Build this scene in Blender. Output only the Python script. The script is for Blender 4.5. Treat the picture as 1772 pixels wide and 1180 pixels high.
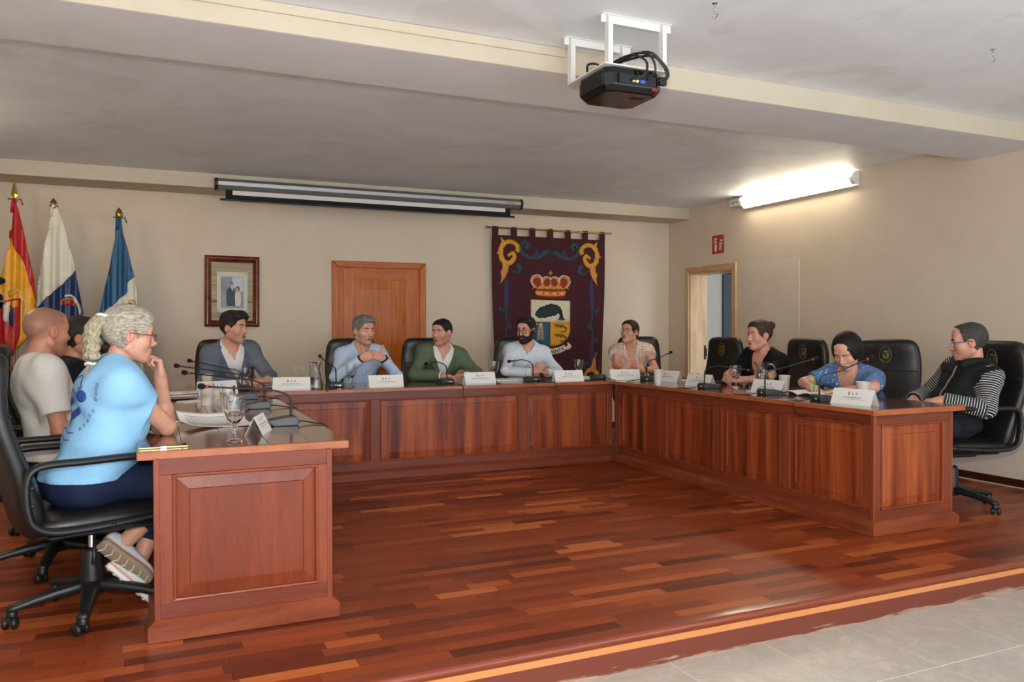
import bpy, bmesh, math, random
import numpy as np
from mathutils import Vector, Matrix
from mathutils.geometry import delaunay_2d_cdt
from mathutils.bvhtree import BVHTree

scene = bpy.context.scene
for o in list(bpy.data.objects):
    bpy.data.objects.remove(o)
COL = scene.collection
PI = math.pi


def C(r, g, b):
    f = lambda c: (c / 255 / 12.92) if c / 255 <= 0.04045 else ((c / 255 + 0.055) / 1.055) ** 2.4
    return (f(r), f(g), f(b), 1.0)


# ---------------------------------------------------------------- camera
CAM_H = 1.25          # height above the wooden platform (platform top is z = 0)
_yaw, _pit, _rol = (math.radians(v) for v in (24.02, -0.857, -0.107))
_fw = Vector((math.sin(_yaw) * math.cos(_pit), math.cos(_yaw) * math.cos(_pit), math.sin(_pit)))
_rt = Vector((math.cos(_yaw), -math.sin(_yaw), 0))
_up = _rt.cross(_fw)
_r2 = _rt * math.cos(_rol) + _up * math.sin(_rol)
_u2 = -_rt * math.sin(_rol) + _up * math.cos(_rol)
cd = bpy.data.cameras.new('camera')
cam = bpy.data.objects.new('camera', cd)
COL.objects.link(cam)
cd.sensor_width = 36
cd.lens = 1370.62 / 1772 * 36
cd.clip_end = 100
cam.matrix_world = Matrix(((_r2.x, _u2.x, -_fw.x, 0), (_r2.y, _u2.y, -_fw.y, 0), (_r2.z, _u2.z, -_fw.z, CAM_H), (0, 0, 0, 1)))
scene.camera = cam

# ---------------------------------------------------------------- light
world = bpy.data.worlds.new('world')
scene.world = world
world.use_nodes = True
_bg = world.node_tree.nodes['Background']
_bg.inputs[0].default_value = (0.76, 0.88, 1.0, 1)
_bg.inputs[1].default_value = 3.9          # daylight of the open hall behind the camera


def area_light(name, loc, target, size, power, color, size_y=None):
    d = bpy.data.lights.new(name, 'AREA')
    d.energy = power
    d.color = color
    d.size = size
    if size_y:
        d.shape = 'RECTANGLE'
        d.size_y = size_y
    o = bpy.data.objects.new(name, d)
    COL.objects.link(o)
    o.location = loc
    o.rotation_euler = (Vector(target) - Vector(loc)).to_track_quat('-Z', 'Y').to_euler()
    return o


# the photographer's flash, mounted just above the lens
area_light('camera_flash', (-0.06, -0.03, CAM_H + 0.22), (2.2, 5.0, 1.35), 0.10, 70, (1.0, 0.95, 0.88))

scene.view_settings.view_transform = 'Standard'
scene.view_settings.look = 'None'
scene.view_settings.gamma = 1
scene.view_settings.use_curve_mapping = False
scene.view_settings.exposure = 0.12

# ---------------------------------------------------------------- materials
MATS = {}


class NT:
    def __init__(self, name):
        self.m = bpy.data.materials.new(name)
        self.m.use_nodes = True
        self.t = self.m.node_tree
        self.b = self.t.nodes['Principled BSDF']

    def n(self, typ, **kw):
        nd = self.t.nodes.new(typ)
        for k, v in kw.items():
            if k[0] == 'i' and k[1:].isdigit():
                nd.inputs[int(k[1:])].default_value = v
            else:
                setattr(nd, k, v)
        return nd

    def l(self, a, b):
        self.t.links.new(a, b)

    def ramp(self, fac, stops, interp='LINEAR'):
        r = self.n('ShaderNodeValToRGB')
        r.color_ramp.interpolation = interp
        el = r.color_ramp.elements
        while len(el) < len(stops):
            el.new(0.5)
        for e, (p, c) in zip(el, stops):
            e.position = p
            e.color = c
        self.l(fac, r.inputs[0])
        return r.outputs[0]

    def vec(self, scale, obj=False):
        if obj:
            src = self.n('ShaderNodeTexCoord').outputs['Object']
        else:
            src = self.n('ShaderNodeNewGeometry').outputs['Position']
        mp = self.n('ShaderNodeMapping')
        mp.inputs['Scale'].default_value = scale
        self.l(src, mp.inputs[0])
        return mp.outputs[0]

    def noise(self, vec, scale, detail=3, rough=0.55, dist=0.0):
        nz = self.n('ShaderNodeTexNoise')
        nz.inputs['Scale'].default_value = scale
        nz.inputs['Detail'].default_value = detail
        nz.inputs['Roughness'].default_value = rough
        nz.inputs['Distortion'].default_value = dist
        self.l(vec, nz.inputs['Vector'])
        return nz.outputs['Fac']

    def bump(self, h, strength, dist=0.01):
        bp = self.n('ShaderNodeBump')
        bp.inputs['Strength'].default_value = strength
        bp.inputs['Distance'].default_value = dist
        self.l(h, bp.inputs['Height'])
        self.l(bp.outputs[0], self.b.inputs['Normal'])

    def mix(self, fac, a, b, mode='MIX'):
        mx = self.n('ShaderNodeMix', data_type='RGBA', blend_type=mode)
        for s, v in ((mx.inputs[0], fac), (mx.inputs[6], a), (mx.inputs[7], b)):
            if hasattr(v, 'is_output'):
                self.l(v, s)
            else:
                s.default_value = v
        return mx.outputs[2]


def mix2(c, k):
    return (min(1, c[0] * k), min(1, c[1] * k), min(1, c[2] * k), 1)


def plain(name, col, rough=0.5, metal=0.0, var=0.08, scale=30, bump=0.0, obj=True, coat=0.0, spec=0.5, emit=None, es=0):
    """a coloured surface with a little procedural variation"""
    if name in MATS:
        return MATS[name]
    k = NT(name)
    v = k.vec((1, 1, 1), obj)
    nz = k.noise(v, scale)
    k.l(k.ramp(nz, [(0.25, mix2(col, 1 - var)), (0.75, mix2(col, 1 + var))]), k.b.inputs['Base Color'])
    k.b.inputs['Roughness'].default_value = rough
    k.b.inputs['Metallic'].default_value = metal
    k.b.inputs['Coat Weight'].default_value = coat
    k.b.inputs['Coat Roughness'].default_value = 0.08
    k.b.inputs['Specular IOR Level'].default_value = spec
    if bump:
        k.bump(nz, bump, 0.004)
    if emit:
        k.b.inputs['Emission Color'].default_value = emit
        k.b.inputs['Emission Strength'].default_value = es
    MATS[name] = k.m
    return k.m


def wood(name, dark, mid, light, vscale, rough=0.3, coat=0.3, fine=60, band=5.0, rnd=False):
    """grain drawn out along the axis with the smallest scale"""
    if name in MATS:
        return MATS[name]
    k = NT(name)
    v = k.vec(vscale)
    if rnd:
        oi = k.n('ShaderNodeObjectInfo')
        cx = k.n('ShaderNodeCombineXYZ')
        mu = k.n('ShaderNodeMath', operation='MULTIPLY', i1=37.0)
        k.l(oi.outputs['Random'], mu.inputs[0])
        for i in range(3):
            k.l(mu.outputs[0], cx.inputs[i])
        ad = k.n('ShaderNodeVectorMath', operation='ADD')
        k.l(v, ad.inputs[0])
        k.l(cx.outputs[0], ad.inputs[1])
        v = ad.outputs[0]
    b1 = k.noise(v, band, 3, 0.6, 0.4)
    b2 = k.noise(v, fine, 4, 0.7, 0.2)
    base = k.ramp(b1, [(0.30, dark), (0.47, mid), (0.66, light)])
    fn = k.ramp(b2, [(0.3, (0.78, 0.76, 0.74, 1)), (0.7, (1.08, 1.08, 1.08, 1))])
    k.l(k.mix(1.0, base, fn, 'MULTIPLY'), k.b.inputs['Base Color'])
    k.b.inputs['Roughness'].default_value = rough
    k.b.inputs['Specular IOR Level'].default_value = 0.28
    k.b.inputs['Coat Weight'].default_value = coat
    k.b.inputs['Coat Roughness'].default_value = 0.12
    MATS[name] = k.m
    return k.m


# ---------------------------------------------------------------- mesh helpers
class MB:
    def __init__(self):
        self.v = []
        self.f = []

    def add(self, vs, fs):
        o = len(self.v)
        self.v += [tuple(p) for p in vs]
        self.f += [tuple(i + o for i in f) for f in fs]
        return self

    def box(self, x0, x1, y0, y1, z0, z1):
        return self.add([(x0, y0, z0), (x1, y0, z0), (x1, y1, z0), (x0, y1, z0), (x0, y0, z1), (x1, y0, z1), (x1, y1, z1), (x0, y1, z1)],
                        [(3, 2, 1, 0), (4, 5, 6, 7), (0, 1, 5, 4), (1, 2, 6, 5), (2, 3, 7, 6), (3, 0, 4, 7)])

    def hexa(self, p):
        return self.add(p, [(3, 2, 1, 0), (4, 5, 6, 7), (0, 1, 5, 4), (1, 2, 6, 5), (2, 3, 7, 6), (3, 0, 4, 7)])

    def tube(self, path, r, n=8, sx=1.0, up=None, cap=True):
        P = [Vector(p) for p in path]
        R = r if isinstance(r, (list, tuple)) else [r] * len(P)
        rings = []
        t0 = (P[1] - P[0]).normalized()
        a = Vector(up) if up else (Vector((0, 0, 1)) if abs(t0.z) < 0.9 else Vector((1, 0, 0)))
        for i, p in enumerate(P):
            t = (P[min(i + 1, len(P) - 1)] - P[max(i - 1, 0)]).normalized()
            a = (a - t * a.dot(t)).normalized()
            b = t.cross(a)
            rings.append([p + a * (math.cos(k * 2 * PI / n) * R[i] * sx) + b * (math.sin(k * 2 * PI / n) * R[i]) for k in range(n)])
        vs = [q for rg in rings for q in rg]
        fs = []
        for i in range(len(P) - 1):
            for k in range(n):
                fs.append((i * n + k, i * n + (k + 1) % n, (i + 1) * n + (k + 1) % n, (i + 1) * n + k))
        if cap:
            fs.append(tuple(range(n - 1, -1, -1)))
            fs.append(tuple((len(P) - 1) * n + k for k in range(n)))
        return self.add(vs, fs)

    def lathe(self, prof, n=24, c=(0, 0, 0), axis='z'):
        vs, fs = [], []
        for r, z in prof:
            for k in range(n):
                a = k * 2 * PI / n
                q = (r * math.cos(a), r * math.sin(a), z)
                if axis == 'y':
                    q = (q[0], q[2], -q[1])
                elif axis == 'x':
                    q = (q[2], q[0], q[1])
                vs.append((q[0] + c[0], q[1] + c[1], q[2] + c[2]))
        m = len(prof)
        for i in range(m - 1):
            for k in range(n):
                fs.append((i * n + k, i * n + (k + 1) % n, (i + 1) * n + (k + 1) % n, (i + 1) * n + k))
        fs.append(tuple(range(n - 1, -1, -1)))
        fs.append(tuple((m - 1) * n + k for k in range(n)))
        return self.add(vs, fs)

    def prism(self, poly, a0, a1, axis='z'):
        n = len(poly)

        def q(u, w, a):
            return {'z': (u, w, a), 'y': (u, a, w), 'x': (a, u, w)}[axis]
        vs = [q(u, w, a0) for u, w in poly] + [q(u, w, a1) for u, w in poly]
        fs = [tuple(range(n - 1, -1, -1)), tuple(range(n, 2 * n))] + [(i, (i + 1) % n, n + (i + 1) % n, n + i) for i in range(n)]
        return self.add(vs, fs)

    def ball(self, c, r, n=12, m=8):
        r = r if isinstance(r, (tuple, list)) else (r, r, r)
        vs, fs = [], []
        for i in range(m + 1):
            th = PI * i / m
            for k in range(n):
                a = 2 * PI * k / n
                vs.append((c[0] + r[0] * math.sin(th) * math.cos(a), c[1] + r[1] * math.sin(th) * math.sin(a), c[2] - r[2] * math.cos(th)))
        for i in range(m):
            for k in range(n):
                fs.append((i * n + k, i * n + (k + 1) % n, (i + 1) * n + (k + 1) % n, (i + 1) * n + k))
        return self.add(vs, fs)

    def xf(self, M, start=0):
        self.v[start:] = [tuple(M @ Vector(p)) for p in self.v[start:]]
        return self

    def mesh(self, name, fixn=True):
        me = bpy.data.meshes.new(name)
        me.from_pydata(self.v, [], self.f)
        if fixn:
            bm = bmesh.new()
            bm.from_mesh(me)
            bmesh.ops.remove_doubles(bm, verts=bm.verts, dist=1e-6)
            bmesh.ops.recalc_face_normals(bm, faces=bm.faces)
            bm.to_mesh(me)
            bm.free()
        return me

    def build(self, name, mat, parent=None, smooth=False, bevel=0, seg=2, loc=None, rot=None, ang=None):
        o = link(name, self.mesh(name), mat, parent, loc, rot)
        if smooth:
            shade(o, ang)
        if bevel:
            bv = o.modifiers.new('bevel', 'BEVEL')
            bv.width = bevel
            bv.segments = seg
            bv.limit_method = 'ANGLE'
        return o


def shade(o, ang=None):
    me = o.data
    me.polygons.foreach_set('use_smooth', [True] * len(me.polygons))
    if ang is not None:
        bm = bmesh.new()
        bm.from_mesh(me)
        for e in bm.edges:
            if len(e.link_faces) == 2 and e.calc_face_angle(0) > math.radians(ang):
                e.smooth = False
        bm.to_mesh(me)
        bm.free()
    return o


def link(name, data, mat=None, parent=None, loc=None, rot=None):
    o = bpy.data.objects.new(name, data)
    COL.objects.link(o)
    if mat is not None:
        data.materials.clear()
        data.materials.append(mat)
    if parent:
        o.parent = parent
    if loc is not None:
        o.location = loc
    if rot is not None:
        o.rotation_euler = rot
    return o


def tag(o, label, cat=None, group=None, kind=None):
    if label:
        o['label'] = label
    if cat:
        o['category'] = cat
    if group:
        o['group'] = group
    if kind:
        o['kind'] = kind
    return o


def thing(name, label, cat, loc=(0, 0, 0), rz=0, group=None):
    o = bpy.data.objects.new(name, None)
    COL.objects.link(o)
    o.location = loc
    o.rotation_euler = (0, 0, rz)
    o.empty_display_size = 0.1
    return tag(o, label, cat, group)


def struct(name, label, loc=(0, 0, 0)):
    o = bpy.data.objects.new(name, None)
    COL.objects.link(o)
    o.location = loc
    return tag(o, label, None, None, 'structure')


def copy_tree(o, parent=None):
    c = o.copy()
    COL.objects.link(c)
    c.parent = parent
    for ch in list(o.children):
        copy_tree(ch, c)
    return c


def dens(poly, s):
    out = []
    n = len(poly)
    for i in range(n):
        a, b = poly[i], poly[(i + 1) % n]
        L = math.hypot(b[0] - a[0], b[1] - a[1])
        m = max(1, int(L / s))
        for k in range(m):
            out.append((a[0] + (b[0] - a[0]) * k / m, a[1] + (b[1] - a[1]) * k / m))
    return out


def inpoly(x, y, P):
    c = False
    j = len(P) - 1
    for i in range(len(P)):
        if (P[i][1] > y) != (P[j][1] > y) and x < (P[j][0] - P[i][0]) * (y - P[i][1]) / (P[j][1] - P[i][1]) + P[i][0]:
            c = not c
        j = i
    return c


def patch(name, poly, spacing, fn, mat, parent=None, thick=0.0, smooth=True, off=1.0):
    """a 2-D outline triangulated with interior points, mapped to space by fn(u, v)"""
    B = dens(poly, spacing)
    pts = [Vector(p) for p in B]
    edges = [(i, (i + 1) % len(B)) for i in range(len(B))]
    xs = [p[0] for p in B]
    ys = [p[1] for p in B]
    if spacing < max(max(xs) - min(xs), max(ys) - min(ys)):
        x = min(xs) + spacing * 0.5
        row = 0
        y = min(ys) + spacing * 0.5
        while y < max(ys):
            x = min(xs) + spacing * (0.5 if row % 2 else 0.95)
            while x < max(xs):
                if inpoly(x, y, B):
                    pts.append(Vector((x, y)))
                x += spacing
            y += spacing * 0.9
            row += 1
    r = delaunay_2d_cdt(pts, edges, [], 1, 1e-5)
    vs = [tuple(fn(p.x, p.y)) for p in r[0]]
    me = bpy.data.meshes.new(name)
    me.from_pydata(vs, [], [tuple(f) for f in r[2]])
    o = link(name, me, mat, parent)
    if smooth:
        shade(o)
    if thick:
        md = o.modifiers.new('solid', 'SOLIDIFY')
        md.thickness = thick
        md.offset = off
    return o


def arc(cx, cy, rx, ry, a0, a1, n=12):
    return [(cx + rx * math.cos(math.radians(a0 + (a1 - a0) * i / n)), cy + ry * math.sin(math.radians(a0 + (a1 - a0) * i / n))) for i in range(n + 1)]


def ribbon(path, widths):
    """outline polygon of a curved stroke"""
    L, R = [], []
    n = len(path)
    for i, p in enumerate(path):
        a, b = path[max(0, i - 1)], path[min(n - 1, i + 1)]
        dx, dy = b[0] - a[0], b[1] - a[1]
        d = math.hypot(dx, dy) or 1
        w = widths[i] if isinstance(widths, (list, tuple)) else widths
        L.append((p[0] - dy / d * w / 2, p[1] + dx / d * w / 2))
        R.append((p[0] + dy / d * w / 2, p[1] - dx / d * w / 2))
    return L + R[::-1]


def smooth_path(P, n=6):
    """Catmull-Rom through points (2-D or 3-D)"""
    out = []
    m = len(P)
    for i in range(m - 1):
        p0, p1, p2, p3 = P[max(0, i - 1)], P[i], P[i + 1], P[min(m - 1, i + 2)]
        for k in range(n):
            t = k / n
            out.append(tuple(0.5 * (2 * b + (c - a) * t + (2 * a - 5 * b + 4 * c - d) * t * t + (3 * b - a - 3 * c + d) * t ** 3)
                             for a, b, c, d in zip(p0, p1, p2, p3)))
    out.append(tuple(P[-1]))
    return out


_fontcache = {}


def text_mesh(txt, size, align='CENTER', shear=0.0, offset=0.0, extrude=0.0006):
    cu = bpy.data.curves.new('lettering', 'FONT')
    cu.body = txt
    cu.size = size
    cu.align_x = align
    cu.shear = shear
    cu.offset = offset
    cu.extrude = extrude
    o = bpy.data.objects.new('lettering', cu)
    COL.objects.link(o)
    bpy.context.view_layer.update()
    dg = bpy.context.evaluated_depsgraph_get()
    me = bpy.data.meshes.new_from_object(o.evaluated_get(dg))
    bpy.data.objects.remove(o)
    bpy.data.curves.remove(cu)
    return me

# ---------------------------------------------------------------- room shell
XW, YB, XL, YF = 6.119, 8.674, -1.80, -2.2
ZC, ZS, ZBM, ZFL = 2.765, 2.627, 2.632, -0.15
YP = 2.752


def wall_paint(name, a, b, sc=1.4, rough=0.75):
    k = NT(name)
    v = k.vec((1, 1, 1))
    n1 = k.noise(v, sc, 4, 0.6)
    n2 = k.noise(v, 90, 3, 0.6)
    k.l(k.ramp(n1, [(0.3, a), (0.7, b)]), k.b.inputs['Base Color'])
    k.b.inputs['Roughness'].default_value = rough
    k.b.inputs['Specular IOR Level'].default_value = 0.25
    k.bump(n2, 0.25, 0.004)
    return k.m


M_wall = wall_paint('beige_wall_paint', C(214, 196, 173), C(221, 204, 182))
M_cream = wall_paint('cream_beam_paint', C(197, 183, 161), C(204, 191, 170), 2)
M_patch = wall_paint('wall_filler_paint', C(218, 201, 180), C(224, 209, 189), 3)

# ceiling paint with repaired, differently coloured patches
k = NT('patched_ceiling_paint')
v = k.vec((1, 1.25, 1))
n1 = k.noise(v, 0.9, 4, 0.5, 0.3)
n2 = k.noise(v, 1.9, 3, 0.5, 0.5)
base = k.ramp(n1, [(0.44, C(230, 232, 235)), (0.475, C(235, 237, 240)), (0.56, C(236, 238, 242)), (0.585, C(232, 234, 237))])
sp = k.ramp(n2, [(0.60, (1, 1, 1, 1)), (0.63, (0.95, 0.935, 0.915, 1))])
k.l(k.mix(1.0, base, sp, 'MULTIPLY'), k.b.inputs['Base Color'])
k.b.inputs['Roughness'].default_value = 0.55
k.bump(k.noise(v, 45, 4, 0.65), 0.25, 0.006)
M_ceil = k.m

o = MB().box(XL - 0.2, XW + 1.9, YB, YB + 0.2, ZFL, ZC).build('wall_back', M_wall)
tag(o, 'long beige back wall behind the councillors', None, None, 'structure')
o = MB().box(XL - 0.2, XL, YF, YB, ZFL, ZC).build('wall_left', M_wall)
tag(o, 'beige left wall out of the frame', None, None, 'structure')
DY0, DY1, DZ = 7.40, 8.22, 1.945     # doorway in the right wall
WT = 0.26
m = MB().box(XW, XW + WT, YF, DY0, ZFL, ZC).box(XW, XW + WT, DY1, YB, ZFL, ZC).box(XW, XW + WT, DY0, DY1, DZ, ZC)
wr = m.build('wall_right', M_wall)
tag(wr, 'beige right wall with open doorway and strip light', None, None, 'structure')
# smooth repaired rectangle of plaster on the right wall
MB().box(XW - 0.0015, XW, 6.35, 7.20, 0.6, 2.0).build('plaster_patch', M_patch, wr)
MB().tube([(XW - 0.001, 6.35, 1.98), (XW - 0.001, 6.352, 1.5), (XW, 6.35, 1.2)], 0.005, 6).build('plaster_ridge', M_patch, wr)

ceil = MB().box(XL - 0.2, XW + 1.9, YF, YB + 0.2, ZC, ZC + 0.15).build('ceiling', M_ceil)
tag(ceil, 'white ceiling with patchy repairs', None, None, 'structure')
o = MB().box(XL, XW, 3.82, 4.433, ZBM, ZC).build('ceiling_beam', M_cream, None, bevel=0.004)
tag(o, 'wide cream beam crossing the ceiling', None, None, 'structure')
MB().box(XL, XW, 3.828, 4.426, ZBM - 0.0005, ZBM + 0.002).build('beam_underside', wall_paint('lit_underside_tone', C(222, 220, 220), C(230, 228, 228), 3), o)  # thin added sheet; its paler colour stands in for light on the beam's underside
MB().box(XL, 2.02, 3.806, 3.82, 2.716, 2.763).build('cable_trunking', M_cream, o, bevel=0.003)
o = MB().box(XL, XW, 8.22, YB, ZS, ZC).build('back_bulkhead', M_cream, None, bevel=0.004)
tag(o, 'shallow cream bulkhead along the top of the back wall', None, None, 'structure')

# lower floor: marbled tiles with light grout
k = NT('marbled_floor_tile')
oi = k.n('ShaderNodeObjectInfo')
v = k.vec((1, 1, 1))
ad = k.n('ShaderNodeVectorMath', operation='ADD')
cx = k.n('ShaderNodeCombineXYZ')
mu = k.n('ShaderNodeMath', operation='MULTIPLY', i1=50.0)
k.l(oi.outputs['Random'], mu.inputs[0])
k.l(mu.outputs[0], cx.inputs[0])
k.l(mu.outputs[0], cx.inputs[1])
k.l(v, ad.inputs[0])
k.l(cx.outputs[0], ad.inputs[1])
n1 = k.noise(ad.outputs[0], 5.5, 5, 0.6, 1.6)
base = k.ramp(n1, [(0.3, C(178, 167, 154)), (0.48, C(186, 175, 162)), (0.56, C(193, 183, 170)), (0.62, C(181, 170, 157)), (0.75, C(198, 189, 177))])
n2 = k.noise(ad.outputs[0], 9, 1, 0.4, 0.5)
sp = k.ramp(n2, [(0.66, (1, 1, 1, 1)), (0.69, (1.13, 1.11, 1.1, 1))])
k.l(k.mix(1.0, base, sp, 'MULTIPLY'), k.b.inputs['Base Color'])
k.b.inputs['Roughness'].default_value = 0.4
M_tile = k.m
M_grout = plain('pale_grout', C(236, 231, 220), 0.8)
fl = MB().box(XL, XW, YF, YP + 0.02, ZFL - 0.1, ZFL - 0.0015).build('floor', M_grout)
tag(fl, 'floor of marbled grey beige tiles in front of platform', None, None, 'structure')
tm = MB().box(-0.249, 0.249, -0.249, 0.249, -0.008, 0).mesh('floor_tile')
tm.materials.append(M_tile)
for i in range(-11, 6):
    for j in range(-6, 1):
        cx_, cy_ = 3.455 - 0.25 + (i) * 0.503, 2.261 + 0.25 + j * 0.503
        if cx_ < XL or cx_ > XW or cy_ < 0.1 or cy_ > YP:
            continue
        t = link('floor_tile', tm, None, fl, (cx_, cy_, ZFL))

# platform of parquet strips
k0 = (C(86, 38, 20), C(112, 52, 27), C(134, 66, 33), C(160, 88, 44), C(72, 31, 19))


def parquet(name, attr):
    k = NT(name)
    v = k.vec((2.2, 40, 10))
    if attr:
        at = k.n('ShaderNodeAttribute', attribute_name='tone')
        rnd = at.outputs['Fac']
    else:
        rnd = k.n('ShaderNodeObjectInfo').outputs['Random']
    cx = k.n('ShaderNodeCombineXYZ')
    mu = k.n('ShaderNodeMath', operation='MULTIPLY', i1=61.0)
    k.l(rnd, mu.inputs[0])
    for i in range(3):
        k.l(mu.outputs[0], cx.inputs[i])
    ad = k.n('ShaderNodeVectorMath', operation='ADD')
    k.l(v, ad.inputs[0])
    k.l(cx.outputs[0], ad.inputs[1])
    base = k.ramp(rnd, [(0.0, C(94, 39, 21)), (0.10, C(118, 50, 25)), (0.32, C(138, 60, 29)), (0.80, C(152, 68, 32)), (0.92, C(174, 87, 42)), (1.0, C(200, 112, 56))])
    gr = k.ramp(k.noise(ad.outputs[0], 1.6, 4, 0.65, 0.3), [(0.3, (0.82, 0.8, 0.78, 1)), (0.7, (1.1, 1.1, 1.1, 1))])
    k.l(k.mix(1.0, base, gr, 'MULTIPLY'), k.b.inputs['Base Color'])
    rr = k.ramp(k.noise(k.vec((1, 1, 1)), 2.2, 3, 0.6), [(0.3, (0.34, 0.34, 0.34, 1)), (0.7, (0.46, 0.46, 0.46, 1))])
    k.l(rr, k.b.inputs['Roughness'])
    k.b.inputs['Coat Weight'].default_value = 0.12
    k.b.inputs['Coat Roughness'].default_value = 0.22
    k.b.inputs['Specular IOR Level'].default_value = 0.25
    return k.m


M_par, M_par2 = parquet('parquet_strip', False), parquet('parquet_strip_far', True)
M_nose = wood('varnished_nosing', C(118, 50, 30), C(130, 58, 35), C(142, 66, 41), (1.2, 30, 30), 0.3, 0.35)
M_ins = plain('light_inlay_strip', C(206, 130, 76), 0.4, var=0.06, scale=8)
# worn riser: pale scuffs along the bottom edge
k = NT('scuffed_riser')
v = k.vec((1.6, 20, 24))
n1 = k.noise(v, 2.5, 6, 0.7, 0.6)
geo = k.n('ShaderNodeNewGeometry')
sx = k.n('ShaderNodeSeparateXYZ')
k.l(geo.outputs['Position'], sx.inputs[0])
mr = k.n('ShaderNodeMapRange')
for i, vv in ((1, -0.15), (2, -0.085), (3, 0.62), (4, 0.30)):
    mr.inputs[i].default_value = vv
k.l(sx.outputs['Z'], mr.inputs[0])
mm = k.n('ShaderNodeMath', operation='MULTIPLY')
k.l(mr.outputs[0], mm.inputs[0])
k.l(n1, mm.inputs[1])
fac = k.ramp(mm.outputs[0], [(0.285, (0, 0, 0, 1)), (0.33, (1, 1, 1, 1))])
k.l(k.mix(fac, C(112, 50, 32), C(165, 132, 110)), k.b.inputs['Base Color'])
k.b.inputs['Roughness'].default_value = 0.4
M_riser = k.m

pf = struct('platform', 'raised parquet platform with orange inlay stripe along its edge')
MB().box(XL, XW, YP + 0.012, YB, ZFL, -0.012).build('platform_base', plain('dark_subfloor', C(50, 24, 15), 0.8), pf)
MB().box(XL, XW, YP, YP + 0.012, ZFL, -0.063).build('riser', M_riser, pf)
MB().box(XL, XW, YP - 0.002, YP + 0.012, -0.063, -0.036).build('inlay_strip', M_ins, pf)
ns = [(YP + 0.075, 0.0), (YP + 0.012, 0.0)] + [(YP + 0.012 + 0.018 * math.cos(a), -0.018 + 0.018 * math.sin(a)) for a in [PI / 2 + i * PI / 8 for i in range(1, 8)]] + [(YP + 0.012, -0.036), (YP + 0.075, -0.036)]
MB().prism(ns, XL, XW, 'x').build('nosing', M_nose, pf, smooth=True, ang=40)
random.seed(7)
strips = []
y = YP + 0.0755
PWID = 0.0715
while y < YB - 0.02:
    x = XL + 0.02 - random.random() * 0.5
    while x < XW:
        L = random.choice((0.22, 0.3, 0.36, 0.42, 0.5, 0.6, 0.75))
        strips.append([max(x, XL), min(x + L, XW), y, min(y + PWID, YB), random.random()])
        x += L
    y += PWID


def pix(x, y, z):
    d = Vector((x, y, z - CAM_H))
    w = d.dot(_fw)
    return 886 + 1370.6 * d.dot(_r2) / w, 590 - 1370.6 * d.dot(_u2) / w, w


def score(s):
    cx_, cy_ = (s[0] + s[1]) / 2, (s[2] + s[3]) / 2
    px, py, w = pix(cx_, cy_, 0)
    if px < -20 or px > 1790 or py > 1200:
        return 0
    if cy_ > 6.42 or cx_ > 3.9 and cy_ > 3.45 and cx_ < 4.64 or -0.05 < cx_ < 0.7 and cy_ > 3.45:
        return 0
    if cy_ > 3.45 and 255 < px < 577 or cx_ > 3.9 and cy_ > 3.45 and px < 1650:
        return 0
    return (s[1] - s[0]) / w ** 3


ranked = sorted(strips, key=score, reverse=True)
um = MB().box(0, 1, 0, 1, -0.012, 0).mesh('parquet_strip')
um.materials.append(M_par)
far = MB()
tones = []
for i, s in enumerate(ranked):
    dz = -0.0006 * random.random()
    if i < 300:
        o = link('parquet_strip', um, None, pf, (s[0] + 0.0006, s[2] + 0.0005, dz))
        o.scale = (s[1] - s[0] - 0.0012, s[3] - s[2] - 0.001, 1)
    else:
        far.box(s[0] + 0.0006, s[1] - 0.0006, s[2] + 0.0005, s[3] - 0.0005, -0.0125, dz)
        tones += [s[4]] * 8
me = far.mesh('parquet_field', False)
at = me.attributes.new('tone', 'FLOAT', 'POINT')
at.data.foreach_set('value', tones)
o = link('parquet_field', me, M_par2, pf)
o['kind'] = 'stuff'

# skirting boards
M_skirt = wood('dark_skirting', C(52, 22, 14), C(64, 28, 17), C(76, 34, 21), (2, 2, 30), 0.35, 0.2)
o = MB().box(XW - 0.016, XW, YP + 0.08, DY0 - 0.09, 0.012, 0.071).build('baseboard_right', M_skirt, None, bevel=0.004)
tag(o, 'dark wooden skirting board along the right wall', None, None, 'structure')
MB().box(XW - 0.012, XW, YP + 0.08, DY0 - 0.09, 0.0, 0.012).build('sealant_gap', plain('pale_sealant', C(190, 182, 170), 0.6), o)
o = MB().box(2.80, XW - 0.02, YB - 0.016, YB, 0, 0.071).build('baseboard_back', M_skirt, None, bevel=0.004)
tag(o, 'dark wooden skirting board along the back wall', None, None, 'structure')

# ---- door in the back wall (orange pine)
M_pine = wood('orange_pine', C(176, 88, 22), C(194, 102, 30), C(210, 118, 42), (9, 9, 0.8), 0.4, 0.08, 40, 3)
M_pineh = wood('orange_pine_rail', C(170, 84, 22), C(188, 98, 28), C(204, 114, 40), (0.8, 9, 9), 0.4, 0.08, 40, 3)
dr = struct('door_1', 'closed orange pine door in the back wall', (2.25, YB, 0))


def casing(prof_w, x0, x1, z1, d, mat_v, mat_h, parent, flip=False):
    w = prof_w
    for a, b, nm in ((x0, x0 + w, 'side_casing'), (x1 - w, x1, 'side_casing')):
        inner = b if a == x0 else a
        outer = a if a == x0 else b
        p = [(outer, -d, 0), (inner, -d, 0), (inner, 0, 0), (outer, 0, 0), (outer, -d, z1), (inner, -d, z1 - w), (inner, 0, z1 - w), (outer, 0, z1)]
        MB().hexa(p).build(nm, mat_v, parent, bevel=0.008, seg=3)
    p = [(x0 + w, -d, z1 - w), (x1 - w, -d, z1 - w), (x1 - w, 0, z1 - w), (x0 + w, 0, z1 - w), (x0, -d, z1), (x1, -d, z1), (x1, 0, z1), (x0, 0, z1)]
    MB().hexa(p).build('head_casing', mat_h, parent, bevel=0.008, seg=3)


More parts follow.
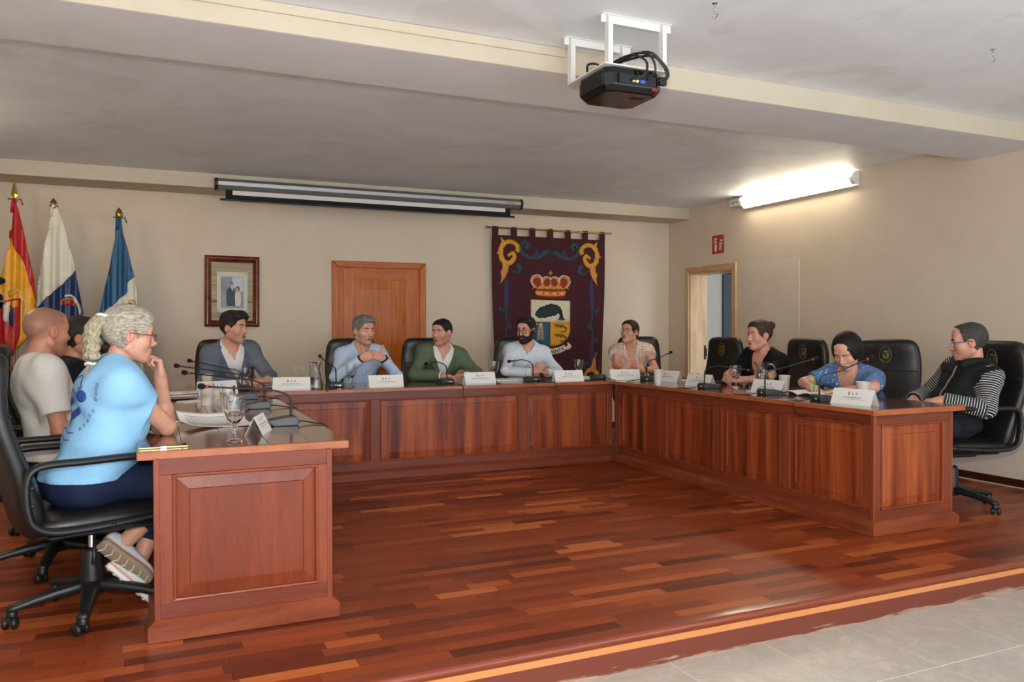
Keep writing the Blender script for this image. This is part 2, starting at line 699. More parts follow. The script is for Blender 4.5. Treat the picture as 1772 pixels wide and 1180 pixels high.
casing(0.072, -0.532, 0.532, 2.0, 0.03, M_pine, M_pineh, dr)
MB().box(-0.46, 0.46, -0.006, 0.02, 0, 1.93).build('stop_board', M_pine, dr)
leaf = MB().box(-0.41, -0.285, -0.016, 0.0, 0, 1.91).box(0.285, 0.41, -0.016, 0.0, 0, 1.91).build('door_stile', M_pine, dr, bevel=0.002)
MB().box(-0.285, 0.285, -0.016, 0, 1.80, 1.91).box(-0.285, 0.285, -0.016, 0, 0.72, 0.86).box(-0.285, 0.285, -0.016, 0, 0, 0.2).build('door_rail', M_pineh, dr, bevel=0.002)


def raised_panel(x0, x1, z0, z1, y0, depth, bev, mat, parent, name='panel', lip=0.0, lipmat=None):
    """face towards -y: an outer lip, a sloping border and a flat field"""
    m = MB()
    a = [(x0, y0, z0), (x1, y0, z0), (x1, y0, z1), (x0, y0, z1)]
    b = [(x0 + bev, y0 - depth, z0 + bev), (x1 - bev, y0 - depth, z0 + bev), (x1 - bev, y0 - depth, z1 - bev), (x0 + bev, y0 - depth, z1 - bev)]
    g = 0.004
    c = [(x0 + bev + g, y0 - depth + 0.004, z0 + bev + g), (x1 - bev - g, y0 - depth + 0.004, z0 + bev + g), (x1 - bev - g, y0 - depth + 0.004, z1 - bev - g), (x0 + bev + g, y0 - depth + 0.004, z1 - bev - g)]
    vs = a + b + c
    fs = []
    for o_ in (0, 4):
        for i in range(4):
            fs.append((o_ + i, o_ + (i + 1) % 4, o_ + 4 + (i + 1) % 4, o_ + 4 + i))
    fs.append((8, 9, 10, 11))
    m.add(vs, fs)
    return m


raised_panel(-0.285, 0.285, 0.86, 1.80, -0.008, 0.005, 0.10, None, None).build('door_panel', M_pine, dr)
raised_panel(-0.285, 0.285, 0.20, 0.72, -0.008, 0.005, 0.10, None, None).build('door_panel', M_pine, dr)

# ---- open doorway in the right wall (pale oak lining)
M_oak = wood('pale_oak', C(196, 156, 112), C(210, 172, 128), C(220, 186, 144), (6, 6, 0.7), 0.45, 0.1, 40, 3)
M_oakh = wood('pale_oak_head', C(190, 142, 96), C(204, 160, 112), C(214, 174, 128), (6, 0.7, 6), 0.45, 0.1, 40, 3)
d2 = struct('door_2', 'open doorway with pale oak frame in the right wall', (XW, 7.81, 0))
d2.rotation_euler = (0, 0, -PI / 2)
casing(0.075, -0.485, 0.485, 2.02, 0.022, M_oak, M_oakh, d2)
# in this rotated frame x runs towards -y of the room; the wall goes back along +y
MB().box(-0.41, -0.395, 0, WT, 0, DZ).build('jamb_lining', M_oak, d2)
MB().box(0.395, 0.41, 0, WT, 0, DZ).build('jamb_lining', M_oak, d2)
MB().box(-0.395, 0.395, 0, WT, DZ - 0.015, DZ).build('head_lining', M_oakh, d2)
MB().box(-0.394, -0.388, WT - 0.05, WT - 0.02, 0.86, 1.04).build('latch_plate', plain('blackened_brass', C(40, 32, 26), 0.4, 0.6), d2, bevel=0.002)
MB().tube([(-0.391, WT - 0.03, 0.90), (-0.37, WT - 0.03, 0.90), (-0.37, WT - 0.03, 1.0), (-0.391, WT - 0.03, 1.0)], 0.006, 6).build('latch_catch', MATS['blackened_brass'], d2)
# corridor behind
M_cor = wall_paint('blue_grey_corridor_paint', C(168, 162, 152), C(176, 170, 160), 2)
o = MB().box(XW + WT, XW + 1.75, YB - 0.06, YB, ZFL, ZC).build('wall_corridor_end', M_cor)
tag(o, 'blue grey end wall of the corridor', None, None, 'structure')
o = MB().box(XW + 1.75, XW + 1.9, 6.3, YB, ZFL, ZC).build('wall_corridor', M_cor)
tag(o, 'blue grey corridor wall seen through the doorway', None, None, 'structure')
o = MB().box(XW + WT, XW + 1.75, 6.3, YB - 0.06, -0.12, 0).build('floor_corridor', plain('corridor_floor', C(120, 100, 85), 0.5))
tag(o, 'plain corridor floor beyond the doorway', None, None, 'structure')
d3 = struct('door_3', 'dark blue grey door in the corridor seen through the doorway', (7.35, YB - 0.06, 0))
M_dk = plain('dark_blue_grey_laminate', C(62, 66, 78), 0.5)
MB().box(-0.41, 0.41, -0.045, 0, 0, 1.98).build('door_leaf', M_dk, d3, bevel=0.004)
MB().box(-0.41, 0.41, -0.045, 0, 1.99, 2.5).build('fanlight_panel', plain('darker_laminate', C(44, 46, 54), 0.5), d3, bevel=0.004)

# ---- strip lights
M_glow = plain('lit_diffuser', C(255, 248, 232), 0.3, emit=(1.0, 0.88, 0.66, 1), es=19, var=0.0)
M_clear = plain('frosted_end_plastic', C(232, 228, 218), 0.25)
M_white = plain('white_plastic', C(226, 222, 212), 0.4, var=0.02)


def strip_light(label, x, y0, y1, sgn):
    t = thing('strip_light', label, 'lamp', (x, (y0 + y1) / 2, 2.69), 0)
    L = (y1 - y0) / 2
    s = sgn
    sec = [(0, -0.065), (0.05, -0.068), (0.085, -0.04), (0.095, 0), (0.085, 0.04), (0.05, 0.066), (0, 0.066)]
    MB().prism([(s * (0.012 + u), w) for u, w in sec], -L + 0.05, L - 0.05, 'y').build('diffuser', M_glow, t, smooth=True, ang=50)
    for e in (-1, 1):
        MB().prism([(s * (0.012 + u * 0.98), w * 0.98) for u, w in sec], e * (L - 0.05), e * L, 'y').build('end_cap', M_clear, t, bevel=0.006)
    MB().box(min(0, s * 0.012), max(0, s * 0.012), -L + 0.02, L - 0.02, -0.07, 0.07).build('backing_tray', M_white, t)
    MB().box(min(0, s * 0.045), max(0, s * 0.045), -L + 0.01, L - 0.01, -0.080, -0.071).build('lower_rim', M_white, t, bevel=0.003)
    return t


t = strip_light('glowing fluorescent strip light high on the right wall', XW, 5.56, 7.19, -1)
t = strip_light('fluorescent strip light on the left wall, lighting the ceiling above the flags', XL, 5.4, 7.0, 1)
o = MB().box(XW - 0.05, XW, 7.2, 7.41, 2.655, 2.745).build('emergency_light_box', M_white, None, bevel=0.01, seg=3)
tag(o, 'small white emergency unit at end of strip light', 'sensor')
MB().box(XW - 0.052, XW - 0.049, 7.24, 7.36, 2.685, 2.72).build('lens_window', plain('grey_lens', C(170, 172, 168), 0.3), o)
MB().ball((XW - 0.053, 7.29, 2.69), 0.004).build('indicator', plain('green_led', C(60, 220, 140), 0.3, emit=(0.1, 1, 0.4, 1), es=2), o)

# ---------------------------------------------------------------- desks
DK, MD, LT = C(92, 40, 24), C(134, 62, 36), C(160, 82, 46)
M_wv = wood('mahogany_panel', C(92, 38, 18), C(138, 60, 30), C(174, 88, 44), (5.5, 5.5, 0.3), 0.4, 0.08, 26, 1.9, rnd=True)
M_wst = wood('mahogany_stile', C(118, 54, 32), C(132, 62, 37), C(144, 70, 42), (7, 7, 0.5), 0.38, 0.12, 30, 2)
M_wrx = wood('mahogany_rail_x', C(106, 48, 30), C(122, 56, 35), C(136, 66, 40), (0.5, 8, 8), 0.38, 0.12, 30, 2)
M_wry = wood('mahogany_rail_y', C(106, 48, 30), C(122, 56, 35), C(136, 66, 40), (8, 0.5, 8), 0.38, 0.12, 30, 2)
M_topx = wood('mahogany_top_x', C(98, 46, 32), C(116, 56, 38), C(130, 66, 45), (0.4, 6, 6), 0.14, 0.6, 30, 2, rnd=True)
M_topy = wood('mahogany_top_y', C(98, 46, 32), C(116, 56, 38), C(130, 66, 45), (6, 0.4, 6), 0.14, 0.6, 30, 2, rnd=True)
M_edge = wood('mahogany_edge', C(150, 78, 42), C(166, 90, 50), C(178, 102, 60), (3, 3, 8), 0.3, 0.3, 30, 2)
T = 0.76
TH = 0.030


def panelled_face(parent, length, panels, z0, z1, rail_mat, M, pmat=None):
    """front of a desk in a frame where x runs along the face and -y points out; M places it"""
    def put(mb, name, mat, bevel=0.0):
        mb.xf(M)
        return mb.build(name, mat, parent, bevel=bevel)
    put(MB().box(0, length, 0, 0.02, z1, T - TH), 'top_rail', rail_mat, 0.002)
    put(MB().box(0, length, 0, 0.02, 0.06, z0), 'bottom_rail', rail_mat, 0.002)
    edges = [0] + [v for p in panels for v in p] + [length]
    for i in range(0, len(edges), 2):
        if edges[i + 1] - edges[i] > 0.004:
            put(MB().box(edges[i], edges[i + 1], -0.002, 0.02, z0, z1), 'stile', M_wst, 0.002)
    for a, b in panels:
        p = put(raised_panel(a, b, z0, z1, 0.012, 0.009, 0.062, None, None), 'panel', pmat or M_wv)
        w = 0.011
        m = MB()
        for (x0, x1, c0, c1) in ((a, b, z1 - w, z1), (a, b, z0, z0 + w)):
            m.prism([(0.014, c0), (-0.008, c0), (-0.010, (c0 + c1) / 2), (-0.008, c1), (0.014, c1)], x0, x1, 'x')
        for (x0, x1) in ((a, a + w), (b - w, b)):
            m.prism([(x0, 0.014), (x0, -0.008), ((x0 + x1) / 2, -0.010), (x1, -0.008), (x1, 0.014)], z0, z1, 'z')
        m.xf(M)
        m.build('panel_moulding', M_wst, p)


def plinth(parent, x0, x1, y0, y1, M=None):
    m = MB().box(x0, x1, y0, y1, 0, 0.062)
    g = 0.03
    m.hexa([(x0, y0, 0.062), (x1, y0, 0.062), (x1, y1, 0.062), (x0, y1, 0.062), (x0 + g, y0 + g, 0.085), (x1 - g, y0 + g, 0.085), (x1 - g, y1 - g, 0.085), (x0 + g, y1 - g, 0.085)])
    return m.build('plinth', wood('plinth_wood', C(112, 50, 26), C(130, 61, 33), C(148, 75, 43), (1.2, 2.4, 9), 0.36, 0.15, 26, 1.6), parent, bevel=0.004)


Mf = lambda x, y, rz: Matrix.Translation((x, y, 0)) @ Matrix.Rotation(rz, 4, 'Z')
PZ0, PZ1 = 0.15, 0.665

# left desk ------------------------------------------------------
ld = thing('council_desk', 'left mahogany council desk, nearest the camera, where the woman in light blue sits', 'desk')
BX0, BX1, BY0 = -0.022, 0.682, 3.475
plinth(ld, -0.052, 0.712, 3.44, 6.435)
panelled_face(ld, BX1 - BX0, [(0.067, 0.648)], PZ0, PZ1, M_wrx, Mf(BX0, BY0, 0), wood('mahogany_panel_even', C(104, 43, 21), C(122, 52, 26), C(136, 61, 31), (5, 5, 0.5), 0.36, 0.12, 24, 1.5))
ys = [(0.06, 0.78), (0.86, 1.58), (1.66, 2.38), (2.46, 2.90)]
panelled_face(ld, 2.955, ys, PZ0, PZ1, M_wry, Mf(BX1, BY0, PI / 2))
MB().box(BX0, BX0 + 0.02, BY0 + 0.0, 3.53, 0.06, T - TH).build('side_board', M_wst, ld, bevel=0.003)
for a, b in ((BX1 - 0.02, BX1 + 0.004), (BX0 - 0.004, BX0 + 0.02)):
    MB().box(a, b, BY0 - 0.004, BY0 + 0.02, 0.06, T - TH).build('corner_post', M_wst, ld, bevel=0.003)
# table top: five planks and a solid lip
xs = [-0.086, 0.085, 0.26, 0.43, 0.60, 0.763]
for a, b in zip(xs, xs[1:]):
    MB().box(a + 0.0006, b - 0.0006, 3.512, 6.44, T - TH, T).build('top_plank', M_topy, ld, bevel=0.0012, seg=1)
MB().box(-0.086, 0.763, 3.485, 3.5115, T - TH - 0.004, T).build('top_lip', M_edge, ld, bevel=0.003)

# back desk ------------------------------------------------------
bd = thing('council_desk', 'long mahogany council desk along the back, below the tapestry', 'desk')
BBY = 6.475
MB().box(0.712, 3.90, 6.44, 6.50, 0, 0.062).build('plinth', M_wrx, bd, bevel=0.004)
MB().hexa([(0.712, 6.44, 0.062), (3.9, 6.44, 0.062), (3.9, 6.5, 0.062), (0.712, 6.5, 0.062), (0.712, 6.47, 0.085), (3.9, 6.47, 0.085), (3.9, 6.5, 0.085), (0.712, 6.5, 0.085)]).build('plinth_moulding', M_wrx, bd)
x0 = 0.69
panelled_face(bd, 3.925 - x0, [(0.80 - x0, 1.605 - x0), (1.68 - x0, 2.955 - x0), (3.035 - x0, 3.875 - x0)], PZ0, PZ1, M_wrx, Mf(x0, BBY, 0))
ysb = [6.44, 6.64, 6.84, 7.04, 7.25]
for a, b in zip(ysb, ysb[1:]):
    MB().box(-0.086, 4.695, a + (0.0276 if a == 6.44 else 0.0006), b - 0.0006, T - TH, T).build('top_plank', M_topx, bd, bevel=0.0012, seg=1)
MB().box(0.763, 3.892, 6.44, 6.467, T - TH, T).build('top_lip', M_edge, bd, bevel=0.003)
MB().box(-0.02, 0.0, 6.5, 7.2, 0.06, T - TH).build('side_board', M_wst, bd, bevel=0.003)
MB().box(4.6, 4.62, 6.5, 7.2, 0.06, T - TH).build('side_board', M_wst, bd, bevel=0.003)

# right desk -----------------------------------------------------
rd = thing('council_desk', 'right mahogany council desk ending beside the man in the black vest', 'desk')
RX0, RX1, RY0 = 3.93, 4.615, 3.465
plinth(rd, 3.897, 4.645, 3.43, 6.435)
panelled_face(rd, RX1 - RX0, [(0.058, 0.60)], PZ0, PZ1, M_wrx, Mf(RX0, RY0, 0))
f = lambda y: 6.435 - y
panelled_face(rd, 6.435 - RY0, [(f(6.36), f(5.69)), (f(5.60), f(4.965)), (f(4.88), f(4.245)), (f(4.17), f(3.545))], PZ0, PZ1, M_wry, Mf(RX0, 6.435, -PI / 2))
MB().box(RX1 - 0.02, RX1 + 0.004, RY0, 3.52, 0.06, T - TH).build('side_board', M_wst, rd, bevel=0.003)
MB().box(RX1 - 0.02, RX1, 6.3, 6.435, 0.06, T - TH).build('side_board', M_wst, rd, bevel=0.003)
for a, b in ((RX0 - 0.004, RX0 + 0.022), (RX1 - 0.02, RX1 + 0.006)):
    MB().box(a, b, RY0 - 0.004, RY0 + 0.022, 0.06, T - TH).build('corner_post', M_wst, rd, bevel=0.003)
MB().box(RX0 - 0.004, RX0 + 0.03, 6.40, 6.436, 0.06, T - TH).build('corner_post', M_wst, rd, bevel=0.003)
xs = [3.89, 4.08, 4.27, 4.48, 4.695]
for i, (a, b) in enumerate(zip(xs, xs[1:])):
    MB().box(a + (0.0276 if i == 0 else 0.0006), b - 0.0006, 3.457, 6.44, T - TH, T).build('top_plank', M_topy, rd, bevel=0.0012, seg=1)
MB().box(3.89, 4.695, 3.43, 3.4565, T - TH - 0.004, T).build('top_lip', M_edge, rd, bevel=0.003)
MB().box(3.89, 3.917, 3.4565, 6.44, T - TH, T).build('top_lip', M_edge, rd, bevel=0.003)

# ---------------------------------------------------------------- office chairs
def leather(name, col, rough):
    k = NT(name)
    v = k.vec((1, 1, 1), True)
    n1 = k.noise(v, 14, 3)
    k.l(k.ramp(n1, [(0.3, mix2(col, 0.8)), (0.7, mix2(col, 1.25))]), k.b.inputs['Base Color'])
    k.b.inputs['Roughness'].default_value = rough
    h1 = k.noise(v, 240, 2)
    h2 = k.noise(v, 9, 3, 0.5, 0.8)
    ad = k.n('ShaderNodeMath', operation='MULTIPLY_ADD', i1=3.0)
    k.l(h2, ad.inputs[0])
    k.l(h1, ad.inputs[2])
    k.bump(ad.outputs[0], 0.12, 0.004)
    return k.m


M_lea = leather('black_leather', C(26, 24, 23), 0.36)
M_pla = plain('black_plastic', C(24, 24, 25), 0.42, var=0.15, scale=60, bump=0.1)
M_chr = plain('chrome', C(190, 190, 190), 0.15, 1.0)
M_gold = plain('dull_gold', C(128, 112, 62), 0.45, 0.4)
M_green = plain('emblem_green', C(34, 46, 36), 0.5)


def loft(rows, n=24, p=2.6):
    """rows: (center, half width, half thickness, axis of width, axis of thickness)"""
    m = MB()
    vs, fs = [], []
    for c, hw, ht, ax, ay in rows:
        for k in range(n):
            a = 2 * PI * k / n
            ca, sa = math.cos(a), math.sin(a)
            u = math.copysign(abs(ca) ** (2 / p), ca) * hw
            w = math.copysign(abs(sa) ** (2 / p), sa) * ht
            vs.append(tuple(Vector(c) + Vector(ax) * u + Vector(ay) * w))
    for i in range(len(rows) - 1):
        for k in range(n):
            fs.append((i * n + k, i * n + (k + 1) % n, (i + 1) * n + (k + 1) % n, (i + 1) * n + k))
    fs.append(tuple(range(n - 1, -1, -1)))
    fs.append(tuple((len(rows) - 1) * n + k for k in range(n)))
    return m.add(vs, fs)


def back_center(z):
    """local y of the middle of the backrest at height z"""
    t = (z - 0.42) / 0.74
    return -0.245 - 0.12 * t - 0.035 * math.sin(t * PI) + 0.02 * math.sin(t * 2 * PI)


def make_chair(label, group=None):
    t = thing('office_chair', label, 'chair', (0, 0, 0), 0, group)
    # five-star base
    for i in range(5):
        a = math.radians(90 + 36 + 72 * i)
        d = Vector((math.cos(a), math.sin(a), 0))
        s = Vector((-d.y, d.x, 0))
        rows = []
        for r, hw, ht, z in ((0.0, 0.035, 0.026, 0.118), (0.06, 0.036, 0.026, 0.122), (0.14, 0.030, 0.022, 0.112), (0.22, 0.026, 0.019, 0.098), (0.29, 0.024, 0.017, 0.083), (0.315, 0.024, 0.015, 0.079), (0.325, 0.012, 0.008, 0.078)):
            rows.append((d * r + Vector((0, 0, z)), hw, ht, s, Vector((0, 0, 1))))
        arm = loft(rows, 12, 3).build('base_arm', M_pla, t, smooth=True)
        c = d * 0.305
        b = a + 0.9 * (1 if i % 2 else -1) + i
        f = Vector((math.cos(b), math.sin(b), 0))
        g = Vector((-f.y, f.x, 0))
        w0 = c + f * 0.018
        m = MB().lathe([(0.011, 0.045), (0.021, 0.05), (0.021, 0.075), (0.015, 0.082)], 12, (c.x, c.y, 0))
        cs = m.build('castor', M_pla, arm, smooth=True, ang=50)
        for e in (-1, 1):
            q = w0 + g * (e * 0.018)
            mm = MB()
            prof = [(0.012, -0.011), (0.0235, -0.009), (0.0255, -0.003), (0.0255, 0.004), (0.022, 0.009), (0.008, 0.011)]
            mm.lathe(prof if e > 0 else [(r, -h) for r, h in prof][::-1], 16)
            mm.xf(Matrix.Translation((q.x, q.y, 0.0255)) @ Matrix((tuple((f.x, 0, g.x, 0)), (f.y, 0, g.y, 0), (0, 1, 0, 0), (0, 0, 0, 1))))
            if e < 0:
                wheel = mm
            else:
                wheel.add(mm.v, mm.f)
        wheel.add(*_bx(w0, g, 0.012))
        m2 = wheel.mesh('castor')
        cs.data = _join(cs.data, m2)
        cs.data.materials.append(M_pla)
        shade(cs, 50)
    MB().lathe([(0.046, 0.085), (0.05, 0.10), (0.047, 0.15), (0.043, 0.27), (0.038, 0.285), (0.030, 0.29)], 20).build('column_sleeve', M_pla, t, smooth=True, ang=50)
    MB().lathe([(0.02, 0.28), (0.014, 0.29), (0.014, 0.36)], 14).build('gas_lift', M_chr, t, smooth=True, ang=50)
    MB().box(-0.08, 0.08, -0.14, 0.11, 0.355, 0.40).build('tilt_mechanism', M_pla, t, bevel=0.012)
    MB().lathe([(0.026, 0.0), (0.03, 0.004), (0.03, 0.06), (0.026, 0.066)], 16, (0.0, 0.0, 0.0)).xf(Matrix.Translation((-0.05, 0.10, 0.345)) @ Matrix.Rotation(0.5, 4, 'X') @ Matrix.Rotation(PI, 4, 'X')).build('tension_knob', M_pla, t, smooth=True, ang=50)
    MB().tube([(0.08, 0.0, 0.375), (0.15, -0.02, 0.37), (0.19, -0.03, 0.33), (0.215, -0.035, 0.265)], [0.005, 0.006, 0.008, 0.012], 8).build('height_lever', M_pla, t, smooth=True)
    # seat
    X, Y, Z = Vector((1, 0, 0)), Vector((0, 1, 0)), Vector((0, 0, 1))
    rows = []
    for y, hw, ht, z in ((-0.255, 0.19, 0.015, 0.438), (-0.25, 0.215, 0.035, 0.440), (-0.22, 0.235, 0.046, 0.443), (-0.1, 0.25, 0.052, 0.443), (0.08, 0.255, 0.056, 0.446), (0.2, 0.25, 0.056, 0.447), (0.255, 0.242, 0.048, 0.443), (0.285, 0.225, 0.032, 0.434), (0.295, 0.20, 0.012, 0.428)):
        rows.append((Vector((0, y, z)), hw, ht, X, Z))
    MB().box(-0.21, 0.21, -0.2, 0.22, 0.392, 0.402).build('seat_pan', M_pla, t, bevel=0.004)
    loft(rows, 28, 3.2).build('seat', M_lea, t, smooth=True)
    # backrest: curved, padded, with a rounded top
    rows = []
    zs = [0.40, 0.405, 0.42, 0.46, 0.54, 0.64, 0.74, 0.84, 0.92, 1.00, 1.06, 1.10, 1.13, 1.148, 1.158, 1.162]
    hw = [0.16, 0.20, 0.222, 0.238, 0.25, 0.258, 0.262, 0.264, 0.262, 0.256, 0.248, 0.238, 0.222, 0.20, 0.17, 0.12]
    ht = [0.012, 0.03, 0.045, 0.056, 0.058, 0.052, 0.046, 0.044, 0.046, 0.05, 0.053, 0.052, 0.047, 0.038, 0.024, 0.006]
    for z, a, b in zip(zs, hw, ht):
        y = back_center(z)
        dy = (back_center(z + 0.02) - back_center(z - 0.02)) / 0.04
        ay = Vector((0, 1, -dy)).normalized()
        rows.append((Vector((0, y, z)), a, b, X, ay))
    loft(rows, 32, 3.4).build('backrest', M_lea, t, smooth=True)
    # piping seam across the front of the headrest
    for zz in (0.905,):
        pth = [(x, back_center(zz) + 0.046 - 0.014 * (abs(x) / 0.26) ** 6, zz) for x in [i * 0.04 - 0.24 for i in range(13)]]
        MB().tube(pth, 0.004, 6).build('seam', M_lea, t, smooth=True)
    # armrests: flat black loops
    for e in (-1, 1):
        xx = e * 0.285
        P = [(xx, 0.25, 0.458), (xx, 0.12, 0.446), (xx, -0.08, 0.435), (xx, -0.20, 0.440), (xx, -0.265, 0.475), (xx, -0.285, 0.54), (xx, -0.29, 0.62), (xx, -0.275, 0.685), (xx, -0.22, 0.71), (xx, -0.08, 0.712), (xx, 0.12, 0.716), (xx, 0.24, 0.712), (xx, 0.268, 0.70)]
        P = smooth_path(P, 4)
        ar = MB().tube(P, [0.026] * (len(P) - 1) + [0.014], 10, sx=0.62, up=(0, 0, 1)).build('armrest', M_pla, t, smooth=True)
        for (yy, zz) in ((-0.27, 0.56), (-0.272, 0.63), (0.02, 0.44), (0.2, 0.455)):
            MB().lathe([(0.009, 0), (0.008, 0.006), (0.003, 0.008)], 10, axis='x').xf(Matrix.Translation((xx + e * 0.024, yy, zz)) @ (Matrix.Identity(4) if e > 0 else Matrix.Rotation(PI, 4, 'Z'))).build('bolt', M_pla, ar, smooth=True)
    # oval emblem with crown and shield
    z0 = 1.035
    dy = (back_center(z0 + 0.02) - back_center(z0 - 0.02)) / 0.04
    nrm = Vector((0, 1, -dy)).normalized()
    upv = Vector((0, dy, 1)).normalized()
    o = Vector((0, back_center(z0), z0)) + nrm * 0.0535
    fn = lambda h: (lambda u, w: o + nrm * h + X * u + upv * w)
    em = patch('emblem', arc(0, 0, 0.046, 0.066, 0, 345, 23), 0.2, fn(0), M_green, t, 0.004)
    MB().tube([fn(0.002)(0.046 * math.cos(i * PI / 16), 0.066 * math.sin(i * PI / 16)) for i in range(33)], 0.0028, 6).build('emblem_rim', M_gold, em, smooth=True)
    patch('emblem_crown', [(-0.022, 0.018), (0.022, 0.018), (0.028, 0.036), (0.014, 0.030), (0.008, 0.044), (0, 0.034), (-0.008, 0.044), (-0.014, 0.030), (-0.028, 0.036)], 0.2, fn(0.002), M_gold, em, 0.003)
    patch('emblem_shield', arc(0, -0.012, 0.024, 0.026, -180, 0, 10) + [(0.024, 0.008), (0.01, 0.008), (0.012, -0.012), (-0.012, -0.012), (-0.01, 0.008), (-0.024, 0.008)], 0.2, fn(0.002), M_gold, em, 0.003)
    patch('emblem_bar', ribbon(arc(0, -0.01, 0.036, 0.044, 215, 325, 8), 0.006), 0.2, fn(0.002), M_gold, em, 0.003)
    return t


def _bx(w0, g, r):
    p = []
    for z in (0.03, 0.052):
        for a, b in ((-1, -1), (1, -1), (1, 1), (-1, 1)):
            q = w0 + g * (a * 0.008) + Vector((-g.y, g.x, 0)) * (b * 0.02)
            p.append((q.x, q.y, z))
    return p, [(3, 2, 1, 0), (4, 5, 6, 7), (0, 1, 5, 4), (1, 2, 6, 5), (2, 3, 7, 6), (3, 0, 4, 7)]


def _join(a, b):
    bm = bmesh.new()
    bm.from_mesh(a)
    bm.from_mesh(b)
    bm.to_mesh(a)
    bm.free()
    return a


def face_rot(dx, dy):
    """z rotation that turns local +y towards (dx, dy)"""
    return math.atan2(dy, dx) - PI / 2


CHAIRS = [
    (-0.28, 3.96, 0.96, 0.27, 'large black leather office chair in the left foreground, under the woman in light blue', 4),
    (-0.50, 4.80, 0.97, 0.2, 'black leather office chair under the bald man in the pale T-shirt', 0),
    (-0.50, 5.66, 1.0, 0.1, 'black leather office chair under the dark-shirted man on the left', 1),
    (-0.31, 6.76, 0.62, -0.78, 'empty black office chair showing its emblem behind the left-hand sitters', 2),
    (0.58, 7.52, 0.05, -1, 'black leather office chair behind the man in the grey blazer', 0),
    (1.74, 7.52, -0.05, -1, 'black leather office chair in front of the orange door', 3),
    (2.50, 7.54, -0.12, -1, 'black leather office chair behind the man in the green blazer', 2),
    (3.47, 7.54, -0.3, -0.95, 'black leather office chair in front of the tapestry, under the bearded man', 1),
    (4.97, 7.54, -0.42, -0.9, 'black leather office chair behind the woman in the patterned blouse', 4),
    (5.10, 6.72, -1, -0.05, 'empty black office chair in front of the open doorway', 3),
    (5.12, 5.62, -1, 0.05, 'black office chair behind the woman in black, between doorway and writing woman', 2),
    (5.16, 4.56, -0.9, -0.42, 'black office chair with full-face emblem behind the woman writing', 0),
    (5.07, 3.81, -0.97, 0.22, 'black office chair at far right, under the man in the vest', 1),
]
chair0 = make_chair('x', 'black leather office chairs round the council desks')
for i, (x, y, dx, dy, lab, rot) in enumerate(CHAIRS):
    c = chair0 if i == 0 else copy_tree(chair0)
    c.location = (x, y, 0)
    c.rotation_euler = (0, 0, face_rot(dx, dy))
    c['label'] = lab

# ---------------------------------------------------------------- things on the desks
def glass_mat(name, col=(1, 1, 1, 1), rough=0.0, ior=1.45):
    k = NT(name)
    n1 = k.noise(k.vec((1, 1, 1), True), 6)
    k.l(k.ramp(n1, [(0.3, mix2(col, 0.985)), (0.7, col)]), k.b.inputs['Base Color'])
    k.b.inputs['Roughness'].default_value = rough
    k.b.inputs['Transmission Weight'].default_value = 1.0
    k.b.inputs['IOR'].default_value = ior
    return k.m


M_glass = glass_mat('clear_glass', (0.96, 0.97, 0.97, 1))
M_water = glass_mat('still_water', (0.97, 0.98, 0.98, 1), 0.0, 1.33)
M_paper = plain('white_paper', C(232, 228, 220), 0.6, var=0.02)
M_cup = plain('ivory_paper_cup', C(230, 220, 200), 0.5, var=0.02)
M_ink = plain('dark_print', C(96, 92, 92), 0.6)
M_inkl = plain('grey_print', C(160, 158, 158), 0.6)
M_red = plain('red_print', C(196, 60, 48), 0.6)
M_sky = plain('pale_blue_print', C(150, 176, 200), 0.6)
M_mic = plain('mic_grey_plastic', C(58, 60, 63), 0.4, var=0.1, scale=80)
M_mick = plain('mic_black_plastic', C(18, 18, 19), 0.45, var=0.1)
M_foam = plain('black_foam', C(12, 12, 13), 0.95, var=0.3, scale=300, bump=0.6)
M_ring = plain('red_mic_ring', C(190, 60, 66), 0.4)
M_led = plain('status_led', C(120, 200, 60), 0.3, emit=(0.5, 1, 0.1, 1), es=0.5)


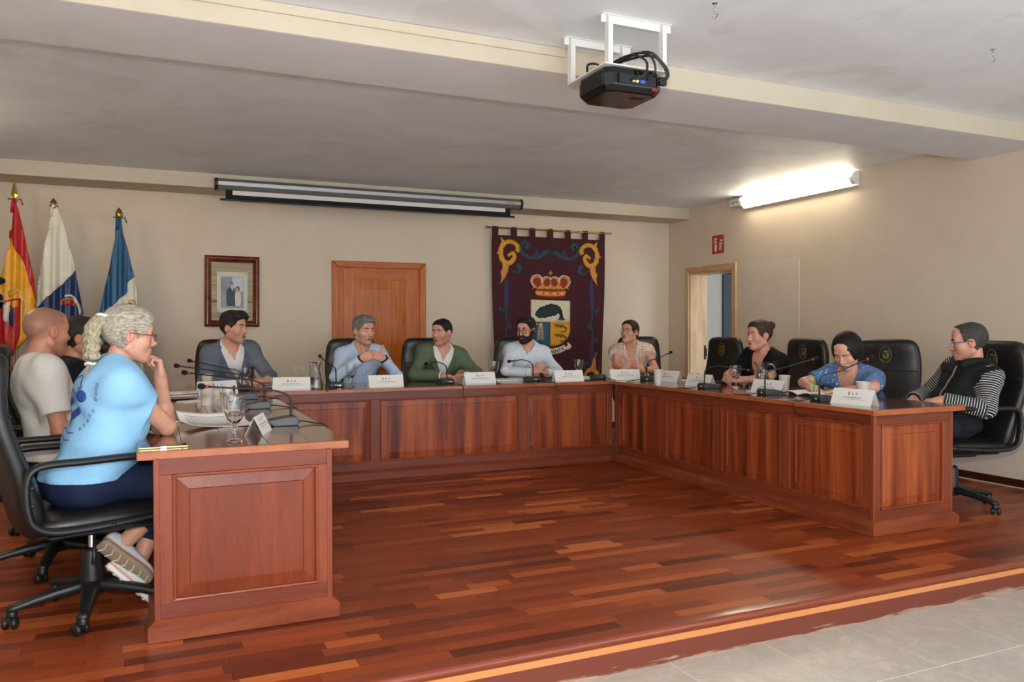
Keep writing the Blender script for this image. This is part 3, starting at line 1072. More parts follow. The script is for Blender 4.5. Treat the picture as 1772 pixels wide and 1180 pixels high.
def mic(label, x, y, sdx, sdy, ndx, ndy, reach=0.34, rise=0.05, bend=0.13, cable=None, grp='gooseneck microphones on the council desks'):
    """sd: direction from the unit towards its speaker; nd: direction the neck leans"""
    rz = face_rot(sdx, sdy)
    t = thing('conference_microphone', label, 'microphone', (x, y, T), rz, grp)
    # wedge base, high at the back (-y), low towards the speaker (+y)
    w, b0, b1 = 0.058, -0.055, 0.095
    sec = [(b0, 0.002), (b0 - 0.004, 0.03), (b0 + 0.012, 0.046), (b0 + 0.05, 0.046), (b1 - 0.006, 0.03), (b1, 0.024), (b1 - 0.03, 0.0), (b0 + 0.006, 0.0)]
    MB().prism(sec, -w, w, 'x').build('base', M_mic, t, bevel=0.005)
    MB().box(-0.05, 0.05, b0 - 0.0055, b0 + 0.002, 0.008, 0.028).build('rear_socket_panel', M_mick, t, bevel=0.001)
    for i, (u, mm) in enumerate(((-0.03, M_mick), (-0.005, M_chr), (0.012, M_led), (0.03, M_chr))):
        MB().box(u - 0.005, u + 0.005, b0 - 0.0075, b0 - 0.005, 0.013, 0.023).build('socket', mm, t)
    # neck in world directions, brought into the local frame
    cr, sr = math.cos(-rz), math.sin(-rz)
    n = Vector((ndx * cr - ndy * sr, ndx * sr + ndy * cr, 0)).normalized()
    s0 = Vector((0, b0 + 0.032, 0.044))
    P = [s0, s0 + Vector((0, 0, bend * 0.45)), s0 + Vector((0, 0, bend * 0.8)) + n * 0.008, s0 + Vector((0, 0, bend)) + n * 0.05, s0 + Vector((0, 0, bend + 0.012)) + n * 0.11]
    e = s0 + n * reach + Vector((0, 0, bend + rise))
    P += [P[-1].lerp(e, 0.5), e]
    P = smooth_path([tuple(p) for p in P], 5)
    MB().tube(P, [0.0062] * 10 + [0.0045] * (len(P) - 10), 8).build('gooseneck', M_mick, t, smooth=True)
    d = (Vector(P[-1]) - Vector(P[-4])).normalized()
    e = Vector(P[-1])
    hd = MB().tube([e - d * 0.012, e + d * 0.012, e + d * 0.016], [0.006, 0.008, 0.008], 10).build('capsule', M_mick, t, smooth=True)
    MB().tube([e - d * 0.002, e + d * 0.007], [0.0092, 0.0092], 12).build('light_ring', M_ring, hd, smooth=True, ang=40)
    MB().tube([e + d * 0.014, e + d * 0.018, e + d * 0.026, e + d * 0.038, e + d * 0.046, e + d * 0.050], [0.006, 0.012, 0.0155, 0.0155, 0.011, 0.003], 14).build('foam_windshield', M_foam, hd, smooth=True)
    if cable:
        # cable given in world offsets from the unit
        Q = []
        for (ux, uy, uz) in cable:
            Q.append((ux * cr - uy * sr, ux * sr + uy * cr, uz))
        MB().tube(smooth_path(Q, 6), 0.0035, 6).build('cable', M_mick, t, smooth=True)
    return t


rear = 0.062
# left desk: speakers sit at -x
for lab, y, nd, rs, cab in (
        ('nearest gooseneck microphone on left desk, beside the wine glass', 4.19, (-1, 0.16), (0.40, 0.035), [(0.06, 0, 0.018), (0.10, 0.01, 0.012), (0.14, -0.03, 0.006), (0.175, -0.08, 0.002), (0.195, -0.10, -0.03), (0.19, -0.05, -0.13), (0.17, 0.02, -0.2)]),
        ('second gooseneck microphone on left desk, behind the nearest', 5.14, (-1, 0.25), (0.44, 0.055), [(0.06, 0, 0.018), (0.11, 0.0, 0.012), (0.16, -0.03, 0.004), (0.2, -0.10, 0.001), (0.21, -0.14, -0.06)]),
        ('third gooseneck microphone on left desk, counted from the camera', 5.86, (-1, 0.05), (0.46, 0.07), [(0.06, 0, 0.018), (0.11, 0.02, 0.012), (0.17, 0.0, 0.003), (0.2, -0.07, 0.001), (0.21, -0.1, -0.05)])):
    mic(lab, 0.595 if y < 5 else 0.575, y, -1, 0.08, nd[0], nd[1], rs[0], rs[1], 0.125, cab)
mic('fourth gooseneck microphone, in the left desk corner before the grey blazer', 0.60, 6.72, -0.3, 1, -1, 0.1, 0.36, 0.07, 0.125, [(0.0, -0.06, 0.018), (0.06, -0.1, 0.008), (0.12, -0.2, 0.003)])
# back desk: speakers sit at +y, cables hang over the front lip
over = lambda s, L: [(0, -0.06, 0.018), (0.01 * s, -0.12, 0.012), (0.04 * s, -0.28, 0.004), (0.06 * s, -0.345, 0.002), (0.07 * s, -0.362, -0.03), (0.05 * s, -0.362, -0.05 - L), (0.1 * s, -0.361, -0.08 - L)]
over2 = lambda s, L: [(u, v + 0.05, w) for u, v, w in over(s, L)]
mic('gooseneck microphone between water jug and light blue shirt man', 1.37, 6.76, 0.1, 1, -0.45, 1, 0.20, 0.06, 0.14, [(0, -0.06, 0.018), (-0.03, -0.12, 0.012), (-0.10, -0.27, 0.004), (-0.125, -0.315, 0.002), (-0.14, -0.333, -0.01)])
mic('gooseneck microphone in front of the green blazer', 2.37, 6.79, -0.05, 1, -0.75, 0.65, 0.17, 0.0, 0.14, over(0.5, 0.03))
mic('gooseneck microphone in front of the bearded man', 3.21, 6.74, 0.0, 1, -0.8, 0.6, 0.20, 0.0, 0.145, over2(1.5, 0.0))
mic('gooseneck microphone below the tapestry corner, cable looping over the edge', 3.93, 6.74, 0.1, 1, 0.1, 0.8, 0.1, 0.05, 0.15, [(0, -0.06, 0.018), (0.01, -0.12, 0.012), (0.03, -0.26, 0.003), (0.01, -0.315, -0.05), (0.03, -0.325, -0.13), (-0.01, -0.32, -0.16), (-0.03, -0.32, -0.1)])
# corner and right desk: speakers sit at +x
mic('gooseneck microphone at the desk corner before the patterned blouse', 4.22, 6.32, 0.75, 0.66, 1, 0.05, 0.25, 0.06, 0.15, [(-0.06, -0.02, 0.018), (-0.14, -0.03, 0.012), (-0.24, -0.05, 0.003), (-0.312, -0.08, -0.02), (-0.335, -0.09, -0.13), (-0.33, -0.05, -0.2), (-0.33, 0.0, -0.13)])
lie = [(-0.06, 0, 0.018), (-0.10, 0.0, 0.014), (-0.15, 0.03, 0.004), (-0.185, 0.08, 0.002), (-0.2, 0.14, 0.001)]
mic('gooseneck microphone in front of the woman in black', 4.12, 5.30, 1, -0.1, 0.9, -0.75, 0.34, -0.02, 0.13, lie)
mic('gooseneck microphone between glass jug and the open book', 4.13, 4.60, 1, -0.1, 0.75, -0.62, 0.33, 0.08, 0.14, lie)
mic('rightmost gooseneck microphone, pointing at the writing woman', 4.10, 4.04, 1, -0.1, 0.75, -0.55, 0.30, 0.10, 0.14, [(-0.06, 0, 0.018), (-0.10, 0.02, 0.014), (-0.16, 0.04, 0.004), (-0.205, 0.05, -0.002), (-0.218, 0.03, -0.05), (-0.216, -0.02, -0.09), (-0.214, -0.08, -0.08)])


# tent name cards -------------------------------------------------
def name_card(label, x, y, fdx, fdy, w=0.297, h=0.10, marks=True, warp=0.0):
    """fd: direction the printed side faces"""
    rz = face_rot(-fdx, -fdy)          # printed side at local -y
    t = thing('name_card', label, 'name card', (x, y, T), rz, 'white folded name cards')
    d = 0.042
    tk = 0.0012
    MB().hexa([(-w / 2, -d, 0), (w / 2, -d, 0), (w / 2, -d + tk, 0), (-w / 2, -d + tk, 0), (-w / 2, -tk / 2, h), (w / 2, -tk / 2, h), (w / 2, tk / 2, h - tk), (-w / 2, tk / 2, h - tk)]).build('front_leaf', M_paper, t)
    MB().hexa([(-w / 2, d - tk, 0), (w / 2, d - tk, 0), (w / 2, d, 0), (-w / 2, d, 0), (-w / 2, -tk / 2, h - tk), (w / 2, -tk / 2, h - tk), (w / 2, tk / 2, h), (-w / 2, tk / 2, h)]).build('back_leaf', M_paper, t)
    if marks:
        ln = math.hypot(d, h)
        fn = lambda u, q: Vector((u, -d * (1 - q / ln) - 0.0008, h * q / ln))
        up = [('crest_mark', M_red, [(-0.032, 0.072), (-0.024, 0.072), (-0.024, 0.088), (-0.032, 0.088)]),
              ('crest_mark', M_ink, [(-0.032, 0.064), (-0.024, 0.064), (-0.024, 0.075), (-0.032, 0.075)]),
              ('figure_mark', M_ink, [(-0.006, 0.064), (-0.001, 0.07), (0.004, 0.064), (0.002, 0.078), (0, 0.086), (-0.003, 0.078)]),
              ('round_mark', M_sky, arc(0.028, 0.076, 0.008, 0.010, 0, 330, 11))]
        for nm, mt, pl in up:
            patch(nm, pl, 0.5, fn, mt, t, smooth=False)
        rnd = random.Random(int(x * 1000 + y * 77))
        for q, hh, W, mt in ((0.048, 0.0042, 0.085, M_ink), (0.036, 0.003, 0.11, M_inkl)):
            m = MB()
            u = -W * rnd.uniform(0.8, 1)
            end = -u
            while u < end:
                L = rnd.uniform(0.012, 0.03)
                e = min(u + L, end)
                m.add([fn(u, q), fn(e, q), fn(e, q + hh), fn(u, q + hh)], [(0, 1, 2, 3)])
                u = e + 0.004
            m.build('name_line' if mt is M_ink else 'office_line', mt, t)
    return t


name_card('white name card in front of the man in the grey blazer', 0.99, 6.66, -0.25, -1)
name_card('white name card in front of the man in the light blue shirt', 1.77, 6.63, -0.05, -1)
name_card('white name card in front of the man in the green blazer', 2.66, 6.70, 0, -1)
name_card('white name card in front of the bearded man', 3.53, 6.62, -0.05, -1)
name_card('white name card in front of the woman in the patterned blouse', 4.11, 6.55, -0.25, -1)
name_card('white name card behind the paper cup at the desk corner', 4.34, 6.16, -1, -0.2)
name_card('white name card facing the woman in black', 4.25, 5.56, -1, -0.1)
name_card('white name card standing behind microphone by the glass jug', 4.25, 4.72, -1, -0.1)
name_card('rightmost white name card, at the end of the right desk', 4.10, 3.77, -1, -0.12)
name_card('name card leaning behind the tall paper cup on left desk', 0.40, 6.42, 0.3, -1)
name_card('small bent name card seen edge-on behind the wine glass', 0.43, 3.93, 0.96, -0.3, 0.22, 0.085)


# stemmed glasses -------------------------------------------------
def goblet(label, x, y, h=0.20, fill=0.45, s=1.0):
    t = thing('water_goblet', label, 'glass', (x, y, T), 0, 'stemmed water glasses')
    out = [(0.0, 0.001), (0.036, 0.001), (0.038, 0.003), (0.03, 0.007), (0.012, 0.012), (0.007, 0.02), (0.009, 0.035), (0.0075, 0.05), (0.011, 0.068), (0.014, 0.078), (0.030, 0.098), (0.041, 0.125), (0.0455, 0.16), (0.0462, 0.2)]
    inn = [(0.0448, 0.2), (0.0440, 0.16), (0.0395, 0.126), (0.0285, 0.101), (0.012, 0.084), (0.0, 0.082)]
    k = h / 0.2
    MB().lathe([(max(r, 0.0002) * s, z * k) for r, z in out + inn], 28).build('glass_body', M_glass, t, smooth=True, ang=60)
    if fill:
        zt = 0.084 + fill * 0.11
        pr = [(0.0002, 0.0835), (0.0118, 0.0855), (0.0282, 0.1018), (0.0392, 0.1265), (0.0437, 0.16), (0.0445, 0.2)]
        q = []
        for i, (r, z) in enumerate(pr):
            if z < zt:
                q.append((r, z))
            else:
                r0, z0 = pr[i - 1]
                q.append((r0 + (r - r0) * (zt - z0) / (z - z0), zt))
                break
        q.append((0.0002, zt))
        MB().lathe([(r * s * 0.985, z * k) for r, z in q], 28).build('water', M_water, t, smooth=True, ang=40)
    return t


goblet('large half-full wine glass on the left desk, nearest the camera', 0.30, 3.66, 0.20, 0.42, 1.02)
goblet('water glass in front of the grey blazer', 0.66, 6.98, 0.17, 0.35, 0.98)
goblet('empty stemmed glass in front of the light blue shirt', 1.49, 6.72, 0.195, 0.0, 0.95)
goblet('stemmed glass between green blazer and bearded man', 2.84, 6.78, 0.195, 0.12, 0.95)
goblet('stemmed glass in front of the lower tapestry scroll', 3.70, 6.72, 0.195, 0.0, 0.95)
goblet('water glass in front of the woman in black', 4.40, 5.28, 0.185, 0.2, 0.98)
goblet('short clear stemmed glass behind the wine glass, beside the white cup', 0.36, 4.78, 0.17, 0.0, 0.8)


def jug(label, x, y, hang, fill):
    t = thing('water_jug', label, 'jug', (x, y, T), 0, 'glass water jugs')
    out = [(0.0002, 0.001), (0.058, 0.001), (0.062, 0.008), (0.061, 0.03), (0.055, 0.08), (0.046, 0.125), (0.040, 0.155), (0.041, 0.175), (0.048, 0.205), (0.053, 0.218)]
    inn = [(0.051, 0.218), (0.046, 0.205), (0.0385, 0.175), (0.0375, 0.155), (0.0435, 0.125), (0.0525, 0.08), (0.0585, 0.03), (0.058, 0.010), (0.0002, 0.008)]
    b = MB().lathe(out + inn, 32)
    c, s = math.cos(hang + PI), math.sin(hang + PI)
    for i, (vx, vy, vz) in enumerate(b.v):      # pull a spout out of the rim
        if vz > 0.18:
            d = (vx * c + vy * s) / max(1e-6, math.hypot(vx, vy))
            if d > 0.75:
                g = (d - 0.75) * 4 * (vz - 0.18) / 0.04 * 0.02
                b.v[i] = (vx + c * g, vy + s * g, vz + g * 0.2)
    b.build('jug_body', M_glass, t, smooth=True, ang=60)
    zt = 0.03 + fill * 0.13
    pr = [(0.0002, 0.0085), (0.0575, 0.0105), (0.058, 0.03), (0.052, 0.08), (0.043, 0.125), (0.037, 0.155)]
    q = []
    for i, (r, z) in enumerate(pr):
        if z < zt:
            q.append((r, z))
        else:
            r0, z0 = pr[i - 1]
            q.append((r0 + (r - r0) * (zt - z0) / (z - z0), zt))
            break
    q.append((0.0002, zt))
    MB().lathe([(r * 0.99, z) for r, z in q], 32).build('water', M_water, t, smooth=True, ang=40)
    c, s = math.cos(hang), math.sin(hang)
    P = [(0.049 * c, 0.049 * s, 0.2), (0.075 * c, 0.075 * s, 0.205), (0.098 * c, 0.098 * s, 0.18), (0.1 * c, 0.1 * s, 0.13), (0.085 * c, 0.085 * s, 0.09), (0.055 * c, 0.055 * s, 0.075)]
    MB().tube(smooth_path(P, 5), 0.006, 8).build('handle', M_glass, t, smooth=True)
    return t


jug('glass water jug between the grey blazer and the light blue shirt', 1.19, 6.70, 1.2, 0.5)
jug('glass water jug with handle in front of the woman in black', 4.46, 5.03, -0.5, 0.62)


def cup(label, x, y, h=0.12, r=0.040, ear=False):
    t = thing('paper_cup', label, 'cup', (x, y, T), 0, 'ivory paper cups')
    MB().lathe([(0.0002, 0.004), (r * 0.72, 0.004), (r * 0.73, 0.0), (r * 0.99, h - 0.004), (r * 1.04, h - 0.002), (r * 1.04, h), (r * 0.96, h), (r * 0.94, h - 0.006), (r * 0.70, 0.008), (0.0002, 0.008)], 28).build('cup_wall', M_cup, t, smooth=True, ang=60)
    if ear:
        P = [(r * 0.95, 0.02, h * 0.75), (r * 1.7, 0.05, h * 0.78), (r * 1.9, 0.06, h * 0.5), (r * 1.3, 0.03, h * 0.22), (r * 0.8, 0.01, h * 0.2)]
        MB().tube(smooth_path(P, 4), 0.009, 6, sx=0.2).build('fold_out_handle', M_cup, t, smooth=True)
    return t


cup('tall ivory paper cup with folded handle on left desk', 0.28, 5.52, 0.145, 0.046, True)
cup('white paper cup behind the wine glass on left desk', 0.37, 4.98, 0.12, 0.046)
cup('paper cup in front of the grey blazer on the corner', 0.36, 6.98, 0.125, 0.044)
cup('paper cup at the desk corner beside the patterned blouse', 4.10, 5.97, 0.125, 0.041)
cup('paper cup behind the jug on right desk', 4.59, 4.92, 0.115, 0.046)
cup('paper cup behind the rightmost name card', 4.54, 4.10, 0.115, 0.046)

# phones ----------------------------------------------------------
M_case = plain('gold_phone_frame', C(196, 180, 120), 0.3, 0.7)
M_scr = plain('phone_screen', C(14, 13, 15), 0.06)


def phone(label, x, y, rz, L=0.155):
    t = thing('smartphone', label, 'phone', (x, y, T), rz, 'mobile phones on the left desk')
    MB().box(-L / 2, L / 2, -0.036, 0.036, 0, 0.0085).build('frame', M_case, t, bevel=0.003, seg=3)
    MB().box(-L / 2 + 0.004, L / 2 - 0.004, -0.032, 0.032, 0.0085, 0.0092).build('screen', M_scr, t)
    MB().box(-0.012, 0.012, -0.0365, -0.03, 0.001, 0.0095).build('stand_clip', M_chr, t)


phone('gold-edged phone at the front corner of the left desk', 0.012, 3.60, 0.05, 0.19)
phone('gold-edged phone lying further back by the arm of the woman', 0.075, 4.56, 0.1)


# papers ----------------------------------------------------------
def sheet(name, label, cat, x, y, rz, w, d, curl, z=0.0, mat=M_paper, lines=0, n=14):
    t = thing(name, label, cat, (x, y, T + z), rz, None)
    f = lambda u, v: Vector((u, v, 0.0015 + curl(u / w, v / d)))
    patch('page', [(-w / 2, -d / 2), (w / 2, -d / 2), (w / 2, d / 2), (-w / 2, d / 2)], 0.02, f, mat, t, 0.0006, off=-1)
    if lines:
        m = MB()
        rnd = random.Random(lines)
        for i in range(lines):
            v = d * (0.38 - 0.7 * i / lines)
            L = rnd.uniform(0.6, 0.8) * w
            for k in range(12):
                a = -0.4 * w + L * k / 12
                b = a + L / 12 * 0.9
                m.add([f(a, v) + Vector((0, 0, 0.0008)), f(b, v) + Vector((0, 0, 0.0008)), f(b, v + 0.005) + Vector((0, 0, 0.0008)), f(a, v + 0.005) + Vector((0, 0, 0.0008))], [(0, 1, 2, 3)])
        m.build('printed_lines', M_inkl, t)
    return t


sheet('printed_sheet', 'curled printed white sheet beside the wine glass', 'paper', 0.27, 4.33, 0.25, 0.34, 0.24, lambda u, v: 0.05 * max(0, v) ** 2 * 4 + 0.07 * max(0, 0.1 - u) ** 2, 0, M_paper, 16)
sheet('printed_sheet', 'white sheet lying under the small bent name card', 'paper', 0.46, 4.28, -0.4, 0.26, 0.18, lambda u, v: 0.03 * (u + 0.5) ** 2)
t = thing('paper_pile', 'untidy pile of papers with red folder at left desk', 'papers', (0.16, 6.45, T), 0.2)
M_redf = plain('red_folder', C(196, 74, 52), 0.5)
for i, (dx, dy, r, w, d, mt, hz) in enumerate(((0, 0, 0.1, 0.32, 0.24, M_paper, 0.006), (0.03, 0.02, -0.15, 0.30, 0.22, M_redf, 0.004), (-0.03, 0, 0.05, 0.30, 0.21, M_paper, 0.006), (0.06, -0.04, 0.4, 0.21, 0.15, M_paper, 0.004))):
    MB().box(-w / 2, w / 2, -d / 2, d / 2, 0, hz).build('document', mt, t, loc=(dx, dy, 0.0005 + i * 0.0066), rot=(0, 0, r))
o = MB().box(-0.13, 0.13, -0.09, 0.09, 0.0, 0.012).build('tablet', M_scr, None, loc=(0.10, 6.02, T), rot=(0, 0, 0.15), bevel=0.004)
tag(o, 'black tablet in front of the paper pile, left desk', 'tablet')
o = MB().box(-0.07, 0.07, -0.05, 0.05, 0.0, 0.008).build('notepad', M_paper, None, loc=(0.19, 5.80, T), rot=(0, 0, 0.5))
tag(o, 'small white notepad between tablet and tall paper cup', 'notepad')
t = thing('open_folder', 'pale folder lying open in front of the bearded man', 'folder', (3.08, 6.96, T), 0.06)
M_fold = plain('pale_green_folder', C(170, 186, 172), 0.5)
MB().box(-0.26, 0.26, -0.14, 0.14, 0, 0.003).build('cover', M_fold, t)
MB().box(-0.2, 0.22, -0.12, 0.12, 0.003, 0.012).build('page_block', plain('cream_paper', C(228, 222, 204), 0.6), t)
t = thing('open_folder', 'pale folder on the back desk below the tapestry scroll', 'folder', (3.86, 6.96, T), -0.05)
MB().box(-0.19, 0.19, -0.13, 0.13, 0, 0.003).build('cover', M_fold, t)
MB().box(-0.16, 0.16, -0.11, 0.11, 0.003, 0.010).build('page_block', MATS['cream_paper'], t)
t = thing('open_book', 'open book under the hands of the writing woman', 'book', (4.36, 4.44, T), -1.45)
for e in (-1, 1):
    patch('page_block', [(0, -0.11), (e * 0.16, -0.11), (e * 0.16, 0.11), (0, 0.11)], 0.02, lambda u, v: Vector((u, v, 0.006 + 0.022 * math.sin(min(1, abs(u) / 0.16) * PI) ** 0.8)), M_paper, t, 0.005, off=-1 if e > 0 else 1)
o = MB().box(-0.10, 0.10, -0.07, 0.07, 0, 0.008).build('notebook', MATS['cream_paper'], None, loc=(4.30, 4.86, T), rot=(0, 0, 0.2), bevel=0.002)
tag(o, 'cream notebook between the mid-desk card and the open book', 'notebook')
o = MB().box(-0.09, 0.09, -0.07, 0.07, 0, 0.009).build('notebook', MATS['cream_paper'], None, loc=(4.50, 6.20, T), rot=(0, 0, 0.3), bevel=0.002)
tag(o, 'cream notebook at the desk corner beside the patterned blouse', 'notebook')
t = thing('candle_dish', 'small lilac glass dish beside the jug on the right desk', 'dish', (4.50, 5.18, T))
MB().lathe([(0.0002, 0.0), (0.036, 0.0), (0.04, 0.006), (0.04, 0.012), (0.0002, 0.012)], 24).build('dish_base', plain('lilac_glass', C(176, 150, 220), 0.15), t, smooth=True, ang=50)
MB().lathe([(0.036, 0.012), (0.039, 0.03), (0.037, 0.03), (0.034, 0.0125), (0.0002, 0.0122)], 24).build('dish_rim', M_glass, t, smooth=True, ang=50)
t = thing('glass_mug', 'small clear glass mug handle behind card near doorway', 'mug', (4.42, 5.86, T))
MB().lathe([(0.0002, 0.001), (0.034, 0.001), (0.036, 0.09), (0.034, 0.09), (0.032, 0.006), (0.0002, 0.006)], 24).build('mug_body', M_glass, t, smooth=True, ang=50)
MB().tube(smooth_path([(-0.034, 0, 0.075), (-0.055, 0, 0.07), (-0.058, 0, 0.04), (-0.034, 0, 0.02)], 5), 0.005, 8).build('handle', M_glass, t, smooth=True)

# ---------------------------------------------------------------- projector and its mount
M_wm = plain('white_enamel', C(222, 220, 214), 0.4, var=0.02)
pm = thing('projector_mount', 'white metal ceiling bracket holding the projector', 'bracket', (2.15, 3.49, ZC))
for yy in (-0.17, 0.17):
    xo = -0.02 if yy > 0 else 0.0
    MB().box(-0.20 + xo, 0.20 + xo, yy - 0.006, yy + 0.006, -0.04, 0.0).box(-0.20 + xo, 0.20 + xo, yy - 0.02, yy + 0.02, -0.004, 0).build('ceiling_bar', M_wm, pm, bevel=0.003)
    for xx in (-0.155, 0.155):
        MB().box(xx - 0.02 + xo, xx + 0.02 + xo, yy - 0.0075, yy + 0.006, -0.235, -0.006).box(xx - 0.02 + xo, xx - 0.016 + xo, yy - 0.03, yy + 0.006, -0.235, -0.006).build('drop_leg', M_wm, pm, bevel=0.002)
MB().box(-0.19, 0.175, -0.19, 0.19, -0.241, -0.235).build('shelf_plate', M_wm, pm, bevel=0.001)
pj_ = thing('projector', 'black ceiling projector hanging in front of the beam', 'projector', (2.135, 3.46, ZC - 0.245))
M_gloss = plain('glossy_black_plastic', C(14, 13, 13), 0.12, var=0.1)
pr = [(-0.165, -0.13), (-0.12, -0.16), (0.12, -0.165), (0.165, -0.13), (0.165, 0.11), (0.12, 0.15), (-0.12, 0.15), (-0.165, 0.11)]
b = MB()
n = len(pr)
lv = [(0.0, 0.96), (-0.03, 1.0), (-0.085, 1.0), (-0.115, 0.86)]
b.add([(x * s, y * s, z) for z, s in lv for x, y in pr], [tuple(range(n))] + [tuple((len(lv) - 1) * n + i for i in range(n - 1, -1, -1))] + [(l * n + i, l * n + (i + 1) % n, (l + 1) * n + (i + 1) % n, (l + 1) * n + i) for l in range(len(lv) - 1) for i in range(n)])
b.build('housing', M_gloss, pj_, bevel=0.006, seg=3)
for i in range(9):
    MB().box(-0.168, -0.160, -0.115, 0.09, -0.085 + i * 0.008, -0.082 + i * 0.008).build('vent_slat', M_pla, pj_)
MB().box(-0.10, 0.11, -0.169, -0.158, -0.082, -0.035).build('socket_panel', M_mick, pj_)
for u, z, r, col in ((-0.02, -0.065, 0.007, C(240, 190, 40)), (0.0, -0.066, 0.007, C(230, 230, 226))):
    MB().lathe([(r, 0), (r, 0.008), (r * 0.4, 0.009)], 12, axis='y').xf(Matrix.Translation((u, -0.169, z)) @ Matrix.Rotation(PI, 4, 'Z')).build('jack', plain('jack_%d' % int(r * 1000 + u * 1000 + 50), col, 0.4), pj_)
MB().box(0.018, 0.045, -0.174, -0.168, -0.072, -0.058).build('video_port', plain('blue_port', C(60, 90, 190), 0.4), pj_)
MB().box(0.09, 0.125, -0.166, -0.150, -0.098, -0.086).build('red_switch', plain('red_switch', C(150, 24, 28), 0.4), pj_)
MB().box(0.03, 0.10, -0.09, -0.05, -0.1165, -0.1145).build('bottom_vent', M_mick, pj_)
for u, v in ((-0.07, -0.12), (0.10, -0.14), (-0.07, 0.1)):
    MB().lathe([(0.006, -0.03), (0.006, 0.0), (0.012, 0.001), (0.012, 0.012), (0.008, 0.014)], 12, (u, v, 0.0)).build('mount_screw', M_mick, pj_, smooth=True, ang=40)
for i, P in enumerate(([(-0.03, -0.17, -0.06), (0.02, -0.21, -0.04), (0.03, -0.20, 0.03), (-0.02, -0.13, 0.07), (-0.07, 0.02, 0.05)],
                       [(0.06, -0.17, -0.05), (0.08, -0.21, -0.01), (0.05, -0.2, 0.06), (0.0, -0.12, 0.08), (-0.06, 0.05, 0.06)],
                       [(0.12, -0.17, -0.05), (0.15, -0.2, -0.03), (0.12, -0.2, 0.03), (0.06, -0.16, 0.07), (-0.04, 0.06, 0.07)],
                       [(0.14, -0.165, -0.06), (0.17, -0.19, -0.02), (0.13, -0.19, 0.04), (0.05, -0.15, 0.09), (-0.05, 0.1, 0.06)],
                       [(-0.12, 0.1, 0.02), (-0.15, 0.05, 0.06), (-0.12, 0.0, 0.05), (-0.06, 0.08, 0.03), (-0.12, 0.12, 0.05)])):
    MB().tube(smooth_path(P, 6), 0.006, 6).build('cable', M_mick, pj_, smooth=True)
MB().box(0.125, 0.165, -0.185, -0.16, -0.07, -0.03).build('plug', M_mick, pj_, bevel=0.004)

# ceiling hooks
for lab, x, y in (('small metal hook in the ceiling above the projector bracket', 2.373, 3.0), ('small metal hook in the ceiling at the right', 4.147, 2.885)):
    t = thing('ceiling_hook', lab, 'hook', (x, y, ZC))
    MB().lathe([(0.012, -0.003), (0.012, 0.0)], 12).build('rose', M_chr, t)
    P = [(0, 0, -0.002), (0, 0, -0.03), (0.014, 0, -0.042), (0.014, 0, -0.058), (0, 0, -0.068), (-0.014, 0, -0.058)]
    MB().tube(smooth_path(P, 5), 0.003, 6).build('hook_wire', M_chr, t, smooth=True)

# ---------------------------------------------------------------- projection screen under the bulkhead
M_alu = plain('brushed_aluminium', C(190, 190, 192), 0.35, 0.6, var=0.05)
M_alud = plain('grey_aluminium', C(120, 116, 112), 0.45, 0.4)
sc = thing('projection_screen', 'rolled-up projection screen in a long aluminium case', 'projection screen', (2.13, 8.22, 2.655))
W2 = 1.60
sec = [(0.0, 0.055), (-0.085, 0.055), (-0.105, 0.025), (-0.105, -0.012), (-0.085, -0.045), (-0.07, -0.052), (0.0, -0.052)]
MB().prism(sec, -W2, W2, 'x').build('case', M_alud, sc, bevel=0.002)
MB().box(-W2 + 0.002, W2 - 0.002, -0.108, -0.103, -0.010, 0.024).build('bright_band', M_alu, sc)
for e in (-1, 1):
    MB().prism([(y * 1.06, z * 1.06) for y, z in sec], e * W2, e * (W2 + 0.03), 'x').build('end_cap', M_pla, sc, bevel=0.004)
MB().box(-W2 + 0.07, W2 - 0.11, -0.060, -0.058, -0.135, -0.05).build('black_border_cloth', plain('screen_black_cloth', C(16, 15, 16), 0.85), sc)
MB().box(-W2 + 0.135, W2 - 0.175, -0.062, -0.060, -0.095, -0.05).build('white_screen_cloth', plain('screen_white_cloth', C(222, 216, 212), 0.8, var=0.01), sc)
MB().tube([(-W2 + 0.02, -0.06, -0.142), (W2 - 0.06, -0.06, -0.142)], 0.011, 10).build('weight_bar', M_pla, sc, smooth=True, ang=50)
lm = text_mesh('reflecta', 0.035)
link('maker_lettering', lm, M_ink, sc, (1.47, -0.1085, 0.0), (PI / 2, 0, 0))

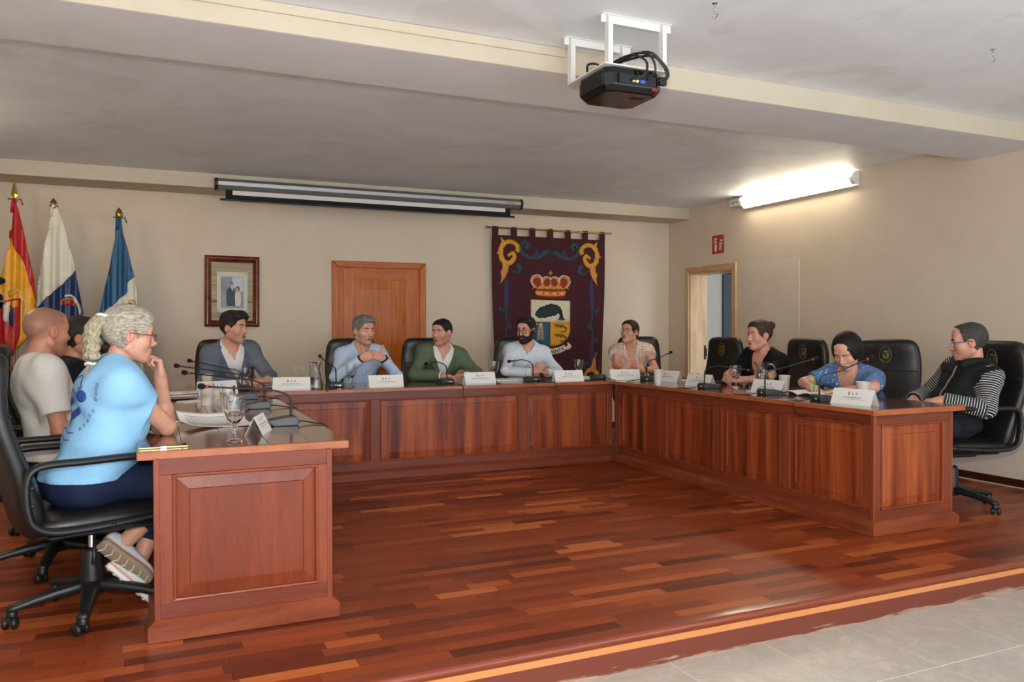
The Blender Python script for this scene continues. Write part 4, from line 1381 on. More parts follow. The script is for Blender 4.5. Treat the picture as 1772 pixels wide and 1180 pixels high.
# ---------------------------------------------------------------- framed photograph
M_mahf = wood('dark_red_frame', C(74, 28, 16), C(104, 44, 24), C(128, 60, 34), (6, 6, 6), 0.15, 0.6, 30, 1.2)
pf_ = thing('framed_photograph', 'framed official photograph of a standing couple on the back wall', 'picture frame', (0.695, YB, 1.645))
pf_.rotation_euler = (0, 0.008, 0)
hw, hh, fw_ = 0.268, 0.365, 0.066
for nm, pts in (('frame_side', [(-hw, -hh), (-hw + fw_, -hh + fw_), (-hw + fw_, hh - fw_), (-hw, hh)]), ('frame_side', [(hw, -hh), (hw - fw_, -hh + fw_), (hw - fw_, hh - fw_), (hw, hh)]),
                ('frame_rail', [(-hw, hh), (-hw + fw_, hh - fw_), (hw - fw_, hh - fw_), (hw, hh)]), ('frame_rail', [(-hw, -hh), (-hw + fw_, -hh + fw_), (hw - fw_, -hh + fw_), (hw, -hh)])):
    a, b_, c_, d_ = pts
    lerp = lambda p, q, t: (p[0] + (q[0] - p[0]) * t, p[1] + (q[1] - p[1]) * t)
    st = [(0, -0.0), (0, -0.03), (0.35, -0.042), (0.5, -0.040), (0.62, -0.028), (0.95, -0.020), (1, -0.016), (1, 0)]
    vs = [(*((lambda p: (p[0], dpt, p[1]))(lerp(a, b_, t_))),) for t_, dpt in st] + [(*((lambda p: (p[0], dpt, p[1]))(lerp(d_, c_, t_))),) for t_, dpt in st]
    m_ = len(st)
    MB().add(vs, [(i, i + 1, m_ + i + 1, m_ + i) for i in range(m_ - 1)]).build(nm, M_mahf, pf_, smooth=True, ang=50)
k = NT('banded_mat_board')
v = k.vec((0.4, 1, 26), True)
n1 = k.noise(v, 1.0, 4, 0.7, 0.6)
k.l(k.ramp(n1, [(0.33, C(60, 50, 42)), (0.40, C(150, 130, 98)), (0.6, C(178, 158, 120)), (0.75, C(160, 138, 104))]), k.b.inputs['Base Color'])
k.b.inputs['Roughness'].default_value = 0.5
MB().box(-hw + 0.05, hw - 0.05, -0.012, -0.004, -hh + 0.05, hh - 0.05).build('mat_board', k.m, pf_)
ph = MB().box(-0.15, 0.15, -0.018, -0.012, -0.215, 0.20).build('photo_mount', plain('cream_card', C(206, 198, 178), 0.5), pf_)
for u in (-0.132, 0.132):
    for w in (-0.195, 0.18):
        MB().lathe([(0.009, 0), (0.009, 0.006), (0.004, 0.008)], 12, axis='y').xf(Matrix.Translation((u, -0.018, w)) @ Matrix.Rotation(PI, 4, 'Z')).build('steel_stud', M_chr, ph, smooth=True)
k = NT('printed_portrait_background')
n1 = k.noise(k.vec((1, 1, 1), True), 5, 3)
k.l(k.ramp(n1, [(0.3, C(118, 126, 136)), (0.7, C(150, 158, 166))]), k.b.inputs['Base Color'])
MB().box(-0.112, 0.112, -0.0195, -0.018, -0.17, 0.152).build('photo_print', k.m, ph)
FY = lambda d: (lambda u, w: Vector((u, -0.0195 - d, w)))
M_suit, M_flesh, M_crm = plain('print_dark_suit', C(44, 50, 58), 0.5), plain('print_skin', C(176, 150, 136), 0.5), plain('print_cream_suit', C(214, 204, 176), 0.5)
patch('print_light_column', [(0.0, 0.0), (0.108, 0.0), (0.108, 0.148), (0.0, 0.148)], 0.5, FY(0.0002), plain('print_pale', C(190, 196, 202), 0.5), ph, smooth=False)
patch('print_figure_suit', [(-0.055, -0.15), (0.028, -0.15), (0.03, -0.02), (0.032, 0.01), (0.022, 0.03), (-0.002, 0.045), (-0.02, 0.045), (-0.045, 0.03), (-0.058, 0.0), (-0.06, -0.06)], 0.5, FY(0.0004), M_suit, ph, smooth=False)
patch('print_figure_shirt', [(-0.016, 0.045), (0.0, 0.045), (0.012, 0.0), (-0.003, 0.02)], 0.5, FY(0.0006), M_paper, ph, smooth=False)
patch('print_face', arc(-0.006, 0.066, 0.016, 0.023, 0, 330, 11), 0.5, FY(0.0006), M_flesh, ph, smooth=False)
patch('print_hair', arc(-0.006, 0.08, 0.018, 0.014, 0, 180, 8), 0.5, FY(0.0008), plain('print_hair', C(40, 34, 30), 0.5), ph, smooth=False)
patch('print_figure_jacket', [(0.03, -0.15), (0.078, -0.15), (0.085, -0.08), (0.082, -0.03), (0.07, -0.005), (0.045, 0.0), (0.03, -0.01), (0.026, -0.06)], 0.5, FY(0.0007), M_crm, ph, smooth=False)
patch('print_hair', arc(0.052, 0.028, 0.022, 0.027, 0, 345, 12), 0.5, FY(0.0007), plain('print_brown_hair', C(62, 46, 38), 0.5), ph, smooth=False)
patch('print_face', arc(0.049, 0.022, 0.0125, 0.019, 0, 330, 11), 0.5, FY(0.0009), M_flesh, ph, smooth=False)

# light switch
sw = thing('light_switch', 'cream double light switch on the back wall', 'switch', (1.367, YB, 0.81))
MB().box(-0.06, 0.06, -0.01, 0, -0.042, 0.042).build('plate', plain('cream_plastic', C(222, 212, 186), 0.4), sw, bevel=0.004)
for e in (-1, 1):
    MB().box(e * 0.012 - 0.011, e * 0.012 + 0.011, -0.014, -0.009, -0.022, 0.022).build('rocker', plain('cream_rocker', C(206, 196, 170), 0.4), sw, bevel=0.002)

# fire extinguisher sign on the right wall
sg = thing('fire_extinguisher_sign', 'red fire extinguisher sign above the open doorway', 'sign', (XW, 7.665, 2.26))
sg.rotation_euler = (0, 0, -PI / 2)
MB().box(-0.107, 0.107, -0.004, 0, -0.11, 0.11).build('board', plain('sign_red', C(176, 30, 34), 0.4, var=0.02), sg)
SF = lambda u, w: Vector((u, -0.0046, w))
M_sw = plain('sign_cream', C(232, 222, 190), 0.5, var=0.02)
patch('extinguisher_body', [(-0.062, -0.085), (-0.02, -0.085), (-0.02, 0.03), (-0.028, 0.042), (-0.054, 0.042), (-0.062, 0.03)], 0.5, SF, M_sw, sg, smooth=False)
patch('extinguisher_valve', [(-0.05, 0.045), (-0.034, 0.045), (-0.034, 0.055), (-0.018, 0.055), (-0.025, 0.075), (-0.04, 0.088), (-0.052, 0.078)], 0.5, SF, M_sw, sg, smooth=False)
patch('extinguisher_hose', ribbon(smooth_path([(-0.05, 0.07), (-0.066, 0.065), (-0.074, 0.045), (-0.072, 0.02)], 4), 0.007), 0.5, SF, M_sw, sg, smooth=False)
patch('label_window', [(-0.055, 0.0), (-0.027, 0.0), (-0.027, 0.018), (-0.055, 0.018)], 0.5, lambda u, w: Vector((u, -0.0052, w)), MATS['sign_red'], sg, smooth=False)
for i, (u, w, s) in enumerate(((0.045, -0.065, 1.0), (0.05, -0.032, 1.0), (0.055, 0.0, 1.1), (0.065, 0.035, 1.1))):
    patch('flame', smooth_path([(u - 0.03 * s, w + 0.02), (u - 0.005, w - 0.012), (u + 0.026 * s, w + 0.012), (u + 0.024 * s, w + 0.03), (u + 0.008, w + 0.006), (u - 0.018, w + 0.022)], 3), 0.5, SF, M_sw, sg, smooth=False)
patch('corner_symbol', [(0.082, 0.085), (0.1, 0.085), (0.1, 0.103), (0.082, 0.103)], 0.5, SF, plain('sign_pink', C(214, 140, 130), 0.5), sg, smooth=False)

# ---------------------------------------------------------------- tapestry banner
TX, TY = 4.35, YB - 0.05
M_vel = plain('maroon_velvet', C(66, 18, 28), 0.85, var=0.18, scale=60, bump=0.3)
M_au = plain('gold_applique', C(214, 150, 34), 0.6, var=0.06, scale=20)
M_auo = plain('ochre_applique', C(206, 138, 66), 0.6, var=0.06)
M_teal = plain('teal_applique', C(34, 68, 72), 0.7, var=0.08)
M_vio = plain('violet_applique', C(56, 44, 92), 0.7, var=0.1)
M_crmc = plain('cream_applique', C(220, 208, 180), 0.7, var=0.03)
M_crim = plain('crimson_applique', C(150, 28, 34), 0.7, var=0.06)
M_dgr = plain('dark_green_applique', C(16, 46, 46), 0.7, var=0.1)
M_blu = plain('steel_blue_applique', C(38, 84, 104), 0.7, var=0.04)
M_yel = plain('amber_applique', C(216, 150, 30), 0.7, var=0.04)
M_stone = plain('stone_applique', C(170, 152, 130), 0.7)
M_olive = plain('olive_applique', C(112, 88, 26), 0.7)
M_pearl = plain('pearl', C(234, 228, 216), 0.4)
tp = thing('tapestry', 'maroon velvet tapestry with crowned coat of arms and gold scrolls', 'tapestry', (TX, TY, 0))


def cloth_y(u, z):
    t_ = max(0, min(1, (2.36 - z) / 1.7))
    return -0.004 - 0.012 * t_ * math.sin(u * 5 + 0.8) - 0.008 * t_ * math.sin(u * 11 + z * 2)


def TF(h):
    return lambda u, z: Vector((u, cloth_y(u, z) - h, z))


def outer(z):
    t_ = (2.365 - z) / 1.8
    return 0.765 + 0.01 * math.sin(t_ * 5) - 0.03 * t_


pl = [(-outer(z) - 0.0, z) for z in [0.56 + i * 0.09 for i in range(21)]] + [(outer(z), z) for z in [2.36 - i * 0.09 for i in range(21)]]
patch('cloth', pl[::-1], 0.05, TF(0), M_vel, tp, 0.006)
rod = MB().tube([(-0.82, -0.012, 2.447), (0.84, -0.012, 2.447)], 0.009, 12).build('brass_rod', plain('brass', C(170, 138, 66), 0.25, 0.9), tp, smooth=True, ang=50)
for e in (-1, 1):
    MB().ball((e * 0.835 + 0.01, -0.012, 2.447), (0.02, 0.014, 0.014)).build('finial', MATS['brass'], rod, smooth=True)
for i in range(7):
    u = -0.725 + i * 1.45 / 6
    MB().tube([(u, -0.02, 2.34), (u, -0.024, 2.43), (u, -0.014, 2.463), (u, 0.0, 2.45), (u, -0.004, 2.36)], 0.036, 4, sx=0.08, up=(0, 1, 0)).build('hanging_tab', M_vel, tp)

nm_i = 0


def app(name, pts, mat, h=0.006, sp=0.04):
    return patch(name, pts, sp, TF(h), mat, tp, 0.0025)


def mir(pts, s):
    return [(s * u, z) for u, z in pts][::1 if s > 0 else -1]


for s, zf in ((1, None), (-1, None)):
    q = lambda P: mir(P, -s)
    # golden corner scroll (top), drawn for the left-hand corner
    app('gold_scroll', q(ribbon(smooth_path([(-0.445, 2.17), (-0.43, 2.215), (-0.46, 2.265), (-0.53, 2.29), (-0.605, 2.27), (-0.65, 2.205), (-0.65, 2.12), (-0.62, 2.055), (-0.56, 2.03), (-0.505, 2.06), (-0.475, 2.12), (-0.505, 2.155), (-0.56, 2.12)], 4),
        [0.055] + [0.06] * 6 + [0.05] * 8 + [0.055, 0.06, 0.065, 0.07] * 4 + [0.06] * 8 + [0.05] * 6 + [0.035] * 4 + [0.02] * 9)), M_au)
    app('gold_leaf_tip', q([(-0.60, 2.29), (-0.66, 2.345), (-0.645, 2.27)]), M_au, 0.007)
    app('gold_leaf_tip', q([(-0.66, 2.20), (-0.715, 2.14), (-0.66, 2.13)]), M_au, 0.007)
    app('ochre_leaf', q([(-0.63, 2.04), (-0.55, 2.02), (-0.56, 1.93), (-0.60, 1.86), (-0.665, 1.78), (-0.645, 1.87), (-0.66, 1.93), (-0.635, 1.96)]), M_auo, 0.007)
    app('teal_curl', q(ribbon(smooth_path([(-0.545, 1.98), (-0.49, 1.935), (-0.43, 1.93), (-0.395, 1.97), (-0.415, 2.01), (-0.45, 1.995)], 4), [0.015] * 4 + [0.03] * 4 + [0.05] * 8 + [0.055] * 5)), M_teal)
    app('teal_scroll', q(ribbon(smooth_path([(-0.30, 2.22), (-0.34, 2.215), (-0.35, 2.25), (-0.31, 2.28), (-0.26, 2.285), (-0.38, 2.28), (-0.40, 2.22), (-0.36, 2.15), (-0.26, 2.11), (-0.15, 2.13), (-0.06, 2.185), (-0.02, 2.16)][5:], 5),
        [0.03] * 6 + [0.045] * 12 + [0.06] * 10 + [0.04] * 4)), M_teal)
    app('teal_curl', q(ribbon(smooth_path([(-0.38, 2.24), (-0.37, 2.285), (-0.325, 2.295), (-0.295, 2.26), (-0.315, 2.225), (-0.335, 2.235)], 4), [0.045] * 21)), M_teal, 0.0065)
    app('violet_leaf', q([(-0.27, 2.13), (-0.21, 2.16), (-0.20, 2.25), (-0.165, 2.20), (-0.15, 2.15), (-0.18, 2.12)]), M_vio, 0.0068)
    # side garland
    app('violet_leaf', q([(-0.60, 1.93), (-0.56, 1.85), (-0.54, 1.70), (-0.555, 1.55), (-0.58, 1.45), (-0.60, 1.45), (-0.615, 1.55), (-0.61, 1.72)]), M_vio)
    app('teal_stem', q(ribbon(smooth_path([(-0.58, 1.50), (-0.585, 1.38), (-0.56, 1.30), (-0.585, 1.24), (-0.59, 1.15), (-0.575, 1.06)], 5), [0.022] * 26)), M_teal, 0.0065)
    app('teal_curl', q(ribbon(smooth_path([(-0.60, 1.5), (-0.64, 1.46), (-0.665, 1.48), (-0.655, 1.51)], 4), 0.028)), M_teal)
    app('teal_curl', q(ribbon(smooth_path([(-0.575, 1.33), (-0.535, 1.30), (-0.53, 1.265), (-0.56, 1.25)], 4), 0.036)), M_teal)
    app('teal_curl', q(ribbon(smooth_path([(-0.60, 1.10), (-0.645, 1.09), (-0.66, 1.115), (-0.64, 1.13)], 4), 0.028)), M_teal)
    app('violet_leaf', q([(-0.575, 1.16), (-0.545, 1.02), (-0.55, 0.87), (-0.58, 0.74), (-0.60, 0.80), (-0.615, 0.95), (-0.60, 1.08)]), M_vio)
    # golden corner scroll (bottom)
    app('ochre_leaf', q([(-0.66, 0.985), (-0.60, 0.88), (-0.57, 0.80), (-0.55, 0.75), (-0.63, 0.74), (-0.64, 0.82), (-0.63, 0.87)]), M_auo, 0.0075)
    app('gold_scroll', q(ribbon(smooth_path([(-0.56, 0.67), (-0.505, 0.635), (-0.48, 0.67), (-0.51, 0.72), (-0.57, 0.745), (-0.63, 0.72), (-0.655, 0.66), (-0.62, 0.61), (-0.54, 0.595)], 4), [0.02] * 5 + [0.035] * 8 + [0.055] * 8 + [0.065] * 12)), M_au, 0.0068)
    app('teal_leaf', q([(-0.46, 0.70), (-0.36, 0.735), (-0.22, 0.71), (-0.12, 0.64), (-0.22, 0.645), (-0.32, 0.67), (-0.42, 0.655)]), M_teal)
    app('teal_curl', q(ribbon(smooth_path([(-0.56, 0.8), (-0.5, 0.825), (-0.45, 0.80), (-0.455, 0.76), (-0.48, 0.77)], 4), 0.035)), M_teal)
# crown
cz = 1.66
crb = [(-0.205, cz), (0.205, cz)]
app('crown_lining', [(-0.18, cz - 0.035), (0.18, cz - 0.035), (0.205, cz + 0.10), (0.24, cz + 0.17), (0.18, cz + 0.23), (0.09, cz + 0.205), (0.0, cz + 0.22), (-0.09, cz + 0.205), (-0.18, cz + 0.23), (-0.24, cz + 0.17), (-0.205, cz + 0.10)], M_crim, 0.007)
app('crown_base_lining', arc(0, cz - 0.005, 0.19, 0.03, 180, 360, 10), M_crim, 0.0085)
app('crown_band', [(-0.195, cz + 0.0)] + [(-0.195 + i * 0.039, cz - 0.012 * math.sin(i / 10 * PI)) for i in range(1, 10)] + [(0.195, cz), (0.212, cz + 0.055)] + [(0.212 - i * 0.0424, cz + 0.055 - 0.012 * math.sin(i / 10 * PI)) for i in range(1, 10)] + [(-0.212, cz + 0.055)], M_au, 0.011)
for i in range(7):
    u = -0.21 + i * 0.07
    app('crown_arch', ribbon(arc(u, cz + 0.07, 0.034, 0.024, 0, 180, 8), 0.012), M_au, 0.0115, 0.1)
for i, u in enumerate((-0.11, 0.0, 0.11)):
    app('crown_fleuron', [(u - 0.045, cz + 0.085), (u - 0.02, cz + 0.075), (u + 0.02, cz + 0.075), (u + 0.045, cz + 0.085), (u + 0.04, cz + 0.115), (u + 0.018, cz + 0.12), (u + 0.012, cz + 0.14), (u - 0.012, cz + 0.14), (u - 0.018, cz + 0.12), (u - 0.04, cz + 0.115)], M_au, 0.0118, 0.1)
for s in (-1, 1):
    app('crown_rib', ribbon([(s * a_, b_) for a_, b_ in smooth_path([(0.20, cz + 0.09), (0.245, cz + 0.15), (0.225, cz + 0.21), (0.16, cz + 0.225), (0.12, cz + 0.19)], 5)], 0.03), M_auo, 0.0105, 0.1)
    app('crown_rib', ribbon([(s * a_, b_) for a_, b_ in smooth_path([(0.09, cz + 0.10), (0.105, cz + 0.16), (0.075, cz + 0.205), (0.03, cz + 0.215), (0.0, cz + 0.19)], 5)], 0.022), M_auo, 0.0105, 0.1)
    pts = smooth_path([(0.225, cz + 0.10), (0.265, cz + 0.16), (0.24, cz + 0.225), (0.165, cz + 0.242), (0.115, cz + 0.20), (0.125, cz + 0.15)], 4)
    for (a_, b_) in pts:
        p_ = TF(0.014)(s * a_, b_)
        MB().ball(tuple(p_), 0.0085, 8, 5).build('pearl', M_pearl, tp, smooth=True)
    pts = smooth_path([(0.12, cz + 0.15), (0.115, cz + 0.2), (0.06, cz + 0.225), (0.0, cz + 0.205)], 4)
    for (a_, b_) in pts[2:-1]:
        p_ = TF(0.014)(s * a_, b_)
        MB().ball(tuple(p_), 0.0075, 8, 5).build('pearl', M_pearl, tp, smooth=True)
for i in range(5):
    p_ = TF(0.014)(0, cz + 0.14 + i * 0.016)
    MB().ball(tuple(p_), 0.007, 8, 5).build('pearl', M_pearl, tp, smooth=True)
for u in (-0.15, -0.055, 0.055, 0.15):
    p_ = TF(0.016)(u, cz + 0.09)
    MB().ball(tuple(p_), (0.008, 0.006, 0.016), 8, 5).build('pearl', M_pearl, tp, smooth=True)
for i, (u, mt) in enumerate(((-0.10, M_dgr), (-0.05, M_pearl), (0.0, M_crim), (0.05, M_pearl), (0.10, M_dgr), (-0.15, M_pearl), (0.15, M_pearl))):
    app('crown_jewel', arc(u, cz + 0.022, 0.012, 0.008, 0, 330, 11), mt, 0.014, 0.1)
app('crown_cross', [(-0.006, cz + 0.225), (0.006, cz + 0.225), (0.006, cz + 0.262), (0.026, cz + 0.258), (0.026, cz + 0.28), (0.006, cz + 0.276), (0.012, cz + 0.30), (-0.012, cz + 0.30), (-0.006, cz + 0.276), (-0.026, cz + 0.28), (-0.026, cz + 0.258), (-0.006, cz + 0.262)], M_au, 0.012, 0.1)
app('crown_orb', arc(0, cz + 0.225, 0.014, 0.014, 0, 330, 11), M_dgr, 0.012, 0.1)
# shield
sx0, sx1, sz0, sz1 = -0.262, 0.268, 1.04, 1.605
zm, xm = 1.335, -0.01
fnb = lambda u: sz0 + 0.16 * (1 - math.sqrt(max(0, 1 - ((u - 0.003) / 0.268) ** 2))) * 1.25
app('shield_chief', [(sx0, zm), (sx1, zm), (sx1, sz1 - 0.01), (sx0, sz1)], M_crmc, 0.008, 0.06)
app('shield_left_field', [(sx0, zm)] + [(sx0 + (xm - sx0) * i / 10, fnb(sx0 + (xm - sx0) * i / 10)) for i in range(11)] + [(xm, zm)], M_blu, 0.008, 0.06)
app('shield_right_field', [(xm, zm)] + [(xm + (sx1 - xm) * i / 10, fnb(xm + (sx1 - xm) * i / 10)) for i in range(11)] + [(sx1, zm)], M_yel, 0.008, 0.06)
rt_ = random.Random(3)
cr = []
for i in range(40):
    a = math.radians(i * 9)
    cr.append((-0.03 + 0.175 * math.cos(a) * (1 + 0.06 * rt_.uniform(-1, 1)), 1.475 + 0.078 * math.sin(a) * (1 + 0.1 * rt_.uniform(-1, 1)) + 0.045 * math.cos(a) * (1 if math.cos(a) < 0 else 0.35) - 0.0))
app('bent_tree_crown', cr, M_dgr, 0.0105, 0.05)
app('bent_tree_trunk', [(0.10, 1.50), (0.155, 1.49), (0.165, 1.43), (0.175, 1.385), (0.215, 1.36), (0.18, 1.365), (0.165, 1.35), (0.155, 1.368), (0.14, 1.347), (0.135, 1.368), (0.10, 1.347), (0.12, 1.372), (0.07, 1.35), (0.115, 1.385), (0.125, 1.42), (0.10, 1.45)], M_dgr, 0.0105, 0.05)
app('lighthouse_tower', [(-0.185, 1.12), (-0.09, 1.12), (-0.105, 1.27), (-0.10, 1.28), (-0.17, 1.28), (-0.168, 1.27)], M_stone, 0.0105, 0.1)
app('lighthouse_lamp', [(-0.155, 1.28), (-0.115, 1.28), (-0.115, 1.31), (-0.135, 1.33), (-0.155, 1.31)], M_crmc, 0.0105, 0.1)
app('light_beam', [(-0.155, 1.30), (-0.155, 1.312), (-0.215, 1.325), (-0.215, 1.29)], M_yel, 0.0105, 0.1)
for z in (1.16, 1.20, 1.24):
    app('lighthouse_window', [(-0.142, z), (-0.130, z), (-0.130, z + 0.016), (-0.142, z + 0.016)], M_mick, 0.0135, 0.1)
for dz in (0.0, -0.115):
    app('lizard_body', [(0.03, 1.305 + dz), (0.07, 1.285 + dz), (0.08, 1.265 + dz), (0.095, 1.278 + dz), (0.125, 1.272 + dz), (0.135, 1.258 + dz), (0.15, 1.272 + dz), (0.175, 1.27 + dz), (0.175, 1.30 + dz), (0.145, 1.305 + dz), (0.10, 1.31 + dz)], M_olive, 0.0105, 0.1)
    app('lizard_tail', ribbon(smooth_path([(0.165, 1.285 + dz), (0.205, 1.265 + dz), (0.208, 1.235 + dz), (0.17, 1.215 + dz), (0.125, 1.222 + dz)], 5), [0.03 - 0.0011 * i for i in range(21)]), M_olive, 0.0106, 0.1)
# motto ribbon
rb = smooth_path([(-0.23, 1.015), (-0.12, 0.985), (0.0, 0.975), (0.12, 0.995), (0.20, 1.025)], 6)
app('motto_ribbon', ribbon(rb, 0.07), M_crmc, 0.009, 0.08)
app('ribbon_curl', smooth_path([(0.20, 0.995), (0.255, 1.0), (0.285, 1.04), (0.24, 1.085), (0.225, 1.075), (0.235, 1.05), (0.20, 1.03)], 3), M_crmc, 0.011, 0.08)
app('ribbon_curl', smooth_path([(-0.22, 0.985), (-0.27, 0.99), (-0.295, 1.03), (-0.25, 1.075), (-0.23, 1.05), (-0.21, 1.03)], 3), M_crmc, 0.011, 0.08)
word = 'OCCIDENTE'
for i, ch in enumerate(word):
    u = -0.185 + i * 0.044
    zc_ = np.interp(u, [p[0] for p in rb], [p[1] for p in rb])
    sl = (np.interp(u + 0.01, [p[0] for p in rb], [p[1] for p in rb]) - np.interp(u - 0.01, [p[0] for p in rb], [p[1] for p in rb])) / 0.02
    me = text_mesh(ch, 0.055, offset=0.0012)
    p_ = TF(0.0135)(u, zc_ - 0.019)
    link('motto_letter', me, M_mick, tp, tuple(p_), (PI / 2, -math.atan(sl), 0))

# ---------------------------------------------------------------- flags on poles in the left corner
M_brass = MATS['brass']


def flag(label, x, y, ztop, spear, regions, sleeve, fold, extra=None, zc=2.4):
    """regions: (name, material, outline) drawn in the hanging flag's own (u, z); z measured down from the top of the cloth"""
    t = thing('flag', label, 'flag', (x, y, 0))
    MB().tube([(0, 0, 0.02), (0, 0, ztop - 0.10)], 0.013, 12).build('pole', plain('pale_wood_pole', C(168, 138, 96), 0.4), t, smooth=True, ang=50)
    MB().lathe([(0.15, 0.0), (0.15, 0.015), (0.06, 0.03), (0.02, 0.06), (0.018, 0.12)], 24).build('floor_stand', M_brass, t, smooth=True, ang=40)
    if spear:
        MB().lathe([(0.013, ztop - 0.11), (0.02, ztop - 0.10), (0.012, ztop - 0.088), (0.016, ztop - 0.08), (0.01, ztop - 0.072)], 14).build('finial_socket', M_brass, t, smooth=True)
        MB().add([(0, 0, ztop + 0.11), (-0.028, 0, ztop - 0.04), (0, 0, ztop - 0.075), (0.028, 0, ztop - 0.04), (0, -0.007, ztop - 0.03), (0, 0.007, ztop - 0.03)], [(0, 1, 4), (1, 2, 4), (2, 3, 4), (3, 0, 4), (1, 0, 5), (2, 1, 5), (3, 2, 5), (0, 3, 5)]).build('spear_tip', M_brass, t)
    else:
        MB().lathe([(0.012, ztop - 0.10), (0.018, ztop - 0.095), (0.012, ztop - 0.085), (0.028, ztop - 0.06), (0.034, ztop - 0.035), (0.03, ztop - 0.01), (0.016, ztop + 0.015), (0.002, ztop + 0.035)], 18).build('acorn_finial', M_brass, t, smooth=True)
    zoff = zc

    def fn(h):
        def g(u, d):
            u, d = u * 0.65, d * 0.63 + max(0, d - 1.5) * 1.3
            k_ = min(1, d / 0.4)
            yy = -0.02 - 0.055 * k_ * (0.6 + 0.4 * math.sin(u * fold + 1.3 + d)) - 0.02 * k_ * math.sin(u * fold * 2.3 + d * 1.5) - h
            return Vector((u, yy, zc - d))
        return g
    for nm, mt, pl_ in regions:
        patch(nm, pl_, 0.03, fn(0), mt, t, 0.004)
    if sleeve:
        MB().tube([(-0.0, -0.01, zc + 0.03), (-0.012, -0.012, zc - 0.02), (-0.018, -0.014, zc - 0.10)], [0.02, 0.03, 0.034], 10, sx=0.5).build('sleeve_loop', sleeve, t, smooth=True)
    MB().tube([(-0.05, -0.02, zc + 0.02), (0, -0.024, zc + 0.012), (0.05, -0.02, zc + 0.018), (0.065, -0.02, zc - 0.03)], 0.006, 6).build('tie_cord', sleeve or M_paper, t, smooth=True)
    if extra:
        extra(t, fn)
    return t


def satin(name, col):
    return plain(name, col, 0.42, var=0.1, scale=8)


M_fr, M_fy, M_fw, M_fb, M_ft, M_fg = satin('flag_red', C(186, 28, 34)), satin('flag_yellow', C(238, 168, 30)), satin('flag_ivory', C(222, 216, 196)), satin('flag_navy', C(24, 46, 92)), satin('flag_teal_blue', C(20, 84, 124)), satin('flag_gold', C(206, 160, 60))
FYD = 8.30
# pixel-to-metre factor at the flags is about 152 px per metre


def ex1(t, fn0):
    fn = lambda h: (lambda u, d: fn0(h)(u * 1.12, d * 1.28))
    g = fn(0.007)
    patch('arms_shield', [(-0.10, 1.10), (0.06, 1.07), (0.05, 1.27), (-0.02, 1.35), (-0.11, 1.30), (-0.14, 1.20)], 0.03, g, M_fr, t, 0.002)
    patch('arms_quarter', [(-0.12, 1.13), (-0.04, 1.11), (-0.06, 1.23), (-0.13, 1.22)], 0.03, fn(0.010), M_fw, t, 0.002)
    patch('arms_castle', [(-0.03, 1.11), (0.04, 1.095), (0.035, 1.17), (-0.03, 1.18)], 0.03, fn(0.010), M_fy, t, 0.002)
    patch('arms_medallion', arc(-0.03, 1.21, 0.032, 0.034, 0, 345, 16), 0.03, fn(0.012), M_fb, t, 0.002)
    patch('arms_medallion', arc(-0.04, 1.29, 0.045, 0.042, 0, 345, 16), 0.03, fn(0.011), satin('arms_rose', C(200, 70, 56)), t, 0.002)
    patch('arms_pillar', [(-0.20, 1.09), (-0.165, 1.03), (-0.12, 1.01), (-0.13, 1.05), (-0.17, 1.07), (-0.18, 1.13), (-0.20, 1.16)], 0.03, g, M_fw, t, 0.002)
    patch('arms_crown', ribbon(smooth_path([(0.03, 0.98), (0.06, 1.0), (0.055, 1.07), (0.10, 1.10), (0.11, 1.17), (0.08, 1.2)], 4), 0.014), 0.05, g, M_fw, t, 0.002)
    patch('arms_crown', [(-0.07, 1.0), (0.01, 0.97), (0.0, 1.04), (-0.06, 1.06)], 0.03, g, M_fg, t, 0.002)
    fn = fn0
    patch('ribbon_end', [(-0.06, 0.42), (-0.015, 0.40), (-0.02, 0.52), (-0.065, 0.53)], 0.05, fn(-0.01), M_fr, t, 0.002)
    patch('ribbon_end', [(-0.06, 0.53), (-0.015, 0.52), (-0.02, 0.60), (-0.05, 0.62)], 0.05, fn(-0.01), M_fy, t, 0.002)


# outlines in (u, depth below top): yellow/red boundaries run diagonally as the cloth hangs
B1 = smooth_path([(0.0, 0.0), (-0.03, 0.55), (0.09, 0.82), (0.17, 1.12), (0.24, 1.38)], 5)
E1 = smooth_path([(-0.035, 0.0), (-0.03, 0.5), (-0.11, 0.85), (-0.20, 1.20), (-0.27, 1.55)], 5)
flag('red and yellow flag on spear-tipped pole, leftmost of three', -1.17, FYD, 2.50, True, [
    ('red_stripe', M_fr, [(0.012, -0.01), (0.05, 0.12), (0.13, 0.55), (0.22, 1.05), (0.265, 1.38)] + B1[::-1]),
    ('yellow_stripe', M_fy, B1[11:] + [(0.22, 1.6), (0.0, 1.7), (-0.17, 1.46)] + [p for p in E1[::-1] if 0.52 < p[1] < 1.40]),
    ('lower_red_stripe', satin('flag_red_lower', C(178, 26, 32)), [p for p in E1 if p[1] > 1.36] + [(-0.29, 1.75), (-0.02, 1.8), (-0.17, 1.47)]),
], M_fr, 34, ex1, 2.40)
B2 = smooth_path([(0.27, 0.93), (0.17, 1.05), (0.02, 1.22), (-0.12, 1.36), (-0.21, 1.47)], 5)


def ex2(t, fn):
    g = fn(0.007)
    patch('arms_crown', arc(0.17, 1.40, 0.085, 0.06, 150, 400, 14), 0.03, g, satin('flag_crest_red', C(160, 36, 34)), t, 0.002)
    patch('arms_band', ribbon(arc(0.17, 1.40, 0.088, 0.064, 150, 400, 14), 0.016), 0.1, fn(0.01), M_fg, t, 0.002)
    patch('arms_scroll', ribbon(smooth_path([(0.13, 1.31), (0.19, 1.29), (0.25, 1.33), (0.30, 1.42), (0.325, 1.52)], 4), 0.03), 0.1, g, M_fw, t, 0.002)


